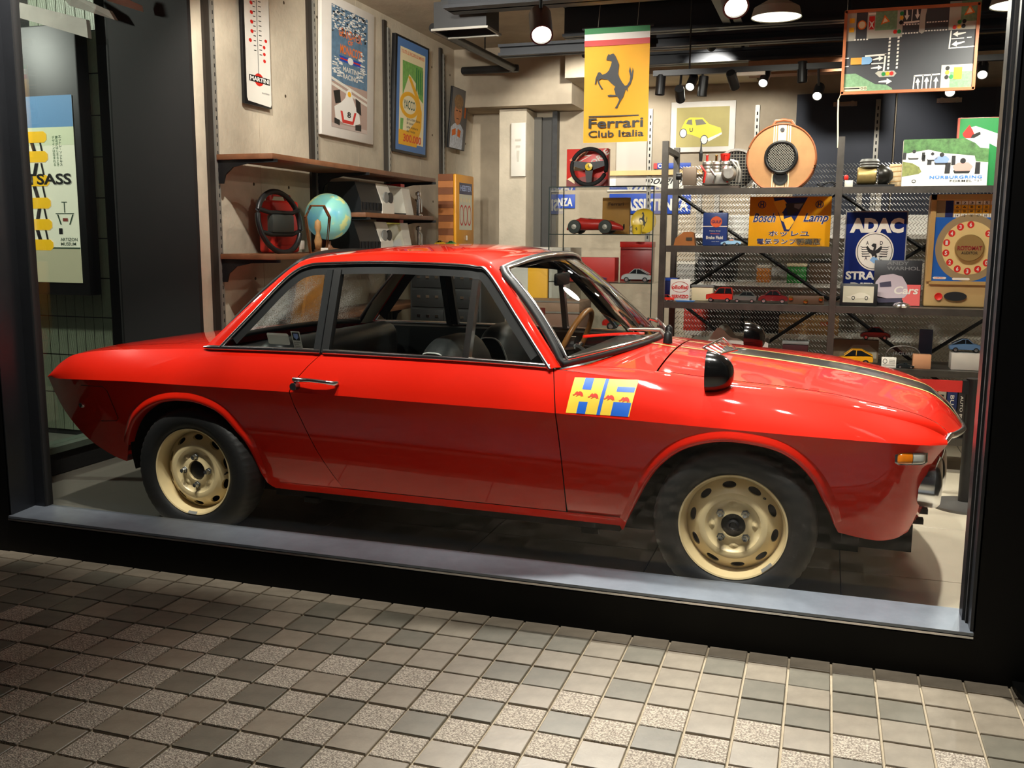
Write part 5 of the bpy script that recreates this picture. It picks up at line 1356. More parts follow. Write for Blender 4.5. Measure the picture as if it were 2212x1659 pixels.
P.polys('wedge_hand', [[(.29, .10), (.42, .06), (.47, .16), (.40, .34), (.36, .32)], [(.36, .30), (.42, .34), (.44, .52), (.40, .48)], [(.42, .46), (.52, .40), (.56, .50), (.50, .66), (.47, .66)]], YEL, .0016)
P.poly('lamp_shape', [(.44, .14), (.68, .12), (.62, .28), (.48, .40), (.46, .26)], mat('dark_grey_enamel', (58, 56, 52), .35), .002); P.poly('lamp_glare', [(.55, .15), (.66, .14), (.61, .26), (.55, .22)], GREY, .0024)
for a_ in (.155, .855):
    P.ell('round_mark', a_, .16, .05, .075, INKB, .0016, 28, hole=.82); P.r('mark_bar', a_ - .022, .11, a_ - .010, .21, INKB, .0016); P.r('mark_bar', a_ + .010, .11, a_ + .022, .21, INKB, .0016); P.r('mark_bar', a_ - .02, .15, a_ + .02, .17, INKB, .0016)
P.text('Bosch', .045, .33, .335, .52, OFFW, .05, .35, .0018); P.text('Bosch', .05, .335, .33, .515, INKB, .015, .35, .0026)
P.text('Lamp', .665, .33, .975, .56, OFFW, .05, .35, .0018); P.text('Lamp', .67, .335, .97, .555, INKB, .015, .35, .0026)
for s_, r_ in (('ホッレユ', (.25, .69, .75, .80)), ('電気ランプ販売店', (.11, .845, .89, .965))):
    P.text(s_, *r_, OFFW, .05, lift=.0018, space=1.15); P.text(s_, *r_, INKB, .015, lift=.0026, space=1.15)
p = at(1744, 528, 2.50)
t = thing('glass_ashtray', 'cut glass bowl before the yellow enamel sign', 'bowl', (p.x, 2.515, Z2 + .0005))
CUTG = glass('cut_glass', (.86, .86, .8), 1.6, 1.6)
b = MB(); prof = [(.0, .006), (.05, .006), (.066, .02), (.078, .045), (.074, .048), (.06, .025), (.0, .014)]
b.lathe(prof, 18, 'z'); b.build('bowl', CUTG, t)
# ---------------------------------------------------------------- right bay
Z3 = .94
t, P, w, h = board('enamel_sign', 'navy automobile club sign with round eagle emblem', 'sign', 1822, 449, 1957, 652, 2.66, .012, mat('grey_edge', (150, 150, 146), .4), tilt=R_(2)); t.location.z = Z3 + .001
P.r('navy_ground', .02, .015, .98, .99, mat('navy_enamel', (22, 38, 100), .2, coat=.6), .001)
P.text('ADAC', .08, .075, .94, .235, OFFW, .06, lift=.002)
P.ell('white_disc', .50, .43, .305, .205, OFFW, .002, 48); P.ell('disc_ring', .50, .43, .285, .19, INK, .0026, 48, hole=.965)
for ch, a_, b_ in (('A', .375, .34), ('D', .60, .34), ('A', .365, .505), ('C', .60, .505)): P.text(ch, a_ - .02, b_ - .02, a_ + .025, b_ + .02, INK, .02, lift=.0026)
P.polys('eagle', [[(.44, .365), (.475, .345), (.52, .35), (.525, .385), (.51, .42), (.55, .40), (.60, .37), (.62, .39), (.58, .44), (.53, .455), (.55, .49), (.52, .50), (.50, .475), (.47, .49), (.45, .46), (.40, .44), (.36, .39), (.38, .37), (.43, .41), (.475, .42), (.485, .385), (.46, .38)]], INK, .003)
fe = []
for k in range(5):
    y_ = .375 + .024 * k
    fe += [[(.26 + .01 * k, y_), (.31, y_ + .008), (.38 + .012 * k, y_ + .006), (.385 + .012 * k, y_ + .014), (.30, y_ + .018)], [(.74 - .01 * k, y_), (.69, y_ + .008), (.62 - .012 * k, y_ + .006), (.615 - .012 * k, y_ + .014), (.70, y_ + .018)]]
P.polys('eagle_feathers', fe, INK, .003)
P.polys('eagle_tail', [[(.47, .49), (.53, .49), (.57, .525), (.50, .56), (.43, .525)]], SKYB, .0028)
P.text('STRASSEN', .055, .645, .94, .735, OFFW, .04, lift=.002); P.text('DIENST', .14, .765, .86, .855, OFFW, .04, lift=.002)
t, P, w, h = board('framed_photo', 'small black framed photograph of a sports car', 'picture frame', 1815, 606, 1896, 654, 2.50, .02, BLACK, tilt=R_(8)); t.location.z = Z3 + .002
P.r('photo', .08, .12, .90, .86, mat('faded_photo', (178, 172, 150), .6, var=.08), .001)
P.polys('photo_car', [[(.16, .60), (.30, .55), (.52, .40), (.66, .42), (.80, .54), (.82, .64), (.30, .70)]], mat('photo_grey', (196, 190, 170), .6), .0016)
for a_ in (.36, .71): P.ell('photo_wheel', a_, .65, .045, .09, INK, .002, 20, hole=.6)
t, P, w, h = board('art_book', 'dark art book with a coral block on its cover', 'book', 1888, 556, 1991, 655, 2.58, .02, mat('book_black', (24, 24, 28), .4), tilt=R_(6)); t.location.z = Z3 + .002
P.r('coral_block', .62, .53, .99, .99, mat('coral', (216, 92, 88), .5), .001)
LILAC = mat('pale_lilac_print', (186, 172, 178), .5)
P.polys('generic_car', [[(.04, .48), (.14, .34), (.40, .30), (.60, .36), (.70, .52), (.74, .72), (.66, .82), (.30, .84), (.10, .80), (.02, .66)]], LILAC, .0016)
P.polys('generic_car_shadow', [[(.05, .82), (.30, .85), (.62, .83), (.60, .92), (.12, .94)], [(.12, .50), (.36, .46), (.38, .58), (.14, .60)]], mat('print_violet', (60, 56, 76), .5), .002)
P.text('ANDY\nWARHOL', .26, .03, .96, .22, mat('silver_ink', (120, 120, 120), .5), .02, lift=.002); P.text('Cars', .44, .57, .95, .74, OFFW, .02, .2, lift=.0026)
# rotary number game in a gold frame
GOLD = mat('gold_anodised', (196, 158, 96), .38, .35, var=.08); TANP = mat('tan_plastic', (198, 164, 108), .45)
a, b_, c, d = rect(2003, 420, 2150, 656, 2.58)
t = thing('rotary_game', 'gold framed rotary number machine with blue face', 'game machine', ((a + b_) / 2, 2.58, Z3 + .001)); w, h = b_ - a, d - Z3
rbox('case', (w, .10, h), (0, .06, h / 2), TANP, t, .012, 3)
for x in (-w / 2 + .018, w / 2 - .018): MB().box(x - .014, x + .014, -.006, .012, h * .23, h).build('frame_bar', GOLD, t)
MB().box(-w / 2, w / 2, -.006, .012, h - .03, h).build('frame_bar', GOLD, t); MB().box(-w / 2 + .02, w / 2, -.006, .012, h * .205, h * .235).build('frame_bar', GOLD, t)
P = front_panel(t, -w / 2, w / 2, 0, h, .0085)
P.r('blue_face', .09, .20, .98, .77, mat('game_blue', (30, 92, 172), .35, coat=.5), .001)
P.r('tan_corner', .10, .055, .23, .20, mat('tan_grey', (140, 122, 86), .5), .001); P.r('navy_strip', .23, .055, .345, .20, NAVY, .0012)
for i in range(7):
    for j in range(4):
        P.r('number_cell', .36 + .105 * i, .058 + .037 * j, .45 + .105 * i, .090 + .037 * j, OFFW if j in (0, 3) else YEL, .0014)
        if i < 5: P.text([str(i + 1), ['6', '6', '80', '40', '20'][i], ['10', '20', '80', '60', '6'][i], str(14 + i)][j], .385 + .105 * i, .064 + .037 * j, .425 + .105 * i, .084 + .037 * j, INK, .02, lift=.002)
P.ell('tan_disc', .62, .47, .50, .295, mat('tan_grey2', (150, 128, 90), .45), .0016, 56); P.ell('number_ring', .62, .47, .40, .235, mat('dial_cream', (224, 196, 130), .4), .0022, 56)
rv = 0
for k, dg in enumerate('6341526340522 '):
    ang = R_(-90 - 25.7 * k); ca, sa = .62 + .345 * math.cos(ang), .47 + .205 * math.sin(ang)
    if dg != ' ':
        P.ell('red_number', ca, sa, .052, .031, RED, .003, 20); P.text(dg, ca - .018, sa - .018, ca + .018, sa + .018, OFFW, .03, lift=.0036)
kn = MB().lathe([(w * .215, -.0), (w * .215, -.022), (w * .20, -.028), (0, -.028)], 40, 'y', (-w / 2 + .62 * w, .004, h * .53)).build('centre_knob', mat('bronze_knob', (160, 130, 76), .4, .3), t, 40)
PK = front_panel(t, -w / 2, w / 2, 0, h, -.0245)
PK.text('ROTOMAT', .44, .452, .80, .49, mat('dark_red_ink', (140, 28, 24), .5), .03); PK.text('AUDITOR', .50, .50, .74, .525, INK, .01)
P.poly('white_slot', [(.42, .735), (.65, .735), (.67, .745), (.65, .755), (.42, .755), (.40, .745)], OFFW, .0024); P.poly('logo_pill', [(.13, .728), (.30, .728), (.32, .738), (.30, .748), (.13, .748), (.11, .738)], OFFW, .0024); P.text('GAMOMAT', .14, .732, .29, .744, RED, .01, lift=.003)
MB().lathe([(.022, -.01), (.02, -.016), (.012, -.012), (0, -.012)], 20, 'y', (-w / 2 + .22 * w, .012, h * .095)).build('button', RED, t, 40)
MB().prism([(-.05 + .012 * w + .10 * w + .05 * math.cos(q) * 1.2, h * .10 + .026 * math.sin(q)) for q in np.linspace(0, 2 * math.pi, 24, endpoint=False)], -.004, .02).build('coin_slot', BLACKM, t)
MB().lathe([(.02, 0), (.045, 0), (.048, .012), (.04, .02), (0, .022)], 24, 'z').build('x', CHROME, None)
bpy.data.objects.remove(bpy.data.objects['x'])
t = thing('chrome_bell', 'low chrome bell before the art book', 'bell', (at(1948, 655, 2.47).x, 2.475, Z3 + .0005))
MB().lathe([(.045, 0), (.048, .010), (.040, .022), (.015, .030), (0, .031)], 28, 'z').build('dome', CHROME, t, 40); MB().lathe([(.004, .03), (.007, .038), (0, .042)], 10, 'z').build('button', BLACK, t)
# ---------------------------------------------------------------- third shelf, left bay
t, P, w, h = board('enamel_sign', 'small white oil service sign with red lettering', 'sign', 1447, 598, 1490, 645, 2.52, .006, ENAM, tilt=R_(7)); t.location.z = Z3 + .002
P.ell('red_outline', .5, .36, .43, .25, RED, .001, 32, hole=.94); P.text('oliofiat', .10, .27, .90, .46, RED, .03, lift=.0016); P.text('SERVIZIO', .10, .72, .95, .88, RED, .04, lift=.0016)
crate('oil_can', 'dark blue can behind the white oil service sign', 'can', 1432, 600, 1462, 647, 2.62, .07, NAVY, BLUE, None, zb=Z3 + .0005)
t = thing('pen_tray', 'blue plastic tray before the white oil service sign', 'tray', (at(1480, 648, 2.46).x, 2.465, Z3 + .0005)); MB().add([(-.05, -.012, 0), (.05, -.012, 0), (.05, .012, 0), (-.05, .012, 0), (-.06, -.016, .008), (.06, -.016, .008), (.06, .016, .008), (-.06, .016, .008)], [(0, 3, 2, 1), (0, 1, 5, 4), (1, 2, 6, 5), (2, 3, 7, 6), (3, 0, 4, 7)]).build('tray', mat('tray_blue', (76, 136, 206), .4), t)
crate('display_box', 'open cream card box beside the oil service sign', 'box', 1494, 616, 1540, 648, 2.60, .08, CREAM, GREY, None, zb=Z3 + .0005)
mcar('tiny red model car at the left end of the shelf', 1431, 1456, 646, 2.47, (214, 48, 26), 'hatch', 1, base_z=Z3 + .0005)
mcar('red hatchback model with green sill on the third shelf', 1524, 1582, 646, 2.50, (200, 40, 26), 'hatch', -1, base_z=Z3 + .0005)
mcar('grey saloon model car on the third shelf', 1582, 1634, 648, 2.50, (88, 92, 88), 'sedan', -1, base_z=Z3 + .0005)
mcar('dark red coupe model car on the third shelf', 1637, 1702, 650, 2.50, (104, 20, 22), 'coupe', -1, base_z=Z3 + .0005)
a, b_, c, d = rect(1702, 636, 1780, 653, 2.50)
t = thing('switch_box', 'flat wooden box with three brass knobs', 'box', ((a + b_) / 2, 2.50, Z3 + .0005)); rbox('body', (b_ - a, .07, .05), (0, .035, .025), mat('dark_wood', (86, 60, 40), .5, var=.15), t, .003)
for x, z in ((-.085, .035), (0, .018), (.085, .035)): MB().lathe([(.014, 0), (.012, -.012), (0, -.014)], 16, 'y', (x, 0, z)).build('knob', BRASS, t, 40)
# ---------------------------------------------------------------- fourth shelf
Z5 = .59
mcar('yellow wedge coupe model on the shelf above the hood', 1799, 1887, 776, 2.47, (238, 168, 22), 'wedge', -1, base_z=Z5 + .001)
t, P = crate('picture_box', 'printed model box behind the yellow wedge coupe', 'box', 1800, 734, 1898, 776, 2.66, .06, mat('box_taupe', (136, 120, 94), .6, var=.1), None, None, zb=Z5 + .0005)
P.polys('printed_car', [[(.30, .50), (.44, .22), (.78, .20), (.96, .48), (.96, .80), (.30, .80)]], mat('print_pale', (182, 172, 150), .6), .001)
t, P, w, h = board('info_card', 'small white information card right of the yellow coupe', 'card', 1905, 759, 1937, 782, 2.455, .003, OFFW, tilt=R_(12)); t.location.z = Z5 + .002
P.polys('printed_lines', [[(.5, .25 + .14 * k), (.92, .25 + .14 * k), (.92, .29 + .14 * k), (.5, .29 + .14 * k)] for k in range(3)] + [[(.08, .72), (.92, .72), (.92, .76), (.08, .76)]], GREY, .0006); P.ell('stamp', .24, .40, .15, .22, INK, .0006, 20, hole=.8)
t = thing('windscreen_model', 'arched model windscreen in a pale frame', 'model', (at(1950, 782, 2.56).x, 2.56, Z5 + .0005))
arc = [(-.10, .0), (-.09, .07), (-.06, .105), (0, .115), (.06, .105), (.09, .07), (.10, 0)]
MB().tube([(q.x, 0, q.z) for q in smoothpts([(x, 0, z + .004) for x, z in arc], 5)], .005, 6).build('frame', UPR, t, 60); MB().box(-.105, .105, -.02, .02, 0, .02).build('base', BLACK, t)
mesh('pane', [(x, 0, z) for x, z in arc], [tuple(range(7))], CLEAR, t); Pm = front_panel(t, -.06, .06, .06, .085, -.002); Pm.text('JAGUAR', 0, 0, 1, 1, GREY, .01)
t, P = crate('leaflet_box', 'tall slate blue box leaning behind the arched windscreen', 'box', 1985, 712, 2014, 782, 2.72, .03, mat('slate_blue', (76, 92, 124), .5), None, None, zb=Z5 + .0005)
t, P = crate('display_plinth', 'long white plinth under the blue coupe model', 'plinth', 2055, 764, 2140, 788, 2.50, .12, OFFW, None, None, zb=Z5 + .0005)
mcar('steel blue coupe model on the long white plinth', 2050, 2122, 764, 2.53, (92, 124, 160), 'gt', 1, base_z=Z5 + .0005 + (rect(2055, 764, 2140, 788, 2.50)[3] - Z5) )
t, P = crate('orange_box', 'low orange printed box before the arched windscreen', 'box', 1972, 766, 2012, 783, 2.47, .05, mat('faded_orange', (206, 150, 108), .6), None, None, zb=Z5 + .0005)
mcar('dark red model car on a case above the yellow coupe', 1858, 1924, 733, 2.68, (92, 22, 20), 'coupe', 1, base_z=Z5 + .0005 + (rect(1800, 734, 1898, 776, 2.66)[3] - Z5))
mcar('black roadster model car low on the shelf beside the card', 1938, 1976, 783, 2.46, (20, 30, 32), 'sports', 1, base_z=Z5 + .0005)
mcar('small red coupe model behind the hood scoop', 1610, 1662, 757, 2.50, (198, 44, 30), 'coupe', 1, base_z=Z5 + .0005)
t, P = crate('display_box', 'clear topped dark model box above the hood', 'box', 1690, 738, 1745, 776, 2.55, .10, mat('box_maroon', (66, 26, 28), .4), GREY, None, zb=Z5 + .0005)
crate('storage_box', 'black storage crate on the fourth shelf at the right', 'box', 2052, 688, 2150, 738, 3.4, .2, BLACK, STEEL, None, zb=.6605) if False else None
# white cloth-like relief model over the fourth shelf
t = thing('relief_model', 'white landscape relief model behind the hood', 'model', (at(1560, 760, 2.66).x, 2.6, Z5 + .0005))
b = MB(); g = []
for i in range(25):
    x = -.22 + .5 * i / 24; row = []
    for j in range(7): row.append((x, .02 + .2 * j / 6, .09 + .09 * math.exp(-((x - .0) / .07) ** 2) + .02 * math.sin(i * .9 + j)))
    g.append(row)
b.grid(g).grid([[(r[0][0], r[0][1], 0), r[0]] for r in g]); b.build('relief', mat('plaster', (222, 214, 200), .7), t, 50)
# ---------------------------------------------------------------- books below and belt barrier
Zb = .20
bx = [(2046, 2068, (30, 44, 92), 'BUGATTI', 'tall navy motoring book on the lowest shelf'), (2070, 2086, (40, 34, 32), 'AUTO BUCH', 'dark brown motoring book right of the navy one'), (2087, 2098, (18, 18, 20), 'CAR', 'black motoring book right of the brown one'), (2099, 2112, (196, 190, 176), 'VOITURES', 'pale motoring book behind the window frame'), (2026, 2044, (168, 158, 140), 'MOTOR', 'pale grey motoring book left of the navy one')]
for x0, x1, cc, tx, lb in bx:
    t, P, w, h = board('book', lb, 'book', x0, 806, x1, 915, 2.50, .18, mat('book_%d' % cc[0], cc, .5), 'motoring books on the lowest shelf'); t.location.z = Zb + .0005
    P.text(tx, .5 - .33 * h / w, .5 - .12 * w / h * 1.6, .5 + .33 * h / w, .5 + .12 * w / h * 1.6, OFFW if cc[0] < 100 else INK, .01, rot=R_(-90))
t = thing('belt_barrier', 'red belt barrier on a round base right of the nose', 'barrier', (2.155, 1.70, 0))
MB().lathe([(.16, 0), (.16, .012), (.05, .022), (.03, .03), (0, .03)], 36, 'z').build('base', mat('grey_base', (96, 94, 90), .4, .4), t, 40)
MB().lathe([(.03, .02), (.03, .63), (.034, .65), (0, .655)], 20, 'z').build('post', BLACK, t, 40)
MB().box(-1.10, -.03, -.002, .002, .578, .636).build('belt', mat('red_belt', (186, 34, 24), .6), t); MB().box(-.05, -.02, -.02, .02, .573, .641).build('clip', BLACK, t)
t2 = thing('belt_post', 'black belt barrier post hidden behind the red nose', 'barrier', (1.02, 1.70, 0))
MB().lathe([(.16, 0), (.16, .012), (.05, .022), (.03, .03), (0, .03)], 36, 'z').build('base', MATS['grey_base'], t2, 40); MB().lathe([(.03, .02), (.03, .63), (.034, .65), (0, .655)], 20, 'z').build('post', BLACK, t2, 40)
# ---------------------------------------------------------------- glass showcase
SX0, SX1, SY0, SY1 = -.745, .111, 4.2, 4.65
sc_ = thing('glass_showcase', 'tall glass showcase with model cars beside the rack', 'showcase', ((SX0 + SX1) / 2, SY0, 0)); cx = (SX0 + SX1) / 2
hw = (SX1 - SX0) / 2; EDGE = mat('glass_edge_green', (30, 44, 38), .3, .2)
rbox('plinth', (SX1 - SX0, SY1 - SY0, .25), (0, (SY1 - SY0) / 2, .125), BLACK, sc_, .004)
for x in (-hw, hw):
    for y in (0, SY1 - SY0): MB().box(x - .004, x + .004, y - .004, y + .004, .25, 1.735).build('corner_edge', EDGE, sc_)
for z in (1.357, .97, .57): MB().box(-hw, hw, 0, SY1 - SY0, z - .008, z).build('glass_shelf', CLEAR, sc_); MB().box(-hw, hw, -.003, .003, z - .008, z).build('shelf_edge', EDGE, sc_)
MB().box(-hw, hw, 0, SY1 - SY0, 1.727, 1.735).build('glass_top', CLEAR, sc_); MB().box(-hw, hw, -.003, .003, 1.727, 1.736).build('top_edge', EDGE, sc_)
for nm, v in (('glass_front', [(-hw, 0, .25), (hw, 0, .25), (hw, 0, 1.727), (-hw, 0, 1.727)]), ('glass_side', [(hw, 0, .25), (hw, .45, .25), (hw, .45, 1.727), (hw, 0, 1.727)]), ('glass_side', [(-hw, 0, .25), (-hw, .45, .25), (-hw, .45, 1.727), (-hw, 0, 1.727)])): mesh(nm, v, [(0, 1, 2, 3)], CLEAR, sc_)
# tinplate racing car
p = at(1284, 505, 4.33); L = at(1347, 500, 4.33).x - at(1220, 500, 4.33).x
t = thing('tin_racing_car', 'large red tinplate racing car in the glass showcase', 'model car', (p.x, 4.36, 1.3575))
DR = mat('tin_red', (168, 34, 26), .35, coat=.4, var=.06)
P_ = smoothpts([(-.5, .0), (-.42, .16), (-.25, .24), (-.05, .24), (.1, .23), (.3, .19), (.45, .13), (.5, .08)], 4) if False else [(-.48, .10, .06), (-.42, .20, .12), (-.25, .27, .15), (-.05, .25, .155), (.1, .25, .15), (.3, .21, .13), (.42, .16, .10), (.48, .12, .06)]
rows = []
for x, zt, hw_ in P_: rows.append([(x * L, hw_ * L * .8 * math.cos(a), .06 * L + (zt - .06) / 2 * L + (zt - .06) / 2 * L * math.sin(a)) for a in np.linspace(0, 2 * math.pi, 17)])
bb = MB().grid(rows); bb.f += [tuple(range(17)), tuple(range(7 * 17 + 16, 7 * 17 - 1, -1))]; bb.build('body', DR, t, 60)
MB().prism([(-.10, .245), (.0, .245), (.02, .27), (-.06, .31), (-.16, .26)], -.04 * L, .04 * L).build('x1', BLACK, None); bpy.data.objects.remove(bpy.data.objects['x1'])
MB().add([(-.12 * L, -.07 * L, .262 * L), (.0, -.075 * L, .262 * L), (.0, .075 * L, .262 * L), (-.12 * L, .07 * L, .262 * L)], [(0, 1, 2, 3)]).build('cockpit', BLACKM, t)
MB().lathe([(.045 * L, 0), (.05 * L, .01 * L), (0, .02 * L)], 20, 'x', (.475 * L, 0, .12 * L)).build('grille', BLACKM, t)
wl_ = None
for x in (-.31, .21):
    for s in (-1, 1):
        if wl_ is None:
            wl_ = MB().lathe([(.05 * L, -.035 * L), (.105 * L, -.03 * L), (.115 * L, 0), (.105 * L, .03 * L), (.05 * L, .035 * L)], 28, 'y').build('wheel', mat('tin_tyre', (34, 40, 34), .6), t, 50); hb = MB().lathe([(0, -.04 * L), (.05 * L, -.034 * L), (.05 * L, .034 * L), (0, .04 * L)], 20, 'y').build('hub', UPR, wl_, 40); wl_.location = (x * L, s * .20 * L, .115 * L)
        else: c_ = instance(wl_, t, (x * L, s * .20 * L, .115 * L)); instance(hb, c_)
for s in (-1, 1):
    for x in (-.31, .21): MB().tube([(x * L, s * .08 * L, .115 * L), (x * L, s * .18 * L, .115 * L)], .012 * L, 6).build('axle', UPR, t)
t, P, w, h = board('tan_book', 'tan clothbound book standing behind the tin racing car', 'book', 1301, 424, 1360, 503, 4.52, .04, mat('tan_cloth', (150, 108, 40), .7, var=.08)); t.location.z = 1.3575
P.text('Ferrari', .22, .13, .78, .22, mat('cloth_brown', (90, 62, 24), .7), .03)
p = at(1388, 504, 4.48); r_ = .105
t = thing('yellow_plate', 'round yellow plate with a black prancing horse', 'plate', (p.x, 4.50, 1.3575)); t.rotation_euler.x = R_(-10)
PY = mat('yellow_glaze', (232, 196, 50), .3, coat=.6)
MB().lathe([(0, 0), (r_ * .8, 0), (r_, -.012), (r_, -.006), (r_ * .8, .006), (0, .006)], 44, 'y', (0, 0, r_ + .002)).build('plate', PY, t, 40)
HORSE = [(.33, .10), (.36, .05), (.40, .06), (.47, .04), (.52, .09), (.56, .16), (.60, .24), (.59, .33), (.585, .40), (.62, .47), (.68, .55), (.74, .61), (.79, .60), (.84, .53), (.85, .45), (.82, .36), (.84, .28), (.86, .34), (.88, .42), (.90, .30), (.92, .36), (.90, .50), (.86, .59), (.80, .65), (.80, .72), (.76, .66), (.74, .72), (.71, .80), (.66, .86), (.62, .92), (.58, 1.0), (.53, .995), (.58, .93), (.62, .85), (.60, .82), (.57, .79), (.38, .79), (.36, .765), (.42, .755), (.54, .765), (.52, .70), (.50, .66), (.53, .62), (.44, .56), (.36, .49), (.28, .48), (.20, .47), (.16, .50), (.20, .58), (.26, .65), (.22, .655), (.15, .56), (.12, .47), (.10, .56), (.07, .57), (.09, .46), (.14, .36), (.18, .35), (.24, .40), (.32, .38), (.38, .33), (.42, .25), (.44, .18), (.38, .155), (.32, .155)]
P = front_panel(t, -.045, .035, r_ - .06, r_ + .085, -.001); P.poly('prancing_horse', HORSE, INK, .001)
p = at(1375, 504, 4.30)
t = thing('yellow_mug', 'small yellow trophy mug with horse badge', 'mug', (p.x, 4.32, 1.3575)); MB().lathe([(0, 0), (.035, 0), (.04, .02), (.04, .075), (.036, .075), (.034, .02), (0, .01)], 28, 'z').build('cup', PY, t, 40)
MB().tube([(-.036, 0, .06), (-.06, 0, .055), (-.06, 0, .03), (-.036, 0, .02)], .006, 8).build('handle', UPR, t, 60); P = front_panel(t, -.012, .014, .025, .06, -.0405); P.poly('prancing_horse', HORSE, INK, .001)
t, P = crate('model_box', 'open red model box with a single seater inside', 'box', 1215, 556, 1328, 606, 4.35, .16, mat('box_scarlet', (196, 44, 34), .5), None, None, zb=.9705)
mcar('silver sports coupe model in the glass showcase', 1341, 1405, 600, 4.30, (168, 172, 172), 'gt', -1, base_z=.9705)
t, P = crate('model_box', 'dark red model box behind the silver coupe', 'box', 1340, 522, 1410, 575, 4.5, .1, mat('box_dred', (150, 28, 26), .4), RED, None, zb=.9705)
mcar('large red sports car model low in the showcase', 1300, 1404, 690, 4.30, (206, 34, 24), 'gt', 1, base_z=.5705)
mcar('blue single-seater model before the red box', 1262, 1308, 602, 4.24, (40, 56, 110), 'sports', 1, base_z=.9705)
# on top of the showcase
t, P, w, h = board('steering_wheel_box', 'red square box printed CORSE on the showcase', 'box', 1224, 318, 1314, 402, 4.42, .07, mat('scarlet_box', (206, 40, 28), .4), bev=.004); t.location.z = 1.737
P.text('CORSE', .42, .20, 1.05, .36, OFFW, .03, rot=R_(38), lift=.0012); P.text('VOLANTE\nSTEERING WHEEL', .06, .12, .48, .26, CREAM, .01, rot=R_(38), lift=.0012)
P.polys('white_zigzag', [[(.50, .06), (.53, .06), (.46, .16), (.62, .16), (.30, .34), (.27, .33), (.54, .19), (.41, .19)]], OFFW, .001); P.polys('yellow_arrow', [[(.08, .50), (.30, .40), (.62, .42), (.40, .56), (.14, .56)], [(.02, .78), (.20, .66), (.20, .90)]], CREAM, .001)
P.poly('brown_base', [(.0, .80), (.5, .70), (1, .80), (1, 1), (0, 1)], mat('box_brown_red', (130, 40, 30), .4), .0008)
p = at(1271, 402, 4.30); t = thing('racing_steering_wheel', 'black racing steering wheel with a yellow horn button', 'steering wheel', (p.x, 4.31, 1.737))
MB().tube([(.145 * math.cos(a), -.0 + .015 * math.sin(a), .16 + .143 * math.sin(a)) for a in np.linspace(0, 2 * math.pi, 44, endpoint=False)], .0165, 8, True).build('rim', mat('suede_black', (18, 18, 18), .8), t, 60)
for a in (R_(12), R_(168), R_(270)):
    d_ = Vector((math.cos(a), 0, math.sin(a))); n_ = Vector((-math.sin(a), 0, math.cos(a))); c_ = Vector((0, .0, .16))
    MB().add([c_ + n_ * .035, c_ - n_ * .035, c_ + d_ * .14 - n_ * .02, c_ + d_ * .14 + n_ * .02] + [q + Vector((0, .006, 0)) for q in (c_ + n_ * .035, c_ - n_ * .035, c_ + d_ * .14 - n_ * .02, c_ + d_ * .14 + n_ * .02)], [(0, 1, 2, 3), (4, 7, 6, 5), (0, 4, 5, 1), (1, 5, 6, 2), (3, 2, 6, 7), (0, 3, 7, 4)]).build('spoke', BLACK, t)
MB().lathe([(.03, .0), (.03, -.012), (0, -.016)], 28, 'y', (0, 0, .16)).build('horn_button', PY, t, 40); Ph = front_panel(t, -.012, .014, .143, .18, -.0165); Ph.poly('prancing_horse', HORSE, INK, .001)

# ---------------------------------------------------------------- yellow club banner
a, b_, c, d = rect(1262, 59, 1402, 307, 3.2)
t = thing('club_banner', 'yellow hanging banner with black prancing horse', 'banner', ((a + b_) / 2, 3.2, c)); w, h = b_ - a, d - c
BAN = mat('banner_yellow', (246, 178, 14), .6, var=.03)
MB().grid([[((u_ - .5) * w, .006 * math.sin(u_ * 5) , z) for u_ in np.linspace(0, 1, 12)] for z in np.linspace(0, h, 6)]).build('cloth', BAN, t, 60)
P = front_panel(t, -w / 2, w / 2, 0, h, -.009)
for nm, m, v0, v1 in (('green_band', GREEN, 0, .05), ('white_band', WHITE, .05, .105), ('red_band', RED, .105, .155)): P.r(nm, 0, v0, 1, v1, m, .001)
PHs = Panel(P.pt(.12, .205, 0), P.u * .70, P.v * .50, t); PHs.poly('prancing_horse', HORSE, INK, .0015)
P.text('Ferrari', .085, .785, .93, .875, INK, .02, lift=.0015); P.r('letter_bar', .085, .765, .86, .775, INK, .0015); P.text('Club Italia', .085, .895, .94, .955, INK, .015, lift=.0015)
MB().tube([(-w / 2 - .02, 0, h), (w / 2 + .02, 0, h)], .008, 8).build('rod', BLACK, t); MB().tube([(-w * .3, 0, h), (-w * .3, .1, h + .32)], .002, 4).tube([(w * .3, 0, h), (w * .3, .1, h + .32)], .002, 4).build('cords', UPR, t)
# white paper sheet below the banner
t, P, w, h = board('paper_sheet', 'plain white sheet hanging below the yellow banner', 'sheet', 1331, 305, 1396, 401, 5.93, .003, mat('sheet_white', (186, 178, 166), .7))
# ---------------------------------------------------------------- hanging road-sign board
a, b_, c, d = rect(1822, 16, 2110, 198, 2.6)
t = thing('traffic_board', 'hanging magnetic road traffic teaching board in wooden frame', 'board', ((a + b_) / 2, 2.6, c)); w, h = b_ - a, d - c
FRW = mat('orange_wood', (176, 100, 58), .5, var=.12)
MB().box(-w / 2, w / 2, 0, .012, 0, h).build('asphalt', mat('board_asphalt', (62, 64, 68), .6, var=.06), t)
for (x0, x1, z0, z1) in ((-w / 2, w / 2, -.004, .012), (-w / 2, w / 2, h - .012, h + .004), (-w / 2 - .004, -w / 2 + .012, 0, h), (w / 2 - .012, w / 2 + .004, 0, h)): MB().box(x0, x1, -.012, .014, z0, z1).build('frame_bar', FRW, t)
P = front_panel(t, -w / 2, w / 2, 0, h, -.0005)
def zr(x, y): return ((x - 215) / 1470.0, (y - 95) / 900.0)      # zoomed photo coordinates -> board fractions
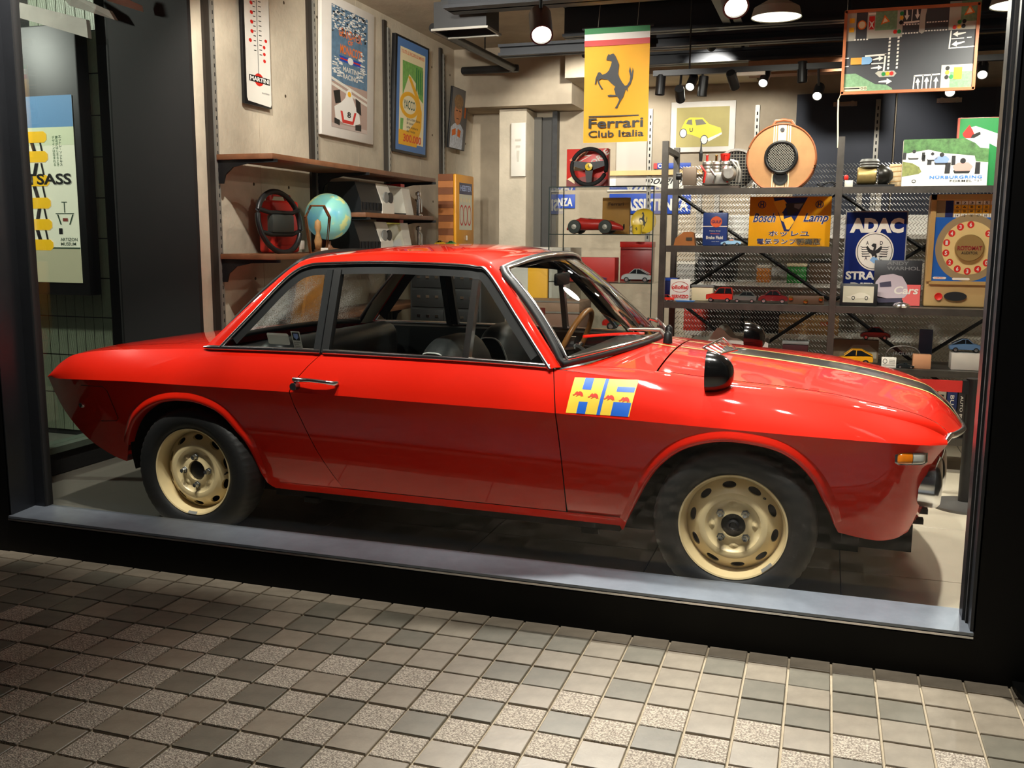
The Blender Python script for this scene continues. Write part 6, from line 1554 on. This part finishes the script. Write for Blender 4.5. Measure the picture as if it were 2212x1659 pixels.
def zrect(nm, x0, y0, x1, y1, m, lift): 
    p0, p1 = zr(x0, y0), zr(x1, y1); return P.r(nm, p0[0], p0[1], p1[0], p1[1], m, lift)
PAV = mat('board_pavement', (176, 174, 162), .6); TURF = mat('board_turf', (112, 148, 112), .7, var=.2, vscale=60)
for (x0, y0, x1, y1) in ((240, 110, 345, 420), (470, 110, 865, 405), (1365, 60, 1700, 360), (1320, 725, 1660, 980)): zrect('pavement_corner', x0, y0, x1, y1, PAV, .001)
for (x0, y0, x1, y1) in ((560, 110, 800, 320), (1490, 60, 1700, 275), (1420, 800, 1650, 970)): zrect('turf', x0, y0, x1, y1, TURF, .0016)
P.poly('pavement_curve', [zr(*q) for q in ((215, 775), (370, 775), (600, 900), (720, 910), (790, 950), (805, 990), (215, 1010))], TURF, .001)
P.poly('traffic_island', [zr(*q) for q in ((590, 780), (620, 760), (800, 760), (830, 790), (800, 825), (640, 825))], PAV, .0012); P.poly('traffic_island', [zr(*q) for q in ((1060, 85), (1130, 85), (1110, 190), (1110, 360), (1080, 382), (1045, 360), (1050, 190))], PAV, .0012)
dash_ = []
for k in range(9):
    dash_.append([zr(722, 400 + 40 * k), zr(745, 400 + 40 * k), zr(743, 425 + 40 * k), zr(720, 425 + 40 * k)]); dash_.append([zr(820, 395 + 40 * k), zr(842, 395 + 40 * k), zr(838, 420 + 40 * k), zr(816, 420 + 40 * k)])
for k in range(6): dash_.append([zr(870 + 31 * k, 268), zr(890 + 31 * k, 268), zr(890 + 31 * k, 282), zr(870 + 31 * k, 282)]); dash_.append([zr(865 + 31 * k, 360), zr(885 + 31 * k, 360), zr(885 + 31 * k, 375), zr(865 + 31 * k, 375)])
for k in range(8): dash_.append([zr(1125 + 30 * k, 258), zr(1145 + 30 * k, 257), zr(1145 + 30 * k, 270), zr(1125 + 30 * k, 271)]); dash_.append([zr(1115 + 31 * k, 347), zr(1135 + 31 * k, 347), zr(1135 + 31 * k, 360), zr(1115 + 31 * k, 360)])
for k in range(5): dash_.append([zr(330 + 34 * k, 402), zr(352 + 34 * k, 401), zr(352 + 34 * k, 416), zr(330 + 34 * k, 417)])
P.polys('dashed_lines', dash_, WHITE, .0014)['kind'] = 'stuff'
P.polys('road_lines', [[zr(*q) for q in L_] for L_ in (((465, 580), (705, 575), (705, 595), (465, 598)), ((685, 580), (705, 580), (695, 760), (675, 760)), ((540, 670), (685, 668), (685, 680), (540, 682)), ((240, 600), (285, 598), (285, 608), (240, 610)), ((240, 690), (285, 688), (285, 698), (240, 700)), ((1030, 820), (1310, 812), (1310, 828), (1030, 836)), ((1025, 825), (1040, 825), (1033, 985), (1018, 985)), ((1120, 820), (1132, 820), (1126, 980), (1114, 980)), ((1212, 818), (1224, 818), (1218, 975), (1206, 975)), ((875, 245), (1045, 238), (1045, 258), (875, 265)), ((960, 95), (968, 95), (964, 250), (956, 250)), ((1390, 365), (1405, 365), (1395, 550), (1380, 550)), ((1380, 545), (1680, 535), (1680, 547), (1380, 557)), ((1405, 448), (1540, 445), (1540, 455), (1405, 458)), ((1570, 442), (1620, 440), (1620, 450), (1570, 452)))], WHITE, .0014)
arr = lambda x, y, dx, dy, s=1: [zr(x, y), zr(x + dx * .6 + dy * .10 * s, y + dy * .6 - dx * .1 * s), zr(x + dx * .6 + dy * .22, y + dy * .6 - dx * .22), zr(x + dx, y + dy), zr(x + dx * .6 - dy * .22, y + dy * .6 + dx * .22), zr(x + dx * .6 - dy * .08, y + dy * .6 + dx * .08), zr(x - dy * .08, y + dx * .08)]
P.polys('lane_arrows', [arr(545, 630, 130, -12), arr(540, 720, 130, 0), arr(635, 870, 150, 6), arr(1075, 975, -5, -125), arr(1165, 972, 5, -130), arr(1265, 970, 8, -125), arr(1555, 400, -140, 6), arr(1550, 495, -140, 18), arr(905, 100, 0, 130), arr(1020, 100, 0, 125)], WHITE, .0016)
for nm, (x, y) in {'a': (1400, 0)}.items(): pass
def dot(x, y, r, m, lift=.003, hole=0): q = zr(x, y); return P.ell('signal_light', q[0], q[1], r / 1470, r / 900, m, lift, 20, hole=hole)
AMB = mat('amber_print', (236, 176, 40), .5)
for x, y, m in ((848, 155, GREEN), (848, 200, AMB), (845, 250, INK), (785, 345, RED), (830, 345, GREEN), (685, 793, GREEN), (730, 790, AMB), (775, 790, RED), (1480, 280, GREEN), (1530, 275, INK), (1430, 332, RED), (1478, 328, AMB), (1525, 325, INK), (1388, 760, INK), (1388, 805, AMB), (1382, 855, INK), (1432, 853, GREEN)): dot(x, y, 22, m)
dot(410, 252, 50, ORG, .002); dot(410, 252, 38, CREAM, .0026); P.polys('warning_triangle', [[zr(660, 158), zr(722, 232), zr(620, 262)], [zr(1578, 105), zr(1638, 190), zr(1522, 215)]], ORG, .002); P.polys('triangle_field', [[zr(662, 185), zr(700, 228), zr(640, 244)], [zr(1578, 130), zr(1612, 184), zr(1545, 198)]], CREAM, .0026)
zrect('yellow_sign', 1458, 755, 1545, 880, YEL, .003); zrect('level_crossing_sign', 488, 165, 550, 305, RED, .002); P.poly('cross_mark', [zr(490, 210), zr(520, 235), zr(548, 212), zr(530, 250), (zr(545, 300)), zr(518, 270), zr(490, 300), zr(508, 250)], WHITE, .0026)
for y in (200, 300): zrect('yellow_house', 268, y - 25, 325, y + 25, YEL, .002)


zrect('truck_bed', 305, 605, 430, 678, mat('truck_ochre', (206, 150, 60), .5), .006); P.poly('truck_cab', [zr(430, 600), zr(520, 600), zr(545, 620), zr(545, 655), zr(520, 680), zr(430, 682)], SKYB, .006); zrect('name_plate', 240, 920, 505, 962, mat('plate_tan', (206, 198, 160), .6), .002); zrect('name_line', 250, 932, 425, 945, INK, .0026); dot(450, 938, 14, INK, .0026, .6); dot(487, 938, 14, INK, .0026, .6)
zrect('wood_frame_rail', 480, 130, 560, 150, WHITE, .002)
MB().tube([(-w / 2 + .01, 0, h), (-w / 2 + .01, 0, h + .4)], .002, 4).tube([(w / 2 - .05, 0, h), (w / 2 - .05, 0, h + .4)], .002, 4).build('hanging_wires', CHROME, t)
MB().tube([(-w / 2, -.005, .0), (-w / 2 - .012, -.004, -.03), (-w / 2 - .010, .0, -.12), (-w / 2, .02, -.3)], .005, 6).build('power_cord', CREAM, t, 60)

# ---------------------------------------------------------------- back wall pictures and signs
t, P, w, h = board('framed_print', 'white framed print of a yellow rally hatchback', 'picture', 1449, 219, 1588, 328, 5.915, .03, WFR, tilt=0)
P.r('print', .09, .11, .91, .90, mat('olive_print', (176, 162, 96), .6, var=.06), .001)
LIM = mat('lemon_car', (230, 214, 40), .5)
P.polys('printed_hatchback', [[(.17, .52), (.23, .36), (.30, .31), (.50, .32), (.60, .45), (.78, .53), (.80, .62), (.76, .70), (.64, .74), (.54, .76), (.34, .66), (.17, .60)]], LIM, .0016)
P.polys('printed_windows', [[(.24, .44), (.27, .36), (.33, .35), (.34, .46)], [(.38, .36), (.49, .35), (.56, .45), (.40, .47)]], mat('print_window', (120, 116, 96), .5), .002)
for a_, b__ in ((.20, .62), (.53, .76)): P.ell('printed_wheel', a_, b__, .05, .08, WHITE, .0024, 20); P.ell('printed_tyre', a_, b__, .06, .095, INK, .0022, 20)
P.polys('bumper', [[(.58, .74), (.80, .62), (.80, .66), (.60, .80)]], WHITE, .0026); P.text('U', .30, .52, .35, .60, INK, .02, lift=.003)
t = thing('rail_strip', 'long pale wooden rail along the back wall', 'rail', (.4, 5.91, at(1420, 378, 5.9).z)); MB().box(-1.2, .69, -.02, .02, 0, .045).build('batten', mat('pale_pine', (216, 176, 116), .6, var=.08), t)
t, P, w, h = board('car_maker_sign', 'long white sign with black script behind the rack post', 'sign', 1312, 377, 1495, 413, 5.935, .01, OFFW)
P.text('Lamborghini', .22, .08, .98, .74, INK, .012, .45, lift=.002)
t, P, w, h = board('service_sign', 'long blue service sign with white capitals', 'sign', 1316, 418, 1492, 462, 5.935, .01, BLUE)
P.text('ASSISTENZA', .20, .25, .97, .85, OFFW, .04, lift=.002)
t, P, w, h = board('dealer_sign', 'narrow blue and white strip sign above the pale rail', 'sign', 1412, 352, 1492, 364, 5.935, .01, BLUE); P.ell('white_swoosh', .18, .5, .06, .4, OFFW, .002, 16, hole=.6); P.r('red_end', 0, 0, .1, 1, RED, .002)
t, P, w, h = board('service_sign', 'short blue panel standing for the sign reflected in the showcase', 'sign', 1192, 420, 1242, 450, 5.935, .01, BLUE); P.text('ENZA', .1, .25, .9, .85, OFFW, .04, lift=.002)  # stands in for lettering reflected in the showcase glass
# low white cabinet left of the showcase, wooden arcade cabinet on a black table
t = thing('low_cabinet', 'low white cabinet beside the glass showcase', 'cabinet', (-.98, 4.75, 0)); rbox('body', (.55, .4, 1.24), (0, .2, .62), OFFW, t, .005); MB().box(-.26, .26, -.004, 0, 1.10, 1.105).build('drawer_gap', GREY, t); rbox('drawer', (.5, .012, .08), (0, -.004, 1.16), OFFW, t, .003)
tz = 1.16
tb = thing('display_table', 'black display table under the wooden game cabinet', 'table', (-1.64, 4.2, 0)); rbox('top', (.60, 1.2, .05), (0, .5, tz - .025), BLACK, tb, .008)
for x in (-.26, .26):
    for y in (.05, 1.15): MB().box(x - .02, x + .02, y - .02, y + .02, 0, tz - .05).build('leg', BLACK, tb)
hh = at(985, 375, 4.6).z - tz; cw = .44
t = thing('arcade_cabinet', 'striped wooden penny arcade cabinet with yellow front', 'arcade cabinet', (-1.755, 4.62 + cw / 2, tz + .001), R_(90)); STW = [mat('pale_oak', (186, 116, 60), .5, var=.12), mat('dark_oak', (128, 74, 40), .5, var=.12)]
for k in range(12): rbox('stave', (cw, .145, hh / 12 - .001), (0, .0725, hh / 12 * (k + .5)), STW[k % 2], t, .001, 1)
YF = mat('ochre_front', (232, 160, 30), .45)
rbox('front_frame', (cw + .01, .03, hh), (0, -.015, hh / 2), YF, t, .01); P = front_panel(t, -cw / 2, cw / 2, 0, hh, -.0305)
P.r('play_window', .15, .10, .88, .68, mat('window_cream', (216, 214, 190), .4), .001); P.r('header', .15, .10, .88, .24, NAVY, .0016); P.text('HEBTER', .20, .13, .84, .20, mat('pale_blue_ink', (170, 190, 236), .5), .03, lift=.0022)
for k in range(3): P.ell('ring_track', .28 + .22 * k, .50, .11, .13, RED, .0022, 24, hole=.82)
for k in range(4): P.ell('number_spot', .25 + .16 * k, .31, .05, .03, CREAM, .0022, 14)
MB().box(-.02, .02, -.044, -.03, hh * .19, hh * .25).build('coin_slot', CHROME, t); MB().lathe([(.018, 0), (.018, -.02), (0, -.024)], 14, 'y', (0, -.030, hh * .10)).build('knob', CHROME, t)
# little things on the table and shelf ends
t = thing('black_case', 'flat black case with toy cars on the display table', 'case', (-1.76, 4.30, tz + .0005)); rbox('body', (.28, .18, .07), (0, .09, .035), BLACK, t, .006); rbox('lid', (.285, .185, .02), (0, .09, .08), STEEL, t, .004)
mcar('yellow and red toy car on the flat black case', 938, 962, 506, 4.34, (230, 180, 40), 'gt', 1, base_z=tz + .0905, group='toy cars on the display table')
mcar('green toy car on the flat black case', 962, 984, 508, 4.34, (60, 140, 60), 'coupe', 1, base_z=tz + .0905, group='toy cars on the display table')
mcar('yellow toy car at the front of the display table', 985, 1006, 527, 4.24, (240, 200, 30), 'hatch', 1, base_z=tz + .0005, group='toy cars on the display table')
mcar('red toy car at the right of the display table', 1008, 1028, 533, 4.24, (206, 50, 40), 'coupe', 1, base_z=tz + .0005, group='toy cars on the display table')
mcar('orange toy car at the table edge', 1029, 1040, 536, 4.24, (226, 130, 40), 'coupe', 1, base_z=tz + .0005, group='toy cars on the display table')
mcar('lime toy car at the table edge', 1042, 1055, 536, 4.24, (130, 190, 60), 'coupe', 1, base_z=tz + .0005, group='toy cars on the display table')
# silver telescope-like tool on the shelf end
for z_, lb in ((1.4925, 'silver desk lamp stand at the end of the short shelf'), (1.2155, 'silver desk lamp stand at the end of the lower shelf')):
    t = thing('lamp_stand', lb, 'stand', (-1.76, 3.86, z_)); MB().lathe([(.035, 0), (.035, .012), (.012, .02), (.012, .16), (.022, .165), (.022, .19), (.0, .2)], 20, 'z').build('stem', CHROME, t, 40); MB().tube([(0, 0, .15), (.03, .0, .13), (.03, 0, .03)], .006, 6).build('arm', UPR, t, 60)
t, P = None, None
p = atx(905, 450, -1.74)
t = thing('info_card', 'small black information card at the end of the short shelf', 'card', (-1.68, 3.66, 1.4925), R_(-60)); rbox('card', (.1, .006, .125), (0, 0, .0625), BLACK, t, .001); P = front_panel(t, -.05, .05, 0, .125, -.0036); P.polys('printed_lines', [[(.15, .2 + .1 * k), (.8 - .1 * (k % 3), .2 + .1 * k), (.8 - .1 * (k % 3), .23 + .1 * k), (.15, .23 + .1 * k)] for k in range(6)], OFFW, .0008)
# yellow box leaning below the lower shelf
t = thing('yellow_box', 'ochre flat box leaning on the wall below the walnut shelf', 'box', (-1.72, 1.80, .645), R_(-42)); t.rotation_euler.x = R_(-9)
rbox('body', (.30, .10, .50), (0, .05, .25), mat('ochre_card', (176, 118, 38), .5, var=.15), t, .006); rbox('lid', (.30, .02, .50), (0, -.008, .25), mat('ochre_lid', (196, 134, 44), .45, var=.1), t, .004)
# stand for it
t = thing('low_bench', 'dark low bench below the walnut shelf', 'bench', (-1.78, 2.2, 0)); rbox('top', (.5, 1.5, .05), (0, .1, .595), BLACK, t, .006)
for x in (-.2, .2):
    for y in (-.55, .75): MB().box(x - .02, x + .02, y - .02, y + .02, 0, .57).build('leg', BLACK, t)
# tool cabinet and silver trunk seen through the car
t = thing('tool_cabinet', 'dark grey tool cabinet with small drawer pulls', 'cabinet', (-1.30, 3.30, 0), R_(-8)); rbox('body', (.62, .4, 1.12), (0, .2, .56), mat('cabinet_grey', (46, 46, 44), .5), t, .006)
for i in range(7):
    for j in range(2):
        o = rbox('drawer', (.28, .012, .13), (-.15 + .3 * j, -.004, .12 + .148 * i), mat('drawer_grey', (36, 36, 35), .5), t, .003)
        for k in range(3): MB().box(-.15 + .3 * j - .09 + .08 * k, -.15 + .3 * j - .06 + .08 * k, -.016, -.009, .125 + .148 * i, .145 + .148 * i).build('pull', CHROME, o)
t = thing('flight_trunk', 'brown trunk with steel edges on a dark stand', 'trunk', (-.52, 3.25, .621)); rbox('body', (.56, .36, .17), (0, .18, .085), mat('trunk_brown', (128, 96, 78), .6, var=.1), t, .006); rbox('lid', (.565, .365, .075), (0, .18, .21), mat('trunk_tan', (150, 122, 100), .6, var=.1), t, .006)
for z in (.168, .245): MB().box(-.285, .285, -.006, .0, z - .006, z + .006).build('steel_edge', UPR, t)
MB().box(-.03, .03, -.012, -.002, .12, .20).build('latch', CHROME, t)
t = thing('trunk_stand', 'dark stand carrying the brown trunk', 'stand', (-.52, 3.2, 0)); rbox('top', (.72, .5, .04), (0, .25, .60), BLACK, t, .004)
for x in (-.32, .32):
    for y in (.04, .46): MB().box(x - .02, x + .02, y - .02, y + .02, 0, .58).build('leg', BLACK, t)
t = thing('yellow_sign_post', 'tall yellow panel standing behind the brown trunk', 'sign', (-.70, 3.75, 0)); rbox('panel', (.16, .03, 1.22), (0, 0, .61), mat('sign_yellow', (232, 172, 36), .5), t, .004); rbox('foot', (.2, .2, .02), (0, .02, .01), BLACK, t, .003)

# ---------------------------------------------------------------- ceiling fittings
def track_head(label, p, aim, watts, cone, glow=True, r=.032, ln=.13, group='track spotlights under the ceiling', stem_to=None, blend=.5):
    p = Vector(p); d = (Vector(aim) - p).normalized()
    t = thing('track_spotlight', label, 'spotlight', p, 0, group); q = d.to_track_quat('Z', 'Y').to_matrix()
    b = MB().lathe([(0, -ln), (r * .9, -ln), (r, -ln + .01), (r, 0), (r * .86, 0), (r * .86, -.012), (0, -.012)], 24, 'z'); b.v = [tuple(q @ Vector(v)) for v in b.v]; b.build('housing', BLACK, t, 40)
    b = MB().lathe([(0, -.010), (r * .84, -.010), (r * .84, -.0085), (0, -.0085)], 24, 'z'); b.v = [tuple(q @ Vector(v)) for v in b.v]; b.build('lens', mat('lamp_lens', (255, 246, 228), .4, emit=14) if glow else CHROME, t)
    up = -d * ln * .6
    MB().tube([up, Vector((0, 0, (stem_to - p.z + .004) if stem_to else up.z + .10))], .008, 8).build('stem', BLACK, t)
    if watts: spot('spot_beam', p + d * .004, aim, watts, cone, blend, r * .8, (1, .95, .88), t)
    return t
names = ['brightest spotlight over the roof of the red car', 'bright spotlight at the top right of the yellow banner']
for (p, a, w, c, bl, rr), nm in zip(CEILING_SPOTS, names): track_head(nm, p, a, w, c, True, .05, .16, blend=bl, stem_to=2.85 if p[1] > .6 else 3.1)
for i, (p, a, w, c, bl) in enumerate(FILL_TRACK): track_head('added spotlight out of view near the window aimed at ' + ['the near posters', 'the far posters', 'the glass showcase', 'the left rack bay', 'the middle rack post', 'the right rack bay', 'the floor beside the nose', 'the ceiling corner'][i], p, a, w, c, True, .034, group='added spotlights out of view near the window', blend=bl, stem_to=2.85)
tr = thing('lighting_track', 'added black lighting track out of view near the window', 'track', (.3, .75, 2.85)); MB().box(-2.0, 2.1, -.02, .02, 0, .03).build('rail', BLACK, tr)  # track added to carry the unseen fill spots
for x in (-1.8, 0, 1.8): MB().tube([(x, 0, .03), (x, 0, .25)], .006, 6).build('hanger', BLACK, tr)
tr = thing('lighting_track', 'black lighting track above the steel rack', 'track', (1.3, 3.2, at(1700, 152, 3.2).z)); MB().box(-1.04, 1.6, -.02, .02, 0, .035).build('rail', BLACK, tr)
for x in (-.8, .2, 1.3): MB().tube([(x, 0, .035), (x, 0, 3.1 - tr.location.z)], .006, 6).build('hanger', BLACK, tr)
for x in (-.4, .55): MB().box(x - .09, x + .09, -.015, .015, -.022, 0).build('driver', OFFW, tr)
T3 = [((1490, 188), (.3, 5.9, 1.6), True, 'lit track spotlight above the white framed print'), ((1648, 180), (.9, 5.9, 1.6), True, 'lit track spotlight above the round suitcase speaker'), ((1765, 208), (1.6, 5.8, 1.4), True, 'lit track spotlight left of the traffic board'), ((2052, 200), (2.1, 5.6, 1.4), True, 'lit track spotlight below the traffic board'), ((2122, 162), (2.6, 5.6, 1.4), True, 'lit track spotlight at the right of the traffic board'),
      ((1470, 215), (.3, 5.9, 1.0), False, 'unlit spotlight pointing down left of the lit ones'), ((1516, 208), (.4, 3.3, .2), False, 'unlit spotlight pointing straight down above the print'), ((1588, 188), (1.2, 5.0, 1.0), False, 'unlit spotlight tilted right over the rack'), ((1733, 178), (1.3, 3.2, .2), False, 'unlit spotlight pointing down left of the traffic board'), ((1425, 205), (.2, 3.1, .1), False, 'unlit spotlight right of the yellow banner')]
for (pp, aim, on, lb) in T3:
    p = at(pp[0], pp[1], 3.2); t = track_head(lb, p, aim if not on else (p.x - .25, 1.2, .8), 0, 40, on, .032, .13, stem_to=tr.location.z)
    if on: spot('spot_beam', p + (Vector((p.x - .25, 1.2, .8)) - p).normalized() * .01, (p.x, 5.7, 1.5) if False else (p.x - .1, 2.3, .9), 35, 80, .6, .025, (1, .92, .8), t)
# lamps washing the back wall
for x, aim in ((-.5, (-.9, 5.9, 1.9)), (.5, (.3, 5.9, 1.9)), (1.7, (1.5, 5.9, 1.6))):
    track_head('ceiling spotlight washing the back wall ' + {-.5: 'behind the yellow banner', .5: 'above the white framed print', 1.7: 'before the navy panels'}[x], (x, 4.35, 2.78), aim, 130, 80, True, .032, group='spotlights washing the back wall', stem_to=3.1)
# round pendants
for i, (cx_, cy_, wpx) in enumerate(((1677, 38, 110), (2200, 12, 110))):
    c_ = at(cx_, cy_, 2.2); r_ = .135
    t = thing('pendant_lamp', ['wide white disc pendant above the suitcase speaker', 'wide white disc pendant cut by the right window frame'][i], 'lamp', c_, 0, 'white disc pendants')
    MB().lathe([(r_, 0), (r_ * .9, .05), (.05, .09), (.03, .12), (0, .12)], 40, 'z', caps=False).build('shade', mat('grey_shade', (120, 112, 98), .6), t, 40); MB().lathe([(0, .004), (r_ * .97, .004), (r_ * .97, .008), (0, .008)], 40, 'z').build('diffuser', mat('warm_diffuser', (246, 250, 226), .5, emit=2.2), t); MB().tube([(0, 0, .12), (0, 0, 3.1 - c_.z)], .004, 6).build('cord', BLACK, t)
    l_ = bpy.data.lights.new('pendant_glow', 'AREA'); l_.shape = 'DISK'; l_.size = r_ * 1.9; l_.energy = 25; l_.color = (1, .95, .82); lo = bpy.data.objects.new('pendant_glow', l_); COL.objects.link(lo); lo.parent = t; lo.location = (0, 0, -.002)
# air duct outlet, pipes
c_ = at(1008, 40, 3.0)
t = thing('air_outlet', 'black box air outlet at the top of the concrete wall', 'air outlet', c_); DK = mat('duct_black', (44, 44, 44), .5, .3)
b = MB().box(-.19, .19, -.13, .13, -.09, .09); b.f = b.f[1:]; b.build('housing', DK, t); MB().box(-.205, .205, -.145, -.13, -.10, -.085).box(-.205, .205, .13, .145, -.10, -.085).box(-.205, -.19, -.13, .13, -.10, -.085).box(.19, .205, -.13, .13, -.10, -.085).build('flange', UPR, t); MB().box(-.185, .185, -.125, .125, -.02, -.01).build('louvre', BLACKM, t)
MB().box(-.15, .15, -.1, .1, .09, 3.1 - c_.z).build('neck', DK, t)
t = thing('ceiling_pipe', 'dark steel conduit running under the ceiling', 'pipe', (0, 0, 0)); p0, p1, p2 = at(935, 60, 3.6), at(1110, 148, 5.2), at(1000, 153, 5.35)
MB().tube([p0, p1], .035, 14).build('run', STEEL, t, 60); MB().tube([p1, p2], .035, 14).build('branch', DK, t, 60); MB().lathe([(.045, -.03), (.05, 0), (.045, .03)], 16, 'z', p1).build('elbow', STEEL, t, 40); MB().tube([p0.lerp(p1, .6), p0.lerp(p1, .6) + Vector((0, 0, .4))], .006, 6).build('hanger', BLACK, t)
for k in range(3):
    t = thing('slotted_bar', ['slotted upright on the navy panels behind the small engine', 'slotted upright on the back wall right of the white framed print', 'slotted upright on the back wall below the yellow banner'][k], 'upright', (at((1893, 1632, 1400)[k], 300, 5.83).x, (5.85, 5.94, 5.94)[k], 1.0), 0, 'slotted bars on the back wall'); MB().box(-.02, .02, -.01, .01, 0, 1.55).build('bar', UPR, t)
    b = MB()
    for z in np.arange(.02, 1.5, .06): b.box(-.006, .006, -.0106, -.01, float(z), float(z) + .03)
    b.build('slots', BLACKM, t)['kind'] = 'stuff'
